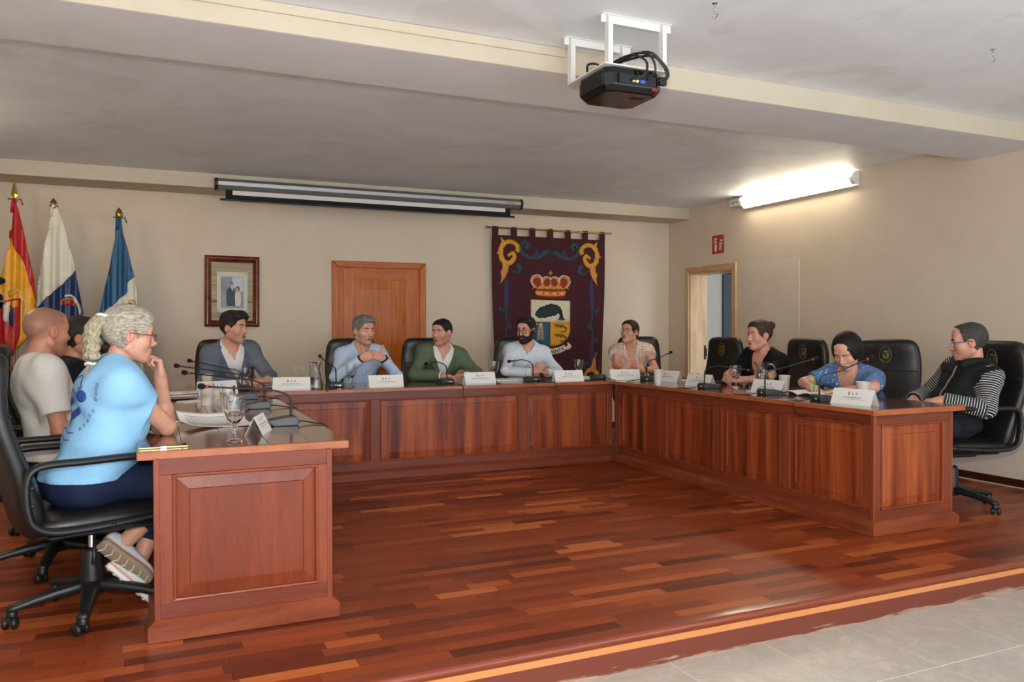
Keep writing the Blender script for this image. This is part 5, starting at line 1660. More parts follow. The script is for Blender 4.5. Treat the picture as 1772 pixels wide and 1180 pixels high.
flag('white and navy flag on acorn-tipped pole, middle of three', -0.87, FYD + 0.03, 2.42, False, [
    ('white_stripe', M_fw, [(-0.02, -0.01), (0.03, -0.01), (0.10, 0.15), (0.20, 0.60), (0.27, 0.93)] + B2[1:] + [(-0.20, 1.15), (-0.16, 0.80), (-0.06, 0.35)]),
    ('navy_stripe', M_fb, [(0.27, 0.93), (0.34, 1.4), (0.42, 1.95), (-0.1, 2.0), (-0.22, 1.6), (-0.21, 1.47)] + B2[::-1][1:-1]),
], M_fw, 32, ex2, 2.38)
B3 = smooth_path([(0.19, 0.85), (0.10, 0.96), (0.09, 1.09), (-0.03, 1.22), (-0.10, 1.33), (-0.13, 1.5), (-0.15, 1.9)], 5)


def ex3(t, fn):
    g = fn(0.007)
    patch('arms_crown', [(0.10, 1.34), (0.11, 1.25), (0.15, 1.24), (0.20, 1.30), (0.25, 1.30), (0.26, 1.37)], 0.03, g, MATS['flag_crest_red'], t, 0.002)
    patch('arms_band', ribbon(smooth_path([(0.10, 1.30), (0.13, 1.21), (0.19, 1.22), (0.22, 1.28), (0.27, 1.30), (0.28, 1.37)], 4), 0.012), 0.1, fn(0.01), M_fg, t, 0.002)


flag('blue and white flag on acorn-tipped pole, rightmost of three', -0.335, FYD + 0.05, 2.37, False, [
    ('blue_field', M_ft, [(-0.045, -0.01), (0.03, -0.01), (0.05, 0.2), (0.12, 0.5), (0.19, 0.85)] + B3[1:] + [(-0.36, 1.9), (-0.27, 1.45), (-0.18, 1.0), (-0.10, 0.55), (-0.055, 0.3)]),
    ('white_field', M_fw, [(0.19, 0.85), (0.25, 1.3), (0.32, 1.95)] + B3[::-1][:-1]),
], M_ft, 40, ex3, 2.29)

# video camera with furry microphone, only its edge shows at the far left
vc = thing('video_camera', 'black video camera with furry microphone at the left frame edge', 'camera', (-1.27, 6.9, 0), 0.5)
for i in range(3):
    a = i * 2.1 + 0.4
    MB().tube([(0, 0, 1.2), (0.35 * math.cos(a), 0.35 * math.sin(a), 0.0)], 0.014, 8).build('tripod_leg', M_pla, vc, smooth=True)
MB().box(-0.16, 0.12, -0.06, 0.06, 1.25, 1.38).build('camera_body', M_pla, vc, bevel=0.015)
MB().box(-0.03, 0.03, -0.03, 0.03, 1.19, 1.25).build('tripod_head', M_pla, vc, bevel=0.006)
MB().lathe([(0.045, 0.0), (0.05, 0.06), (0.058, 0.09), (0.05, 0.092), (0.04, 0.07)], 20, axis='x').xf(Matrix.Translation((0.12, 0, 1.315))).build('lens', M_gloss, vc, smooth=True, ang=50)
MB().tube([(0.04, 0.0, 1.47), (0.10, 0, 1.47), (0.2, 0, 1.47), (0.24, 0, 1.47)], [0.018, 0.034, 0.034, 0.016], 14).build('furry_microphone', M_foam, vc, smooth=True)
MB().tube([(0.06, 0, 1.38), (0.06, 0, 1.45)], 0.01, 8).build('microphone_arm', M_pla, vc)
for ch in vc.children:
    if ch.name.startswith('tripod_leg'):
        ch.scale = (1, 1, 1.35 / 1.2)
    else:
        ch.location.z += 0.15

# ---------------------------------------------------------------- people
# bodies, hair and clothes are grown as smooth implicit surfaces and meshed with surface nets
class Field:
    def __init__(self, lo, hi, h):
        self.lo = np.array(lo, float)
        self.h = h
        self.n = np.ceil((np.array(hi, float) - self.lo) / h).astype(int) + 1
        self.F = np.full(tuple(self.n), 1.0, np.float32)

    def sub(self, lo, hi):
        a = np.clip(np.floor((np.array(lo) - self.lo) / self.h).astype(int), 0, self.n)
        b = np.clip(np.ceil((np.array(hi) - self.lo) / self.h).astype(int) + 1, 0, self.n)
        if (b <= a).any():
            return None, None
        sl = tuple(slice(i, j) for i, j in zip(a, b))
        ax = [(self.lo[i] + self.h * np.arange(a[i], b[i])).astype(np.float32) for i in range(3)]
        P = (ax[0][:, None, None], ax[1][None, :, None], ax[2][None, None, :])
        return sl, P

    def put(self, sl, d, k, mode):
        A = self.F[sl]
        if mode == 'u':
            if k > 0:
                hh = np.maximum(k - np.abs(A - d), 0) / k
                self.F[sl] = np.minimum(A, d) - hh * hh * k * 0.25
            else:
                self.F[sl] = np.minimum(A, d)
        else:
            d = -d
            if k > 0:
                hh = np.maximum(k - np.abs(A - d), 0) / k
                self.F[sl] = np.maximum(A, d) + hh * hh * k * 0.25
            else:
                self.F[sl] = np.maximum(A, d)

    def cap(self, a, b, ra, rb, k=0.01, mode='u', clip=None):
        a, b = np.array(a, float), np.array(b, float)
        m = max(ra, rb) + k + 2 * self.h
        sl, P = self.sub(np.minimum(a, b) - m, np.maximum(a, b) + m)
        if sl is None:
            return self
        ab = b - a
        L = max(1e-9, ab @ ab)
        px, py, pz = P[0] - a[0], P[1] - a[1], P[2] - a[2]
        t = np.clip((px * ab[0] + py * ab[1] + pz * ab[2]) / L, 0, 1)
        d = np.sqrt((px - t * ab[0]) ** 2 + (py - t * ab[1]) ** 2 + (pz - t * ab[2]) ** 2) - (ra + (rb - ra) * t)
        if clip is not None:
            q, n = np.array(clip[0], float), np.array(clip[1], float)
            d = np.maximum(d, (P[0] - q[0]) * n[0] + (P[1] - q[1]) * n[1] + (P[2] - q[2]) * n[2])
        self.put(sl, d.astype(np.float32), k, mode)
        return self

    def ell(self, c, r, R=None, k=0.01, mode='u'):
        c, r = np.array(c, float), np.array(r, float)
        m = r.max() + k + 2 * self.h
        sl, P = self.sub(c - m, c + m)
        if sl is None:
            return self
        x, y, z = P[0] - c[0], P[1] - c[1], P[2] - c[2]
        if R is not None:
            x, y, z = (x * R[0, i] + y * R[1, i] + z * R[2, i] for i in range(3))
        k0 = np.sqrt((x / r[0]) ** 2 + (y / r[1]) ** 2 + (z / r[2]) ** 2)
        k1 = np.sqrt((x / r[0] ** 2) ** 2 + (y / r[1] ** 2) ** 2 + (z / r[2] ** 2) ** 2) + 1e-6
        self.put(sl, (k0 * (k0 - 1) / k1).astype(np.float32), k, mode)
        return self

    def box(self, c, hf, R=None, rnd=0.005, k=0.005, mode='u'):
        c, hf = np.array(c, float), np.array(hf, float)
        m = np.linalg.norm(hf) + k + 2 * self.h
        sl, P = self.sub(c - m, c + m)
        if sl is None:
            return self
        x, y, z = P[0] - c[0], P[1] - c[1], P[2] - c[2]
        if R is not None:
            x, y, z = (x * R[0, i] + y * R[1, i] + z * R[2, i] for i in range(3))
        q = [np.abs(v) - (h_ - rnd) for v, h_ in zip((x, y, z), hf)]
        d = np.sqrt(np.maximum(q[0], 0) ** 2 + np.maximum(q[1], 0) ** 2 + np.maximum(q[2], 0) ** 2) + np.minimum(np.maximum(np.maximum(q[0], q[1]), q[2]), 0) - rnd
        self.put(sl, (d + 0 * (x + y + z)).astype(np.float32), k, mode)
        return self

    def coords(self):
        return [(self.lo[i] + self.h * np.arange(self.n[i])).astype(np.float32).reshape([-1 if j == i else 1 for j in range(3)]) for i in range(3)]

    def nets(self):
        F = self.F
        S = F < 0
        cnt = np.zeros(tuple(self.n - 1), np.int8)
        for dx in (0, 1):
            for dy in (0, 1):
                for dz in (0, 1):
                    cnt += S[dx:dx + self.n[0] - 1, dy:dy + self.n[1] - 1, dz:dz + self.n[2] - 1]
        I = np.argwhere((cnt > 0) & (cnt < 8))
        if len(I) == 0:
            return np.zeros((0, 3)), np.zeros((0, 4), int)
        idx = np.full(tuple(self.n - 1), -1, np.int32)
        idx[I[:, 0], I[:, 1], I[:, 2]] = np.arange(len(I))
        acc = np.zeros((len(I), 3))
        num = np.zeros(len(I))
        cs = [(0, 0, 0), (1, 0, 0), (0, 1, 0), (1, 1, 0), (0, 0, 1), (1, 0, 1), (0, 1, 1), (1, 1, 1)]
        val = [F[I[:, 0] + a, I[:, 1] + b, I[:, 2] + c] for a, b, c in cs]
        for i in range(8):
            for ax in range(3):
                if cs[i][ax] == 0:
                    j = i + (1, 2, 4)[ax]
                    f0, f1 = val[i], val[j]
                    x = (f0 < 0) != (f1 < 0)
                    t = np.where(x, f0 / np.where(x, f0 - f1, 1), 0)
                    p = np.tile(np.array(cs[i], float), (len(I), 1))
                    p[:, ax] += t
                    acc[x] += p[x]
                    num[x] += 1
        V = self.lo + self.h * (I + acc / num[:, None])
        Q = []
        for ax in range(3):
            o1, o2 = [(1, 2), (2, 0), (0, 1)][ax]
            s0 = [slice(None)] * 3
            s1 = [slice(None)] * 3
            s0[ax] = slice(0, -1)
            s1[ax] = slice(1, None)
            X = S[tuple(s0)] != S[tuple(s1)]
            E = np.argwhere(X)
            E = E[(E[:, o1] > 0) & (E[:, o2] > 0) & (E[:, o1] < self.n[o1] - 1) & (E[:, o2] < self.n[o2] - 1)]
            if len(E) == 0:
                continue
            ins = S[E[:, 0], E[:, 1], E[:, 2]]
            q = []
            for a, b in ((-1, -1), (0, -1), (0, 0), (-1, 0)):
                c = E.copy()
                c[:, o1] += a
                c[:, o2] += b
                q.append(idx[c[:, 0], c[:, 1], c[:, 2]])
            q = np.stack(q, 1)
            q[~ins] = q[~ins][:, ::-1]
            Q.append(q)
        return V, np.concatenate(Q)

    def mesh(self, name):
        V, Q = self.nets()
        me = bpy.data.meshes.new(name)
        me.vertices.add(len(V))
        me.vertices.foreach_set('co', V.astype(np.float32).ravel())
        me.loops.add(len(Q) * 4)
        me.loops.foreach_set('vertex_index', Q.astype(np.int32).ravel())
        me.polygons.add(len(Q))
        me.polygons.foreach_set('loop_start', np.arange(len(Q), dtype=np.int32) * 4)
        me.polygons.foreach_set('use_smooth', np.ones(len(Q), bool))
        me.update(calc_edges=True)
        return me, V


def set_col(me, col):
    at = me.attributes.new('Col', 'FLOAT_COLOR', 'POINT')
    at.data.foreach_set('color', col.astype(np.float32).ravel())


def att_mat(name, rough, scale=40, var=0.08, spec=0.4, bump=0.0):
    if name in MATS:
        return MATS[name]
    k = NT(name)
    a = k.n('ShaderNodeAttribute', attribute_name='Col')
    nz = k.noise(k.vec((1, 1, 1), True), scale, 3)
    rp = k.ramp(nz, [(0.3, (1 - var, 1 - var, 1 - var, 1)), (0.7, (1 + var, 1 + var, 1 + var, 1))])
    k.l(k.mix(1.0, a.outputs['Color'], rp, 'MULTIPLY'), k.b.inputs['Base Color'])
    k.b.inputs['Roughness'].default_value = rough
    k.b.inputs['Specular IOR Level'].default_value = spec
    if bump:
        k.bump(nz, bump, 0.003)
    MATS[name] = k.m
    return k.m


M_skin = att_mat('skin', 0.45)


def hair_mat(name, a, b, scale=(60, 60, 8), rough=0.45):
    if name in MATS:
        return MATS[name]
    k = NT(name)
    nz = k.noise(k.vec(scale, True), 2.2, 5, 0.7, 0.5)
    k.l(k.ramp(nz, [(0.32, a), (0.68, b)]), k.b.inputs['Base Color'])
    k.b.inputs['Roughness'].default_value = rough + 0.1
    k.b.inputs['Specular IOR Level'].default_value = 0.3
    k.bump(nz, 0.7, 0.006)
    MATS[name] = k.m
    return k.m


def cloth_mat(name, col, var=0.06, rough=0.8, scale=160, bump=0.25):
    return plain(name, col, rough, var=var, scale=scale, bump=bump, spec=0.2)


M_eye = plain('eye_white', C(226, 220, 214), 0.2, var=0.02)
M_iris = plain('dark_iris', C(40, 28, 22), 0.15)


def nrm(v):
    v = np.array(v, float)
    return v / np.linalg.norm(v)


def head_prims(F, hp, Rm, s, fem=False, nose=1.0, full=1.0):
    """hp maps head coordinates (x right, y forward, z up) into the field's space"""
    sg = lambda *r: tuple(v * s for v in r)
    F.ell(hp(0, -0.015, 0.035), sg(0.076, 0.098, 0.090), Rm, 0.02 * s)
    F.ell(hp(0, 0.028, -0.03), sg(0.060 * full, 0.066, 0.082), Rm, 0.03 * s)
    F.cap(hp(0.050 * full, -0.01, -0.055), hp(0.018, 0.062, -0.098), 0.022 * s, 0.018 * s, 0.03 * s)
    F.cap(hp(-0.050 * full, -0.01, -0.055), hp(-0.018, 0.062, -0.098), 0.022 * s, 0.018 * s, 0.03 * s)
    F.ell(hp(0, 0.070, -0.098), sg(0.024, 0.020, 0.020), Rm, 0.02 * s)
    for e in (-1, 1):
        F.ell(hp(e * 0.040, 0.056, -0.025), sg(0.027 * full, 0.026, 0.03), Rm, 0.025 * s)
    F.cap(hp(-0.036, 0.074, 0.030), hp(0.036, 0.074, 0.030), 0.016 * s, 0.016 * s, 0.02 * s)
    F.ell(hp(0, 0.05, 0.065), sg(0.055, 0.04, 0.04), Rm, 0.03 * s)
    for e in (-1, 1):
        F.ell(hp(e * 0.032, 0.102, 0.004), sg(0.016, 0.016, 0.012), Rm, 0.014 * s, 's')
    F.cap(hp(0, 0.088, 0.016), hp(0, 0.088 + 0.022 * nose, -0.028), 0.008 * s, 0.0125 * s, 0.012 * s)
    for e in (-1, 1):
        F.ell(hp(e * 0.012, 0.092 + 0.006 * nose, -0.034), sg(0.009, 0.012, 0.009), Rm, 0.006 * s)
        F.cap(hp(e * 0.019, 0.089, 0.0115), hp(e * 0.045, 0.080, 0.0105), 0.0045 * s, 0.004 * s, 0.004 * s)
        F.cap(hp(e * 0.020, 0.088, -0.006), hp(e * 0.044, 0.080, -0.004), 0.0035 * s, 0.003 * s, 0.005 * s)
    F.ell(hp(0, 0.082, -0.066), sg(0.028, 0.016, 0.022), Rm, 0.012 * s)
    F.ell(hp(0, 0.0945, -0.0600), sg(0.023, 0.008, 0.0058), Rm, 0.005 * s)
    F.ell(hp(0, 0.0935, -0.0720), sg(0.020, 0.009, 0.0068), Rm, 0.005 * s)
    F.ell(hp(0, 0.104, -0.0658), sg(0.025, 0.011, 0.0028), Rm, 0.003 * s, 's')
    for e in (-1, 1):
        F.ell(hp(e * 0.078, -0.012, 0.0), sg(0.010, 0.020, 0.033), Rm, 0.008 * s)
        F.ell(hp(e * 0.086, -0.004, 0.004), sg(0.006, 0.010, 0.018), Rm, 0.006 * s, 's')


def hand_prims(F, W, d, n, right, curl, thumb, s=1.0, spread=0.0):
    """W wrist, d towards the fingers, n out of the palm; curl: 4 finger bends (deg per joint); thumb: (side, forward, palm) direction"""
    d, n = nrm(d), nrm(n)
    n = nrm(n - d * (n @ d))
    sd = np.cross(d, n) * (1 if right else -1)     # thumb side
    W = np.array(W, float)
    R = np.stack([sd, d, n], 1)
    F.box(W + d * 0.052 * s, np.array([0.038, 0.048, 0.0145]) * s, R, 0.0135 * s, 0.012 * s)
    F.cap(W - d * 0.02 * s, W + d * 0.03 * s, 0.024 * s, 0.026 * s, 0.015 * s)
    F.cap(W + d * 0.02 * s + sd * 0.022 * s + n * 0.008 * s, W + d * 0.055 * s + sd * 0.034 * s + n * 0.006 * s, 0.017 * s, 0.014 * s, 0.012 * s)
    lens = [(0.044, 0.027, 0.021), (0.047, 0.030, 0.022), (0.044, 0.028, 0.021), (0.035, 0.021, 0.019)]
    for i in range(4):
        off = (0.029 - i * 0.0195)
        p = W + (d * (0.094 - 0.004 * abs(i - 1)) + sd * off) * s
        a = 0.0
        dd = nrm(d + sd * (spread * (1.2 - i * 0.8)))
        r = (0.0092, 0.0092, 0.0087, 0.0078)[i] * s
        for j in range(3):
            a += math.radians(curl[i] * (0.75, 1.15, 0.8)[j])
            v = dd * math.cos(a) + n * math.sin(a)
            q = p + v * lens[i][j] * s
            F.cap(p, q, r * (1 - 0.05 * j), r * (0.95 - 0.06 * j), 0.004 * s if j == 0 else 0.003)
            p = q
    tv = nrm(sd * thumb[0] + d * thumb[1] + n * thumb[2])
    p = W + (d * 0.042 + sd * 0.036 + n * 0.008) * s
    q = p + tv * 0.038 * s
    F.cap(p, q, 0.0125 * s, 0.0105 * s, 0.008 * s)
    tv2 = nrm(tv + d * 0.25 * (1 if thumb[2] > 0 else 0.3))
    F.cap(q, q + tv2 * 0.030 * s, 0.0105 * s, 0.0085 * s, 0.003)


def wrinkle(F, amp, seed, freq=1.0):
    x, y, z = F.coords()
    r = np.random.RandomState(seed)
    p = r.uniform(0, 6.28, 8)
    w = np.sin(34 * freq * z + 12 * x * freq + p[0] + 2.2 * np.sin(17 * y * freq + 11 * x * freq + p[1]))
    w = w * (0.55 + 0.45 * np.sin(13 * x * freq + 9 * y * freq + p[2]))
    w = w + 0.5 * np.sin(58 * freq * x + 23 * z * freq + p[3] + 1.7 * np.sin(29 * z * freq + p[4]))
    F.F += (amp * w).astype(np.float32)


SKIN_L, SKIN_T = C(206, 150, 122), C(186, 128, 100)
PEOPLE = []


def person(label, pos, facing, HC, gaze, skin, arms, roll=0.0, hs=1.05, bs=1.05, girth=1.0, fem=False, hair=None, top=None, stubble=0.0, brow=C(40, 30, 26), glasses=None,
           beard=None, legs=None, trousers=C(32, 34, 42), vox=0.0045, nose=1.0, full=1.0, lips=C(168, 98, 84), eyegaze=None, sh=0.165, lashes=False, tilt=0.0):
    rz = face_rot(*facing)
    t = thing('person', label, 'person', (pos[0], pos[1], 0), rz)
    cr, sr = math.cos(-rz), math.sin(-rz)
    o = np.array([pos[0], pos[1], 0.0])

    def lv(v):
        return np.array([v[0] * cr - v[1] * sr, v[0] * sr + v[1] * cr, v[2]])

    def lp(p):
        return lv(np.array(p, float) - o)
    hc = lp(HC)
    hy = nrm(lv(np.array(gaze, float)))
    hx = nrm(np.cross(hy, (0, 0, 1)))
    hz = np.cross(hx, hy)
    a = math.radians(roll)
    hx, hz = hx * math.cos(a) + hz * math.sin(a), -hx * math.sin(a) + hz * math.cos(a)
    Rm = np.stack([hx, hy, hz], 1)
    hp = lambda x, y, z: hc + (hx * x + hy * y + hz * z) * hs
    # torso frame: pelvis P to neck base N
    P = np.array([0, 0.0, 0.60])
    hyh = nrm(np.array([hy[0], hy[1], 0.0]) + 1e-6)
    N = hc - np.array([0, 0, 0.142]) * hs - hyh * 0.02 + np.array([0, -0.025, 0])
    N += nrm(P - N) * 0.0
    Z = nrm(N - P)
    Y = nrm(np.array([0, 1, 0]) - Z * Z[1])
    X = np.cross(Y, Z)
    TL = np.linalg.norm(N - P)
    RT = np.stack([X, Y, Z], 1)
    zs = TL / 0.50
    tp_ = lambda x, y, z: N + X * x * bs + Y * y * bs + Z * z * zs
    S = {}
    for sd, e in (('R', 1), ('L', -1)):
        S[sd] = tp_(e * sh, 0.0, -0.068)
    A = {}
    for sd in 'RL':
        if sd in arms:
            q = arms[sd]
            A[sd] = dict(E=lp(q['E']), W=lp(q['W']), d=lv(np.array(q['d'], float)) if 'd' in q else None, n=lv(np.array(q['n'], float)) if 'n' in q else None, curl=q.get('curl'), thumb=q.get('thumb'), spread=q.get('spread', 0.0))
            # keep limb lengths human
            U = A[sd]['E'] - S[sd]
            L = np.linalg.norm(U)
            if L > 0.33 * bs or L < 0.24:
                A[sd]['E'] = S[sd] + U / L * min(max(L, 0.24), 0.33 * bs)

    def torso(F, e, k=0.06, low=True):
        F.ell(tp_(0, 0.012, -0.17), ((0.160 + 0.01 * (girth - 1)) * bs + e, 0.108 * bs * (0.6 + 0.4 * girth) + e, 0.165 + e), RT, k)
        for s_ in (1, -1):
            F.cap(tp_(s_ * 0.05, -0.018, -0.012), tp_(s_ * (sh - 0.004), -0.002, -0.066), 0.050 * bs + e, 0.058 * bs + e, k)
            F.cap(tp_(s_ * 0.10, 0.0, -0.09), tp_(s_ * (sh - 0.03), 0.0, -0.10), 0.075 * bs + e, 0.068 * bs + e, k)
        F.ell(tp_(0, -0.012, -0.13), (0.172 * bs + e, 0.098 * bs + e, 0.125 + e), RT, k)
        F.ell(tp_(0, 0.022 + 0.05 * (girth - 1), -0.35), (0.148 * girth * bs + e, 0.112 * girth * bs + e, 0.15 + e), RT, k)
        if fem:
            for s_ in (1, -1):
                F.ell(tp_(s_ * 0.072, 0.095 * (0.7 + 0.3 * girth), -0.215), (0.066 + e, 0.058 + e, 0.066 + e), RT, 0.05)
        if low:
            F.ell(P + np.array([0, 0.0, -0.01]), (0.168 * (0.5 + 0.5 * girth) * bs + e, 0.135 * (0.5 + 0.5 * girth) * bs + e, 0.11 + e), None, k)

    pts = [hc + v for v in (np.array([0, 0, 0.2]), np.array([0.16, 0.16, 0]), np.array([-0.16, -0.16, 0]))] + [S['R'], S['L'], P] + [v for q in A.values() for v in (q['E'], q['W'])]
    pts = np.array(pts)
    lo, hi = pts.min(0) - 0.20, pts.max(0) + 0.20
    lo[2] = max(lo[2], 0.46)
    hi[2] = hc[2] + 0.17
    # ---- skin: head, neck, chest, arms and hands as one surface
    F = Field(lo, hi, vox)
    torso(F, -0.014)
    F.cap(tp_(0, -0.01, -0.03), hp(0, -0.022, -0.055), 0.060 * bs * (0.94 if fem else 1), 0.052 * hs * (0.9 if fem else 1), 0.03)
    for sd, q in A.items():
        F.cap(S[sd], q['E'], 0.045 * bs, 0.038 * bs, 0.03)
        F.cap(q['E'], q['W'], 0.038 * bs, 0.026 * bs, 0.012)
        F.ell(q['E'] * 0.75 + q['W'] * 0.25, (0.041 * bs,) * 3, None, 0.02)
    G = Field(lo, hi, vox)
    head_prims(G, hp, Rm, hs, fem, nose, full)
    hh = np.maximum(0.012 - np.abs(F.F - G.F), 0) / 0.012
    F.F = np.minimum(F.F, G.F) - hh * hh * 0.003
    del G
    for sd, q in A.items():
        if q['d'] is not None:
            hand_prims(F, q['W'], q['d'], q['n'], sd == 'R', q['curl'], q['thumb'], bs * (0.92 if fem else 1.0), q['spread'])
    me, V = F.mesh('body')
    # skin tones
    base = np.array(skin)[:3]
    col = np.ones((len(V), 4))
    col[:, :3] = base
    H = (V - hc) @ Rm / hs
    hx_, hy_, hz_ = H[:, 0], H[:, 1], H[:, 2]
    inh = (hz_ > -0.13) & (np.abs(hx_) < 0.1) & (np.abs(hy_) < 0.13)

    def blend(w, c):
        w = (np.clip(w, 0, 1) * inh)[:, None]
        col[:, :3] = col[:, :3] * (1 - w) + np.array(c)[None, :3] * w
    blush = np.exp(-(((np.abs(hx_) - 0.042) / 0.022) ** 2 + ((hz_ + 0.022) / 0.024) ** 2)) * (hy_ > 0.03)
    blend(0.35 * blush, np.array(base) * np.array([1.05, 0.78, 0.75]))
    blend(0.4 * ((np.abs(hx_) > 0.068) & (np.abs(hz_) < 0.04) & (hy_ < 0.02)), np.array(base) * np.array([1.04, 0.76, 0.72]))
    blend(0.35 * np.exp(-((hx_ / 0.014) ** 2 + ((hz_ + 0.028) / 0.016) ** 2)) * (hy_ > 0.09), np.array(base) * np.array([1.04, 0.78, 0.74]))
    if stubble:
        w = np.clip((-0.03 - hz_ + 0.25 * np.maximum(0, -0.0 + np.abs(hx_) - 0.03)) / 0.015, 0, 1) * (hy_ > -0.01) * (hz_ > -0.125)
        ms = np.exp(-((hx_ / 0.03) ** 4 + ((hz_ + 0.050) / 0.008) ** 4)) * (hy_ > 0.07)
        blend(stubble * np.maximum(w, ms), np.array(base) * np.array([0.45, 0.46, 0.5]))
    if hair and hair.get('buzz'):
        w = np.clip((hz_ - 0.03 + 0.9 * np.maximum(0, -hy_) * 0.9 - 0.4 * np.maximum(0, hy_ - 0.03)) / 0.02, 0, 1) * (hy_ < 0.055)
        blend(hair['buzz'] * w, hair['col'])
    lip = np.exp(-((hx_ / 0.024) ** 4 + ((hz_ + 0.066) / 0.010) ** 4)) * (hy_ > 0.075)
    blend(0.85 * lip, np.array(lips) * np.array([0.82, 0.68, 0.68, 1]))
    ml_ = np.exp(-((hx_ / 0.023) ** 6 + ((hz_ + 0.0658) / 0.0026) ** 2)) * (hy_ > 0.07)
    blend(0.9 * ml_, np.array(lips) * np.array([0.22, 0.16, 0.16, 1]))
    set_col(me, col)
    body = link('body', me, M_skin, t)
    # ---- head-space surface for hair, brows, beard and glasses
    K = Field((-0.16, -0.19, -0.22), (0.16, 0.17, 0.20), 0.0045)
    I3 = np.eye(3)
    head_prims(K, lambda x, y, z: np.array([x, y, z]), I3, 1.0, fem, nose, full)
    V0, Q0 = K.nets()
    bvh = BVHTree.FromPolygons([tuple(v) for v in V0], [tuple(q) for q in Q0])

    def surf(x, z):
        h_ = bvh.ray_cast(Vector((x, 0.3, z)), Vector((0, -1, 0)))
        return h_[0].y if h_[0] else 0.09
    M4 = Matrix(((Rm[0, 0] * hs, Rm[0, 1] * hs, Rm[0, 2] * hs, hc[0]), (Rm[1, 0] * hs, Rm[1, 1] * hs, Rm[1, 2] * hs, hc[1]), (Rm[2, 0] * hs, Rm[2, 1] * hs, Rm[2, 2] * hs, hc[2]), (0, 0, 0, 1)))
    eg = np.array(eyegaze if eyegaze else (0, 1, 0), float)
    eg = eg / np.linalg.norm(eg)
    for e in (-1, 1):
        yy = surf(e * 0.032, 0.003) - 0.0096
        ey = MB().ball((e * 0.032, yy, 0.003), 0.0125, 14, 10).xf(M4).build('eye', M_eye, t, smooth=True)
        c_ = np.array([e * 0.032, yy, 0.003]) + eg * 0.0072
        MB().ball(tuple(c_), 0.0064, 10, 8).xf(M4).build('iris', M_iris, ey, smooth=True)
        P_ = [(e * 0.013, 0.023), (e * 0.024, 0.029), (e * 0.038, 0.031), (e * 0.051, 0.025)]
        pth = [(x, surf(x, z) + 0.0005, z) for x, z in smooth_path(P_, 3)]
        w_ = 0.0028 if fem else 0.0042
        MB().tube(pth, [w_ * (0.8 + 0.5 * math.sin(i / len(pth) * PI)) * (1 - 0.5 * i / len(pth)) for i in range(len(pth))], 7).xf(M4).build('eyebrow', plain('brow_%d' % int(brow[0] * 9999), brow, 0.8), t, smooth=True)
    Cx, Cy, Cz = K.coords()
    KF = K.F.copy()

    def ellf(c, r):
        x, y, z = (Cx - c[0]) / r[0], (Cy - c[1]) / r[1], (Cz - c[2]) / r[2]
        return (np.sqrt(x * x + y * y + z * z) - 1) * min(r)

    def emit(D, name, mat, groove=0.0, gf=(1, 1, 1)):
        K.F = D.astype(np.float32)
        if groove:
            K.F = K.F + (groove * np.sin(Cx * 190 * gf[0] + 3 * np.sin(Cz * 22) + 3 * np.sin(Cy * 25)) * (0.6 + 0.4 * np.sin(Cz * 60 * gf[2] + Cx * 31))).astype(np.float32)
        mh, _ = K.mesh(name)
        mh.transform(M4)
        return link(name, mh, mat, t)
    if hair and 'mat' in hair:
        st = hair['style']
        t0, t1 = hair.get('t', (0.006, 0.012))
        fz = hair.get('line', 0.0)
        cq = ((np.abs(Cx) / 0.083) ** 4 + (np.abs(Cz + 0.03 - fz) / 0.110) ** 4) ** 0.25
        cut = (np.sqrt(cq ** 2 + ((Cy - 0.108 - hair.get('fy', 0.0)) / 0.086) ** 2) - 1) * 0.085
        cut = cut + 0.0035 * np.sin(Cx * 310 + 40 * Cz) * np.sin(Cz * 270 + 1.0)
        ears = np.minimum(ellf((0.08, -0.004, -0.008), (0.03, 0.026, 0.036)), ellf((-0.08, -0.004, -0.008), (0.03, 0.026, 0.036)))
        thick = t0 + t1 * np.clip((Cz - 0.05) / 0.06, 0, 1) + hair.get('front', 0.0) * np.clip((Cy - 0.02) / 0.05, 0, 1) * np.clip((Cz - 0.06) / 0.03, 0, 1)
        if st in ('short', 'receding'):
            low = (-0.018 + 0.95 * Cy) - Cz + 0.004 * np.sin(Cx * 330 + Cy * 290)
            D = np.maximum(KF - thick, -cut)
            D = np.maximum(D, low * 0.7)
            D = np.maximum(D, -ears)
            D = np.maximum(D, -(Cz + 0.1))
            emit(D, 'hair', hair['mat'], hair.get('gr', 0.0015))
        elif st == 'back':            # pulled back from the face
            low = (-0.03 + 0.75 * Cy) - Cz
            D = np.maximum(np.maximum(KF - thick, -cut), low * 0.75)
            D = np.maximum(D, -ears)
            K2 = D
            if hair.get('bun'):
                bx, by, bz, br = hair['bun']
                bun = ellf((bx, by, bz), (br, br * 0.9, br)) + 0.003 * np.sin(Cx * 150 + Cz * 90) * np.sin(Cy * 130)
                K2 = np.minimum(D, bun)
            emit(K2, 'hair', hair['mat'], hair.get('gr', 0.0012))
        elif st == 'bob':
            D = ellf((0, -0.022, 0.018), (0.104, 0.122, 0.125))
            D = np.minimum(D, np.maximum(ellf((0, -0.03, -0.03), (0.106, 0.108, 0.095)), -(Cz + 0.085)))
            D = np.maximum(D, -cut)
            D = np.maximum(D, -(ellf((0, 0.02, -0.12), (0.072, 0.075, 0.10))))
            D = np.maximum(D, (-0.055 + 0.3 * Cy) - Cz)
            emit(D, 'hair', hair['mat'], 0.0008)
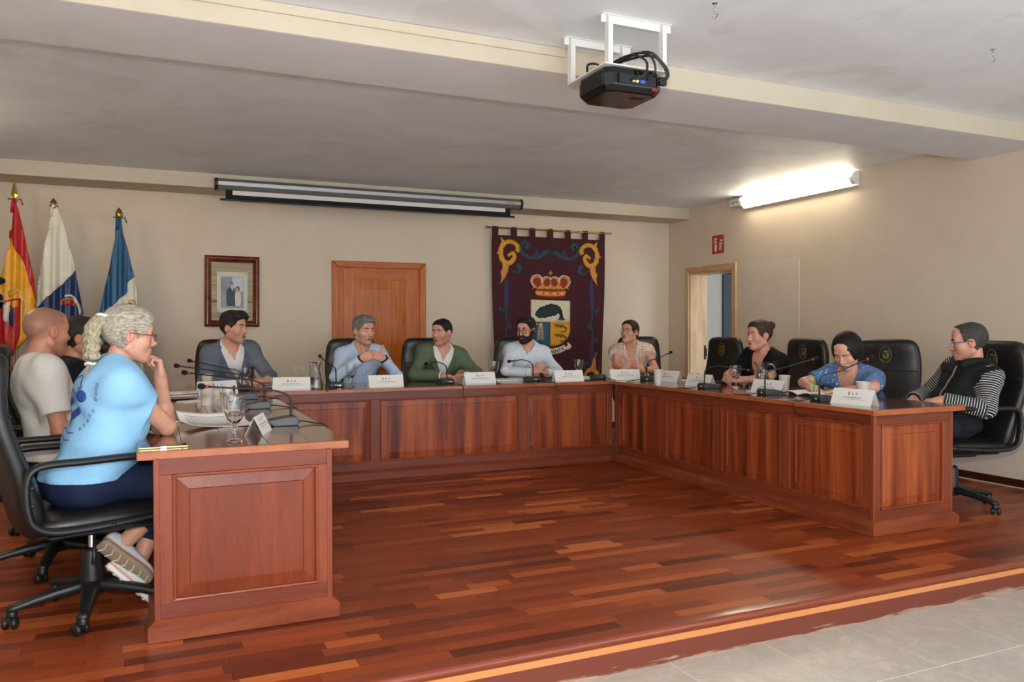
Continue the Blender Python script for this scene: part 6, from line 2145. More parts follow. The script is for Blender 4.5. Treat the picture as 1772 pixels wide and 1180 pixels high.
        if hair.get('tail'):          # chain of lobes below the head (ponytail or plait)
            tl = hair['tail']
            pth = smooth_path(tl['path'], tl.get('n', 4))
            m = Field((-0.12, -0.30, -0.30), (0.12, 0.0, 0.16), 0.004)
            if tl.get('plait'):
                for i, p_ in enumerate(pth):
                    e = 1 if i % 2 else -1
                    m.ell((p_[0] + e * 0.019, p_[1], p_[2]), (0.029, 0.034, 0.021), np.array(Matrix.Rotation(e * 0.7, 3, 'Y')), 0.0)
            else:
                for a_, b_ in zip(pth, pth[1:]):
                    m.cap(a_, b_, tl['r'], tl['r'] * 0.92, 0.01)
            x_, y_, z_ = m.coords()
            m.F += (0.0016 * np.sin(260 * x_ + 90 * y_ + 2 * np.sin(40 * z_))).astype(np.float32)
            mh, _ = m.mesh('plait' if tl.get('plait') else 'ponytail')
            mh.transform(M4)
            link('plait' if tl.get('plait') else 'ponytail', mh, tl.get('mat', hair['mat']), t)
            for (c_, r_) in tl.get('ties', []):
                MB().tube([(c_[0] + r_ * math.cos(i * PI / 8), c_[1] + r_ * math.sin(i * PI / 8), c_[2] + 0.004 * math.sin(i)) for i in range(17)], 0.0075, 8).xf(M4).build('hair_tie', plain('white_hair_tie', C(228, 228, 226), 0.7), t, smooth=True)
            if tl.get('tuft'):
                a_, b_ = tl['tuft']
                m = Field((-0.12, -0.30, -0.34), (0.12, 0.0, 0.0), 0.004)
                m.cap(a_, b_, 0.02, 0.034, 0.01)
                x_, y_, z_ = m.coords()
                m.F += (0.003 * np.sin(220 * x_ + 120 * y_)).astype(np.float32)
                mh, _ = m.mesh('tail_tuft')
                mh.transform(M4)
                link('tail_tuft', mh, tl.get('mat', hair['mat']), t)
    if beard:
        D = KF - beard.get('t', 0.006)
        reg = np.maximum((Cz + 0.018 - 0.6 * np.maximum(0, np.abs(Cx) - 0.045)) * 1.0, -(Cy + 0.005))
        reg = np.minimum(reg, np.maximum(np.maximum(np.abs(Cx) - 0.033, Cz + 0.042), -(Cy - 0.07)))
        chk = np.minimum(ellf((0.043, 0.075, -0.018), (0.032, 0.04, 0.034)), ellf((-0.043, 0.075, -0.018), (0.032, 0.04, 0.034)))
        D = np.maximum(np.maximum(D, reg), -chk)
        D = np.maximum(D, -ellf((0, 0.095, -0.066), (0.022, 0.03, 0.0085)))
        D = np.maximum(D, -ellf((0, 0.105, -0.03), (0.02, 0.04, 0.016)))
        emit(D, 'beard', beard['mat'], 0.001)
    if glasses:
        gm = glasses['mat']
        g0 = None
        rx, rzz = glasses.get('size', (0.024, 0.018))
        yy = max(surf(0.0, 0.008), surf(0.045, 0.028)) + 0.006
        zc = -0.001
        for e in (-1, 1):
            pts_ = []
            for i in range(25):
                a_ = i * 2 * PI / 24
                ca, sa = math.cos(a_), math.sin(a_)
                p_ = 2.6
                pts_.append((e * 0.033 + math.copysign(abs(ca) ** (2 / p_), ca) * rx, yy - 0.006 * (abs(e * 0.033 + ca * rx) / 0.055) ** 2, zc + math.copysign(abs(sa) ** (2 / p_), sa) * rzz))
            rim = MB().tube(pts_, glasses.get('w', 0.0016), 6).xf(M4).build('glasses_rim', gm, t, smooth=True)
            if g0 is None:
                g0 = rim
            pl_ = [(p_[0], p_[2]) for p_ in pts_[:-1]]
            patch('lens', pl_ if e > 0 else pl_, 0.5, lambda u, w: M4 @ Vector((u, yy - 0.004, w)), M_lens, rim, 0.001, smooth=False)
            MB().tube([(e * (0.033 + rx), yy - 0.004, zc + 0.008), (e * 0.068, yy - 0.02, zc + 0.009), (e * 0.084, 0.02, zc + 0.010), (e * 0.086, -0.012, zc + 0.012), (e * 0.082, -0.035, zc - 0.008)], glasses.get('w', 0.0016) * 1.2, 6).xf(M4).build('glasses_temple', glasses.get('temple', gm), t, smooth=True)
        MB().tube([(-0.033 + rx, yy, zc + 0.003), (0, yy + 0.003, zc + 0.007), (0.033 - rx, yy, zc + 0.003)], glasses.get('w', 0.0016), 6).xf(M4).build('glasses_bridge', gm, t, smooth=True)
    # ---- clothes
    ctx = dict(t=t, torso=torso, tp=tp_, S=S, A=A, X=X, Y=Y, Z=Z, N=N, P=P, RT=RT, lo=lo, hi=hi, bs=bs, hp=hp, hc=hc, M4=M4, zs=zs, lp=lp, lv=lv, sh=sh, girth=girth)
    if top:
        top(ctx)
    # ---- legs
    tr = cloth_mat('trouser_cloth_%d' % int(sum(trousers) * 9999), trousers)
    if legs is None:
        Fl = Field((-0.28, -0.24, 0.05), (0.28, 0.62, 0.70), 0.011)
        Fl.ell((0, 0.0, 0.575), (0.165 * bs * (0.5 + 0.5 * girth), 0.14, 0.095), None, 0.03)
        for e in (-1, 1):
            Fl.cap((e * 0.085, 0.02, 0.575), (e * 0.11, 0.40, 0.565), 0.085, 0.062, 0.04)
            Fl.cap((e * 0.11, 0.40, 0.555), (e * 0.11, 0.36, 0.12), 0.062, 0.05, 0.02)
        ml, _ = Fl.mesh('trousers')
        link('trousers', ml, tr, t)
        for e in (-1, 1):
            shoe(t, np.array([e * 0.11, 0.30, 0.045]), np.array([0, 1, 0]), np.array([0, 0, 1.0]), 0.27, M_shoek, M_shoek, None)
    else:
        legs(ctx, tr)
    PEOPLE.append(t)
    return ctx


M_shoek = plain('black_shoe_leather', C(28, 26, 26), 0.35)
M_lens = glass_mat('spectacle_lens', (0.98, 0.99, 0.99, 1), 0.0, 1.06)


def shoe(t, heel, ax, upv, L, mu_, ms, stripe):
    """a laced shoe: upper, sole and optional coloured stripe; heel is the middle of the heel bottom"""
    ax, upv = nrm(ax), nrm(upv)
    upv = nrm(upv - ax * (upv @ ax))
    sx_ = np.cross(ax, upv)
    rows, rs, rt2 = [], [], []
    V = lambda p: Vector(tuple(p))
    for f_, w, h_ in ((0.0, 0.022, 0.05), (0.03, 0.033, 0.075), (0.15, 0.037, 0.085), (0.32, 0.036, 0.082), (0.5, 0.041, 0.064), (0.7, 0.046, 0.05), (0.86, 0.042, 0.042), (0.96, 0.03, 0.034), (1.0, 0.014, 0.024)):
        k_ = L / 0.28
        c_ = heel + ax * L * f_ + upv * (0.018 + h_ / 2) * k_
        rows.append((V(c_), w * k_, h_ / 2 * k_, V(sx_), V(upv)))
        rs.append((V(heel + ax * L * (f_ * 1.03 - 0.015) + upv * 0.012 * k_), (w + 0.005) * k_, 0.015 * k_, V(sx_), V(upv)))
        rt2.append((V(heel + ax * L * (f_ * 1.02 - 0.01) + upv * 0.027 * k_), (w + 0.0035) * k_, 0.004 * k_, V(sx_), V(upv)))
    u = loft(rows, 18, 2.4).build('shoe', mu_, t, smooth=True)
    s_ = loft(rs, 18, 3.5).build('sole', ms, u, smooth=True)
    if stripe:
        loft(rt2, 18, 3.0).build('sole_stripe', stripe, u, smooth=True)
        for i in range(5):
            f_ = 0.42 + i * 0.06
            hh_ = 0.083 - (f_ - 0.32) * 0.11
            c_ = heel + ax * L * f_ + upv * (0.02 + hh_)
            MB().tube([V(c_ - sx_ * 0.02), V(c_ + upv * 0.004), V(c_ + sx_ * 0.02)], 0.003, 6).build('lace', M_inkl, u, smooth=True)
        # tread blocks under the sole
        for i in range(7):
            f_ = 0.06 + i * 0.14
            c_ = heel + ax * L * f_ - upv * 0.004
            MB().tube([V(c_ - sx_ * 0.032), V(c_ + ax * 0.012), V(c_ + sx_ * 0.032)], 0.0028, 6).build('tread_line', M_cup, u)
    return u


def arms_cloth(F, c, e, frac=1.0, wr=0.034, up=0.0):
    """sleeves: frac <= 1 covers part of the upper arm, 2 covers the whole arm"""
    bs = c['bs']
    for sd, q in c['A'].items():
        S_, E, W = c['S'][sd], q['E'], q['W']
        if frac < 1:
            E2 = S_ + (E - S_) * frac
            F.cap(S_, E2 + (E - S_) * 0.2, 0.046 * bs + e, 0.047 * bs + e + up, 0.075, 'u', (E2, nrm(E - S_)))
        else:
            F.cap(S_, E, 0.048 * bs + e, 0.042 * bs + e, 0.07)
            d = nrm(W - E)
            F.cap(E, W + d * 0.03, 0.043 * bs + e, wr * bs + e, 0.02, 'u', (W - d * 0.004, d))


def vcut(F, c, z0, slope, ymin=0.0, zmax=0.2):
    """V opening in the front, apex at torso height z0, half width grows with slope"""
    x, y, z = F.coords()
    N_, X_, Y_, Z_ = c['N'], c['X'], c['Y'], c['Z']
    dx, dy, dz = x - N_[0], y - N_[1], z - N_[2]
    tx = dx * X_[0] + dy * X_[1] + dz * X_[2]
    ty = dx * Y_[0] + dy * Y_[1] + dz * Y_[2]
    tz = dx * Z_[0] + dy * Z_[1] + dz * Z_[2]
    d = (np.abs(tx) - (tz - z0) * slope) / math.sqrt(1 + slope * slope)
    F.F = np.maximum(F.F, -np.maximum(d, ymin - ty)).astype(np.float32)


def neck_hole(F, c, r, fwd=0.012, zb=-0.02):
    F.cap(c['tp'](0, fwd, zb), c['tp'](0, fwd + 0.03, 0.22), r, r + 0.02, 0.01, 's')


def hem_cut(F, c, z):
    x, y, zz = F.coords()
    F.F = np.maximum(F.F, (z - zz) + 0 * x + 0 * y).astype(np.float32)


def collar(F, c, spread=0.03, drop=0.0):
    tp = c['tp']
    for e in (-1, 1):
        pts = smooth_path([tuple(tp(0, -0.078, 0.028)), tuple(tp(e * 0.05, -0.062, 0.026)), tuple(tp(e * 0.078, -0.008, 0.016)), tuple(tp(e * 0.062, 0.048, -0.005)), tuple(tp(e * (0.012 + spread), 0.082, -0.045 - drop))], 3)
        for a, b in zip(pts, pts[1:]):
            F.cap(a, b, 0.011, 0.011, 0.006)
            F.cap(np.array(a) + c['Z'] * 0.016, np.array(b) + c['Z'] * 0.012, 0.008, 0.008, 0.006)
        F.cap(tp(e * 0.060, 0.062, -0.022), tp(e * (0.05 + spread), 0.098, -0.088 - drop), 0.011, 0.007, 0.008)


def grid(c, h=0.008, lo=None):
    l2 = c['lo'].copy()
    h2 = c['hi'].copy()
    h2[2] = c['N'][2] + 0.14
    return Field(l2, h2, h)


def garment(c, F, name, mat, cut=True, parent=None):
    me, V = F.mesh(name)
    o_ = link(name, me, mat, parent or c['t'])
    return o_, V


def project(c, obj_, front=True):
    me = obj_.data
    vs = [v.co.copy() for v in me.vertices]
    b = BVHTree.FromPolygons(vs, [tuple(p.vertices) for p in me.polygons])
    Y_ = Vector(tuple(c['Y'])) * (1 if front else -1)

    def fn(h):
        def g(u, z):
            p = Vector(tuple(c['tp'](u, 0, z)))
            hit = b.ray_cast(p + Y_ * 0.6, -Y_)
            q = hit[0] if hit[0] else p + Y_ * 0.1
            return q + Y_ * h
        return g
    return fn


def cuffs(c, mat, sides='RL', out=0.012):
    for sd in sides:
        if sd in c['A']:
            E, W = c['A'][sd]['E'], c['A'][sd]['W']
            d = nrm(W - E)
            MB().tube([Vector(tuple(W - d * 0.03)), Vector(tuple(W + d * out))], 0.036 * c['bs'], 14, cap=False).build('shirt_cuff', mat, c['t'], smooth=True).modifiers.new('s', 'SOLIDIFY').thickness = 0.003


def band(c, sd, off, r, w, mat, name):
    E, W = c['A'][sd]['E'], c['A'][sd]['W']
    d = nrm(W - E)
    MB().tube([Vector(tuple(W + d * (off - w / 2))), Vector(tuple(W + d * (off + w / 2)))], r, 16).build(name, mat, c['t'], smooth=True, ang=40)


# ---- garment recipes
def shirt_top(col_name, col, sleeve=2, open_z=-0.075, buttons=True, w=0.0035):
    def f(c):
        F = grid(c)
        c['torso'](F, 0.004)
        arms_cloth(F, c, 0.006, sleeve)
        wrinkle(F, w, sum(map(ord, col_name)) * 37 % 1000)
        neck_hole(F, c, 0.062 * c['bs'])
        vcut(F, c, open_z, 0.42, 0.03)
        collar(F, c)
        hem_cut(F, c, 0.55)
        m = cloth_mat(col_name, col)
        o_, V = garment(c, F, 'shirt', m)
        if sleeve == 2:
            cuffs(c, m, out=0.004)
        if buttons:
            fn = project(c, o_)(0.002)
            patch('placket', [(-0.015, open_z - 0.01), (0.015, open_z - 0.01), (0.015, -0.40), (-0.015, -0.40)], 0.02, fn, m, o_, 0.002)
            for i in range(4):
                p = fn(0, open_z - 0.03 - i * 0.075)
                MB().ball(tuple(p), (0.006, 0.004, 0.006), 8, 5).build('button', M_paper, o_, smooth=True)
        return o_
    return f


def blazer_top(name, col, colb, v0=-0.34):
    def f(c):
        F = grid(c)
        c['torso'](F, 0.001)
        neck_hole(F, c, 0.062 * c['bs'])
        vcut(F, c, -0.10, 0.40, 0.03)
        collar(F, c, 0.035)
        hem_cut(F, c, 0.6)
        ms = cloth_mat('white_shirt_cloth', C(226, 222, 214))
        o1, _ = garment(c, F, 'shirt', ms)
        fn = project(c, o1)(0.002)
        patch('placket', [(-0.014, -0.12), (0.014, -0.12), (0.014, -0.40), (-0.014, -0.40)], 0.02, fn, ms, o1, 0.002)
        for i in range(3):
            MB().ball(tuple(fn(0, -0.15 - i * 0.075)), (0.006, 0.004, 0.006), 8, 5).build('button', M_cup, o1, smooth=True)
        F = grid(c)
        c['torso'](F, 0.016, 0.05)
        arms_cloth(F, c, 0.014, 2, 0.036)
        for e in (-1, 1):      # padded shoulders
            F.ell(c['tp'](e * (c['sh'] - 0.005), -0.002, -0.035), (0.062, 0.066, 0.045), c['RT'], 0.05)
        wrinkle(F, 0.003, sum(map(ord, name)) * 37 % 1000, 0.8)
        neck_hole(F, c, 0.086 * c['bs'], 0.02, -0.02)
        vcut(F, c, v0, 0.30, 0.02)
        hem_cut(F, c, 0.54)
        m = cloth_mat(name, col, 0.1, 0.85, 220, 0.35)
        m2 = cloth_mat(name + '_lapel', colb, 0.1, 0.85, 220, 0.35)
        o_, _ = garment(c, F, 'blazer', m)
        fn = project(c, o_)(0.004)
        for e in (-1, 1):
            pl = [(0.072, 0.02), (0.098, 0.0), (0.128, -0.085), (0.104, -0.098), (0.118, -0.118), (0.085, -0.22), (0.028, v0 + 0.03), (0.016, v0 + 0.035), (0.045, -0.19)]
            pl = [(e * a, b) for a, b in pl]
            patch('lapel', pl if e > 0 else pl[::-1], 0.02, fn, m2, o_, 0.004)
        F2 = grid(c)
        pts = smooth_path([tuple(c['tp'](-0.095, 0.03, 0.0)), tuple(c['tp'](-0.09, -0.03, 0.022)), tuple(c['tp'](-0.045, -0.078, 0.03)), tuple(c['tp'](0.045, -0.078, 0.03)), tuple(c['tp'](0.09, -0.03, 0.022)), tuple(c['tp'](0.095, 0.03, 0.0))], 4)
        for a, b in zip(pts, pts[1:]):
            F2.cap(a, b, 0.014, 0.014, 0.005)
        mc, _ = F2.mesh('jacket_collar')
        link('jacket_collar', mc, m2, o_)
        fn2 = project(c, o_)(0.003)
        patch('breast_pocket', [(-0.135, -0.20), (-0.065, -0.19), (-0.065, -0.175), (-0.135, -0.185)][::-1], 0.02, fn2, m2, o_, 0.002)
        cuffs(c, ms)
    return f


def tee_top(name, col, frac=0.62, neck=0.070, e=0.008, up=0.008, w=0.004, hem=0.58, after=None, v=None, mat=None):
    def f(c):
        F = grid(c, 0.0075)
        c['torso'](F, e)
        arms_cloth(F, c, e + 0.004, frac, up=up)
        wrinkle(F, w, sum(map(ord, name)) * 37 % 997, 0.75)
        neck_hole(F, c, neck * c['bs'])
        if v:
            vcut(F, c, v[0], v[1], 0.03)
        hem_cut(F, c, hem)
        m = mat or cloth_mat(name, col)
        o_, V = garment(c, F, 'top', m)
        if not v:
            # ribbed neckband
            r = neck * c['bs'] + 0.004
            pts = [Vector(tuple(c['tp'](0, 0.012, 0.012) + c['X'] * r * math.cos(a) + c['Y'] * r * math.sin(a) + c['Z'] * (-0.03 * (math.sin(a) + 0.3) * 0.8))) for a in [i * PI / 12 for i in range(25)]]
            MB().tube(pts, 0.008, 6).build('neckband', m, o_, smooth=True)
        if after:
            after(c, o_)
    return f


# patterned cloths
k = NT('blue_floral_cloth')
v = k.vec((1, 1, 1), True)
vo = k.n('ShaderNodeTexVoronoi')
vo.inputs['Scale'].default_value = 38
k.l(v, vo.inputs['Vector'])
dots = k.ramp(vo.outputs['Distance'], [(0.20, (1, 1, 1, 1)), (0.30, (0, 0, 0, 1))])
cl = k.ramp(k.noise(v, 14, 2, 0.5), [(0.48, (0, 0, 0, 1)), (0.56, (1, 1, 1, 1))])
tw = k.ramp(k.noise(v, 42, 3, 0.7, 1.5), [(0.62, (0, 0, 0, 1)), (0.66, (1, 1, 1, 1))])
fl_ = k.mix(1.0, k.mix(1.0, dots, tw, 'LIGHTEN'), cl, 'MULTIPLY')
k.l(k.mix(fl_, C(84, 116, 160), C(206, 216, 228)), k.b.inputs['Base Color'])
k.b.inputs['Roughness'].default_value = 0.8
M_floral = k.m
k = NT('folk_print_cloth')
tc = k.n('ShaderNodeTexCoord')
sx = k.n('ShaderNodeSeparateXYZ')
k.l(tc.outputs['Object'], sx.inputs[0])
mu = k.n('ShaderNodeMath', operation='MULTIPLY', i1=9.5)
k.l(sx.outputs['X'], mu.inputs[0])
fr = k.n('ShaderNodeMath', operation='FRACT')
k.l(mu.outputs[0], fr.inputs[0])
band_c = k.ramp(fr.outputs[0], [(0.0, C(232, 206, 184)), (0.30, C(214, 214, 196)), (0.55, C(232, 212, 192)), (0.62, C(238, 170, 120)), (0.68, C(236, 214, 196)), (0.88, C(216, 120, 130)), (0.94, C(236, 212, 194))], 'CONSTANT')
vo = k.n('ShaderNodeTexVoronoi', distance='MANHATTAN')
vo.inputs['Scale'].default_value = 38
vo.inputs['Randomness'].default_value = 0.15
k.l(tc.outputs['Object'], vo.inputs['Vector'])
rg = k.ramp(vo.outputs['Distance'], [(0.30, (0, 0, 0, 1)), (0.34, (1, 1, 1, 1)), (0.52, (1, 1, 1, 1)), (0.56, (0, 0, 0, 1))])
n5 = k.noise(tc.outputs['Object'], 9, 1)
pc = k.ramp(n5, [(0.40, C(130, 160, 146)), (0.47, C(226, 110, 118)), (0.55, C(150, 140, 160)), (0.6, C(240, 160, 90))], 'CONSTANT')
k.l(k.mix(rg, band_c, pc), k.b.inputs['Base Color'])
k.b.inputs['Roughness'].default_value = 0.8
M_folk = k.m
k = NT('striped_knit')
at_ = k.n('ShaderNodeAttribute', attribute_name='arm')
mu = k.n('ShaderNodeMath', operation='MULTIPLY', i1=62.0)
k.l(at_.outputs['Fac'], mu.inputs[0])
fr = k.n('ShaderNodeMath', operation='FRACT')
k.l(mu.outputs[0], fr.inputs[0])
k.l(k.ramp(fr.outputs[0], [(0.0, C(30, 29, 31)), (0.74, C(206, 202, 196))], 'CONSTANT'), k.b.inputs['Base Color'])
k.b.inputs['Roughness'].default_value = 0.85
M_stripe = k.m


def vest_top(c):
    # striped jumper sleeves
    F = grid(c, 0.007)
    c['torso'](F, -0.004)
    arms_cloth(F, c, 0.016, 2)
    wrinkle(F, 0.002, 5)
    neck_hole(F, c, 0.062)
    hem_cut(F, c, 0.56)
    o_, V = garment(c, F, 'striped_jumper', M_stripe)
    tv = np.zeros(len(V))
    for i, p in enumerate(V):
        best = 9
        for sd, q in c['A'].items():
            S_, E, W = c['S'][sd], q['E'], q['W']
            off = 0
            for a, b in ((S_, E), (E, W)):
                ab = b - a
                L = np.linalg.norm(ab)
                s0_ = (p - a) @ ab / L ** 2
                s_ = min(1, max(0, s0_))
                d_ = np.linalg.norm(p - a - ab * s_)
                if d_ < best - 1e-6:
                    best = d_
                    tv[i] = off + s0_ * L + 5
                off += L
    at_ = o_.data.attributes.new('arm', 'FLOAT', 'POINT')
    at_.data.foreach_set('value', tv.astype(np.float32))
    # quilted vest
    F = grid(c, 0.0075)
    c['torso'](F, 0.014, 0.05)
    for sd in c['A']:
        S_, E = c['S'][sd], c['A'][sd]['E']
        d = nrm(E - S_)
        F.cap(S_, S_ + d * 0.05, 0.056, 0.05, 0.03, 'u', (S_ + d * 0.008, d))
    x, y, z = F.coords()
    F.F += (0.010 * np.abs(np.sin((z + 0.1 * y) * 2 * PI / 0.085 / 2)) ** 0.5 * -1 + 0.005 + 0 * x).astype(np.float32)
    wrinkle(F, 0.0035, 11)
    neck_hole(F, c, 0.072)
    hem_cut(F, c, 0.54)
    mv = plain('black_quilted_nylon', C(20, 20, 22), 0.75, var=0.25, scale=40, bump=0.6, spec=0.25)
    o2, _ = garment(c, F, 'quilted_vest', mv)
    F = grid(c, 0.006)
    pts = smooth_path([tuple(c['tp'](0.02, 0.105, -0.06)), tuple(c['tp'](0.072, 0.06, 0.0)), tuple(c['tp'](0.082, -0.01, 0.02)), tuple(c['tp'](0.05, -0.075, 0.03)), tuple(c['tp'](-0.05, -0.075, 0.03)), tuple(c['tp'](-0.082, -0.01, 0.02)), tuple(c['tp'](-0.072, 0.06, 0.0)), tuple(c['tp'](-0.035, 0.125, -0.05))], 4)
    for a, b in zip(pts, pts[1:]):
        F.cap(a, b, 0.017, 0.017, 0.01)
        F.cap(np.array(a) + c['Z'] * 0.03, np.array(b) + c['Z'] * 0.03, 0.014, 0.014, 0.01)
    mc, _ = F.mesh('vest_collar')
    link('vest_collar', mc, mv, o2)
    fn = project(c, o2)(0.003)
    patch('zip', [(-0.006, -0.06), (0.006, -0.06), (0.006, -0.42), (-0.006, -0.42)], 0.02, fn, M_alud, o2, 0.003)


# ---- where the camera lies from a point, used only to turn figures towards what they look at
def turn(p, ang, dz=0.0):
    """direction rotated ang degrees to the photo's right from facing the hall's open end at p"""
    c_ = Vector((-p[0], -p[1], 0)).normalized()
    r_ = Vector((-c_.y, c_.x, 0))
    a = math.radians(ang)
    v_ = c_ * math.cos(a) + r_ * math.sin(a)
    return (v_.x, v_.y, dz)


H_dark = hair_mat('dark_brown_hair', C(22, 18, 16), C(52, 42, 36))
H_black = hair_mat('black_hair', C(14, 10, 11), C(34, 24, 24))
H_gray = hair_mat('grey_hair', C(70, 68, 66), C(150, 146, 140))
H_mix = hair_mat('greying_dark_hair', C(38, 34, 32), C(78, 72, 66))
H_blond = hair_mat('grey_blonde_hair', C(112, 104, 92), C(208, 198, 178), (70, 9, 60))
H_plait = hair_mat('plait_hair', C(120, 108, 88), C(204, 190, 160), (55, 55, 26))
H_tuft = hair_mat('blonde_tuft_hair', C(170, 134, 92), C(210, 180, 136), (50, 50, 14))
H_brown = hair_mat('brown_hair', C(30, 20, 17), C(58, 40, 32))
H_high = hair_mat('highlighted_brown_hair', C(36, 26, 21), C(84, 62, 42))

relax = dict(curl=(35, 38, 42, 45), thumb=(0.4, 0.9, 0.5))
fist = dict(curl=(78, 80, 80, 78), thumb=(0.5, 0.7, 0.5))

# 1 man in grey blazer
p = (0.59, 7.25, 1.262)
person('man in grey blazer and open white shirt looking right', (0.58, 7.50), (0.22, -1), p, turn(p, 58, -0.03), C(212, 154, 126), dict(
    R=dict(E=(0.36, 7.24, 0.84), W=(0.66, 7.03, 0.815), d=(0.9, -0.25, 0.0), n=(0.1, -0.2, -1), **relax),
    L=dict(E=(0.88, 7.16, 0.84), W=(0.84, 6.99, 0.815), d=(-0.85, -0.35, 0.05), n=(0, 0.2, -1), **relax)),
    hs=1.07, hair=dict(style='short', mat=H_dark, t=(0.007, 0.016), front=0.016), top=blazer_top('grey_blue_blazer_cloth', C(104, 110, 120), C(92, 98, 108)), stubble=0.3)
# 2 man in light blue shirt, fists together with thumbs up
p = (1.727, 7.25, 1.232)
c2 = person('man in light blue shirt with fists together, thumbs up', (1.73, 7.50), (0.05, -1), p, turn(p, 36, -0.03), C(212, 154, 128), dict(
    R=dict(E=(1.44, 7.12, 0.82), W=(1.645, 7.00, 0.985), d=(0.85, -0.28, 0.35), n=(0.15, 0.95, 0.0), curl=(82, 84, 84, 82), thumb=(1.0, 0.05, -0.1)),
    L=dict(E=(2.01, 7.12, 0.82), W=(1.85, 7.00, 0.985), d=(-0.85, -0.28, 0.35), n=(-0.15, 0.95, 0.0), curl=(82, 84, 84, 82), thumb=(1.0, 0.05, -0.1))),
    hs=1.07, hair=dict(style='short', mat=H_gray, t=(0.006, 0.014), front=0.012), top=shirt_top('light_blue_shirt_cloth', C(188, 206, 230)), stubble=0.35, brow=C(48, 38, 34))
for sd, mt in (('R', M_mick), ('L', M_mick)):
    band(c2, sd, -0.002, 0.0425, 0.016, mt, 'wristband')
band(c2, 'L', -0.024, 0.043, 0.012, plain('brown_strap', C(90, 46, 34), 0.6), 'wristband')
# 3 man in green blazer
p = (2.51, 7.3, 1.215)
c3 = person('man in green blazer and white shirt looking left', (2.50, 7.52), (-0.12, -1), p, turn(p, -38, -0.02), C(208, 150, 124), dict(
    R=dict(E=(2.20, 7.22, 0.82), W=(2.40, 7.02, 0.812), d=(0.9, -0.35, 0.0), n=(0.1, -0.1, -1), **relax),
    L=dict(E=(2.83, 7.20, 0.82), W=(2.66, 7.02, 0.815), d=(-0.9, -0.3, 0.05), n=(0, 0.1, -1), **relax)),
    hs=1.05, hair=dict(style='short', mat=H_black, t=(0.004, 0.005), gr=0.0006), top=blazer_top('olive_green_blazer_cloth', C(94, 108, 82), C(84, 98, 72)), stubble=0.45, eyegaze=(-0.35, 1, 0.1), girth=1.08)
band(c3, 'R', 0.004, 0.036, 0.02, M_alud, 'watch')
# 4 bearded man
p = (3.414, 7.3, 1.235)
person('bearded man with glasses in pale shirt, hands clasped', (3.47, 7.52), (-0.42, -1), p, turn(p, -30, -0.06), C(212, 154, 128), dict(
    R=dict(E=(3.12, 7.16, 0.82), W=(3.315, 6.97, 0.83), d=(0.55, -0.35, 0.45), n=(0.9, 0.1, -0.2), curl=(38, 42, 46, 50), thumb=(0.8, 0.6, 0.2)),
    L=dict(E=(3.66, 7.08, 0.82), W=(3.47, 6.96, 0.82), d=(-0.75, -0.25, 0.35), n=(-0.8, 0.3, -0.3), curl=(45, 50, 52, 55), thumb=(0.8, 0.6, 0.2))),
    hs=1.06, hair=dict(style='short', mat=H_black, t=(0.006, 0.012), front=0.006), beard=dict(mat=hair_mat('dark_beard', C(24, 17, 15), C(48, 36, 32)), t=0.007),
    glasses=dict(mat=M_mick, size=(0.024, 0.019), w=0.0019), top=shirt_top('pale_blue_white_shirt_cloth', C(212, 218, 226), 2, -0.065), brow=C(20, 16, 15), eyegaze=(0.25, 1, 0.0))
# 5 woman in patterned blouse
p = (4.648, 7.3, 1.213)


def blouse5(c):
    F = grid(c, 0.0075)
    c['torso'](F, 0.010)
    arms_cloth(F, c, 0.020, 0.30, up=0.018)
    wrinkle(F, 0.003, 31, 0.8)
    neck_hole(F, c, 0.066)
    vcut(F, c, -0.17, 0.36, 0.03)
    collar(F, c, 0.045, 0.01)
    hem_cut(F, c, 0.56)
    garment(c, F, 'blouse', M_folk)


c5 = person('woman with glasses in patterned blouse, gesturing with both hands', (4.84, 7.52), (-0.62, -0.85), p, turn(p, -34, 0.16), C(214, 156, 132), dict(
    R=dict(E=(4.36, 7.12, 0.82), W=(4.33, 6.93, 0.83), d=(0.45, -0.35, 0.55), n=(0.6, 0.6, 0.2), curl=(25, 28, 32, 36), thumb=(0.9, 0.5, 0.2), spread=0.08),
    L=dict(E=(4.76, 6.98, 0.82), W=(4.52, 6.86, 0.83), d=(-0.6, 0.0, 0.5), n=(-0.4, 0.7, 0.2), curl=(25, 28, 32, 36), thumb=(0.9, 0.5, 0.2), spread=0.08)),
    hs=1.02, bs=1.0, fem=True, girth=1.12, hair=dict(style='back', mat=H_brown, t=(0.006, 0.006), tail=dict(path=[(0.0, -0.115, 0.0), (0.02, -0.125, -0.05), (0.05, -0.10, -0.11)], r=0.028)),
    glasses=dict(mat=plain('thin_brown_frame', C(96, 66, 60), 0.3), size=(0.025, 0.019), w=0.0013), top=blouse5, brow=C(60, 44, 38), lips=C(176, 96, 92))
band(c5, 'L', -0.02, 0.034, 0.022, M_mick, 'watch')
# 6 woman in black
p = (4.88, 5.54, 1.187)
person('woman in black top with hair in a bun, hands clasped', (5.10, 5.60), (-1, -0.02), p, turn(p, -52, 0.0), C(216, 156, 132), dict(
    L=dict(E=(4.72, 5.24, 0.83), W=(4.55, 5.36, 0.815), d=(-0.75, 0.6, 0.05), n=(0.1, 0.5, -0.6), curl=(42, 46, 50, 54), thumb=(0.8, 0.6, 0.2)),
    R=dict(E=(4.74, 5.78, 0.83), W=(4.54, 5.56, 0.82), d=(-0.75, -0.55, 0.1), n=(0.3, -0.8, -0.3), curl=(36, 40, 44, 48), thumb=(0.8, 0.6, 0.2))),
    hs=1.06, bs=1.08, fem=True, girth=1.2, hair=dict(style='back', mat=H_high, t=(0.006, 0.008), bun=(0.0, -0.115, 0.085, 0.038)), top=tee_top('black_jersey', C(14, 14, 15), 0.75, 0.075, v=(-0.24, 0.36)), brow=C(66, 48, 40), lips=C(176, 90, 88), full=1.08)
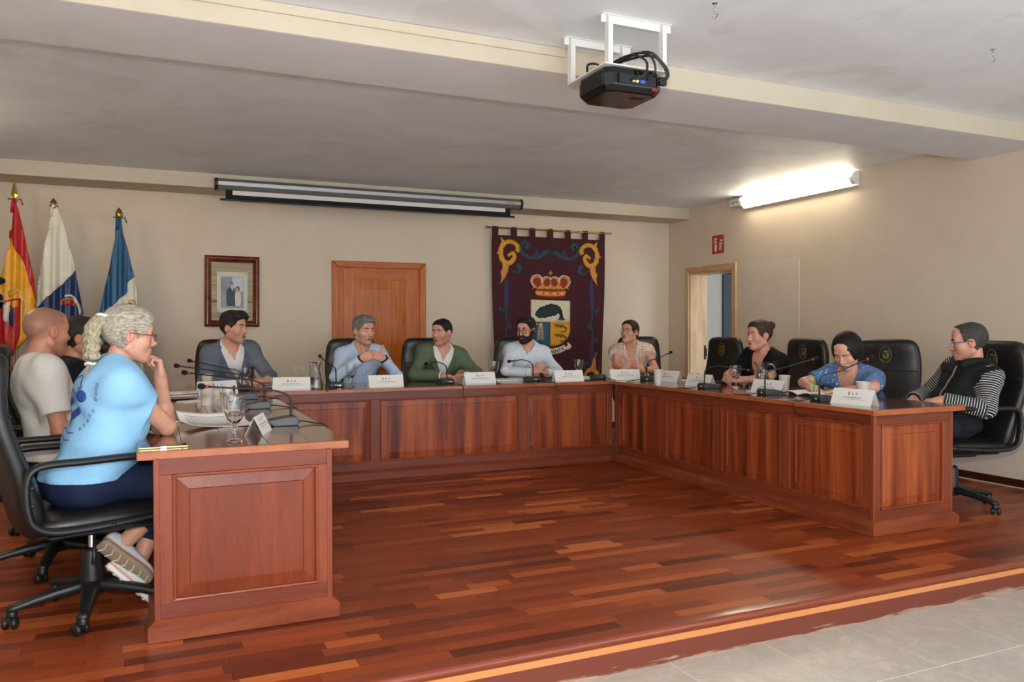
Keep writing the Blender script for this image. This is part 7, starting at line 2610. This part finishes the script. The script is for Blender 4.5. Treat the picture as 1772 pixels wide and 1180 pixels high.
# 7 woman writing
p = (4.76, 4.45, 1.076)
c7 = person('woman with black bob in blue floral blouse, writing', (5.10, 4.55), (-1, -0.22), p, turn(p, -24, -0.62), C(216, 160, 136), dict(
    R=dict(E=(4.62, 4.70, 0.84), W=(4.46, 4.52, 0.815), d=(-0.3, -0.85, -0.05), n=(0.15, -0.1, -1), curl=(48, 52, 56, 60), thumb=(0.5, 0.9, 0.6)),
    L=dict(E=(4.72, 4.16, 0.83), W=(4.52, 4.25, 0.80), d=(-0.75, 0.5, -0.05), n=(0, 0, -1), curl=(14, 14, 16, 18), thumb=(0.6, 0.8, 0.1), spread=0.04)),
    hs=1.05, bs=1.03, fem=True, girth=1.2, hair=dict(style='bob', mat=H_black, line=-0.012, fy=0.006), top=tee_top('blue_blouse', C(62, 96, 148), 0.66, 0.08, 0.010, 0.006, v=(-0.20, 0.40), mat=M_floral), brow=C(40, 30, 28))
pn = MB().tube([(4.405, 4.425, T + 0.032), (4.43, 4.44, T + 0.09), (4.447, 4.45, T + 0.14)], 0.0055, 8).build('pen', plain('green_pen_plastic', C(60, 170, 60), 0.3), None, smooth=True)
tag(pn, 'bright green pen in the hand of the writing woman', 'pen')
MB().tube([(4.405, 4.425, T + 0.032), (4.401, 4.422, T + 0.024)], [0.005, 0.001], 8).build('pen_tip', M_chr, pn, smooth=True)
# 8 man in vest
p = (5.14, 3.735, 1.15)
person('man in black quilted vest and striped sleeves, arms resting', (5.07, 3.80), (-0.97, 0.22), p, turn(p, -84, -0.10), C(204, 146, 120), dict(
    L=dict(E=(5.05, 3.53, 0.775), W=(4.85, 3.71, 0.765), d=(-0.8, 0.5, -0.15), n=(0, 0.2, -1), **relax),
    R=dict(E=(5.14, 4.06, 0.77), W=(4.90, 3.98, 0.745), d=(-0.8, -0.4, -0.2), n=(0, -0.2, -1), **relax)),
    hs=1.06, bs=1.04, girth=1.12, hair=dict(style='short', mat=H_mix, t=(0.004, 0.005), line=0.034, fy=-0.016, gr=0.0007), glasses=dict(mat=plain('clear_frame', C(200, 204, 214), 0.2), temple=plain('blue_temple', C(70, 84, 130), 0.3), size=(0.024, 0.017), w=0.002),
    top=vest_top, stubble=0.25, brow=C(44, 36, 34))

# L1 bald man
p = (-0.545, 4.85, 1.238)
person('bald man in pale grey T-shirt, seen from behind', (-0.52, 4.80), (0.95, 0.28), p, turn(p, 122, -0.02), C(190, 130, 104), dict(
    R=dict(E=(-0.46, 4.58, 0.74), W=(-0.24, 4.66, 0.735), d=(0.9, 0.3, 0), n=(0, 0, -1), **relax),
    L=dict(E=(-0.40, 5.10, 0.76), W=(-0.15, 5.05, 0.80), d=(0.9, 0, 0), n=(0, 0, -1), **relax)),
    hs=1.06, bs=1.08, girth=1.15, hair=dict(buzz=0.55, col=C(112, 82, 66)), top=tee_top('pale_marl_cotton', C(212, 208, 202), 0.72, 0.068), stubble=0.3)
# L2 dark-shirted man
p = (-0.45, 5.65, 1.196)
person('man in black T-shirt partly hidden behind the bald man', (-0.50, 5.66), (1, 0.1), p, turn(p, 88, -0.02), C(192, 132, 106), dict(
    R=dict(E=(-0.40, 5.42, 0.80), W=(-0.16, 5.52, 0.815), d=(0.9, 0.3, 0), n=(0, 0, -1), **relax),
    L=dict(E=(-0.38, 5.96, 0.80), W=(-0.14, 5.90, 0.82), d=(0.9, 0, 0), n=(0, 0, -1), **relax)),
    hs=1.05, bs=1.06, girth=1.1, hair=dict(style='short', mat=H_dark, t=(0.005, 0.008)), top=tee_top('black_cotton', C(20, 20, 22), 0.7, 0.068), stubble=0.4)

# L3 woman with plait
M_print = plain('navy_shirt_print', C(52, 76, 150), 0.7, var=0.1)


def tee_print(c, o_):
    fb = project(c, o_, False)
    g0_ = fb(0.0015)
    g = lambda u, z: g0_(u * 1.15 + 0.055, z * 1.1 - 0.02)
    # u runs to the wearer's right; seen from behind it reads left to right
    def pp(name, pl):
        patch(name, pl if sum((b[0] - a[0]) * (b[1] + a[1]) for a, b in zip(pl, pl[1:] + pl[:1])) < 0 else pl[::-1], 0.015, g, M_print, o_, 0.0008)
    pp('print_hat', ribbon(smooth_path([(-0.10, -0.075), (-0.06, -0.05), (-0.02, -0.055), (0.02, -0.09), (0.0, -0.10)], 4), 0.006))
    pp('print_rosette', arc(0.022, -0.125, 0.024, 0.024, 0, 345, 16))
    pp('print_figure', [(-0.06, -0.20), (-0.01, -0.175), (0.01, -0.165), (0.015, -0.185), (-0.02, -0.22), (-0.05, -0.225), (-0.06, -0.26), (-0.07, -0.225)])
    pp('print_figure', [(-0.075, -0.15), (-0.04, -0.135), (-0.035, -0.16), (-0.07, -0.175)])
    for i in range(5):
        pp('print_line', ribbon(smooth_path([(-0.10 + i * 0.02, -0.10 - i * 0.004), (-0.085 + i * 0.02, -0.13), (-0.095 + i * 0.02, -0.16)], 3), 0.003))
    pp('print_ribbon', ribbon(smooth_path([(-0.13, -0.275), (-0.08, -0.262), (-0.03, -0.275), (0.02, -0.268)], 4), 0.004))
    pp('print_ribbon', ribbon(smooth_path([(-0.13, -0.305), (-0.08, -0.292), (-0.03, -0.305), (0.02, -0.298)], 4), 0.004))
    word = 'como nunca'
    pth = smooth_path([(0.082, -0.065), (0.070, -0.165), (0.030, -0.255)], 10)
    n = len(word)
    for i, ch in enumerate(word):
        if ch == ' ':
            continue
        k_ = (i + 0.5) / n * (len(pth) - 2)
        a, b = pth[int(k_)], pth[int(k_) + 1]
        me = text_mesh(ch, 0.026, shear=0.2, extrude=0.0)
        an = math.atan2(b[1] - a[1], b[0] - a[0])
        for vv in me.vertices:
            u = a[0] + vv.co.x * math.cos(an) - vv.co.y * math.sin(an)
            w = a[1] + vv.co.x * math.sin(an) + vv.co.y * math.cos(an)
            vv.co = g(u, w) + Vector((0, -0.001, 0))
        link('print_letter', me, M_print, o_)


def legs3(c, tr):
    lp = c['lp']
    F = Field((-0.32, -0.30, 0.12), (0.32, 0.62, 0.74), 0.009)
    F.ell((0, -0.01, 0.575), (0.185, 0.16, 0.11), None, 0.03)
    kn = {}
    for e in (-1, 1):
        K_ = np.array([e * 0.10, 0.42, 0.56])
        F.cap((e * 0.09, 0.0, 0.585), K_, 0.098, 0.075, 0.05)
        kn[e] = K_
    an = {1: lp((-0.125, 3.965, 0.315)), -1: lp((-0.085, 4.0, 0.205))}
    for e in (-1, 1):
        d = nrm(an[e] - kn[e])
        m_ = kn[e] + (an[e] - kn[e]) * 0.80
        F.cap(kn[e], an[e], 0.075, 0.055, 0.03, 'u', (m_, d))
    wrinkle(F, 0.003, 77)
    ml, _ = F.mesh('trousers')
    tro = link('trousers', ml, tr, c['t'])
    for e in (-1, 1):
        G = Field(np.minimum(kn[e], an[e]) - 0.1, np.maximum(kn[e], an[e]) + 0.1, 0.006)
        d = nrm(an[e] - kn[e])
        G.cap(kn[e] * 0.4 + an[e] * 0.6, an[e] + d * 0.03, 0.044, 0.036, 0.01)
        mg, Vg = G.mesh('ankle')
        set_col(mg, np.tile(np.array(C(206, 152, 128)), (len(Vg), 1)))
        link('ankle', mg, M_skin, c['t'])
    mu_, ms, mst = plain('pale_grey_trainer_mesh', C(206, 210, 212), 0.7, var=0.06, scale=120, bump=0.3), plain('tan_rubber_sole', C(150, 134, 112), 0.7), plain('coral_stripe', C(226, 150, 126), 0.6)
    lv = c['lv']
    shoe(c['t'], lp((-0.245, 3.91, 0.305)), lv((0.70, 0.05, -0.71)), lv((0.46, 0.80, 0.38)), 0.275, mu_, ms, mst)
    shoe(c['t'], lp((-0.225, 3.95, 0.195)), lv((0.68, -0.04, -0.72)), lv((0.72, 0.25, 0.64)), 0.245, mu_, M_paper, mst)


p = (-0.125, 4.0, 1.225)
person('woman with grey plait and light blue T-shirt, chin on her fist', (-0.31, 3.96), (0.96, 0.27), p, turn(p, 101, -0.10), C(208, 152, 128), dict(
    R=dict(E=(0.03, 4.00, 0.80), W=(-0.06, 4.24, 0.80), d=(-0.3, 0.9, 0), n=(0, 0, -1), curl=(40, 42, 45, 48), thumb=(0.4, 0.9, 0.4)),
    L=dict(E=(0.03, 4.24, 0.80), W=(0.005, 4.16, 1.02), d=(-0.12, -0.15, 1), n=(-0.9, -0.25, -0.1), curl=(72, 76, 78, 80), thumb=(0.5, 0.75, 0.6))),
    hs=1.0, bs=1.06, fem=True, girth=1.30, sh=0.142, hair=dict(style='back', gr=0.0006, mat=H_blond, t=(0.010, 0.008), tail=dict(plait=True, n=4, path=[(0.0, -0.120, 0.06), (0.01, -0.150, 0.02), (0.02, -0.152, -0.05), (0.022, -0.145, -0.11)], ties=[((0.0, -0.105, 0.078), 0.034), ((0.022, -0.142, -0.14), 0.024)], tuft=((0.022, -0.14, -0.15), (0.024, -0.14, -0.20)), mat=H_plait)),
    glasses=dict(mat=plain('dark_red_frame_plastic', C(130, 50, 56), 0.3), size=(0.025, 0.018), w=0.0016), top=tee_top('light_blue_cotton', C(146, 196, 232), 0.46, 0.066, 0.010, 0.010, 0.006, 0.60, tee_print), brow=C(150, 130, 110), lips=C(186, 116, 104), legs=legs3, trousers=C(28, 36, 62), vox=0.004)
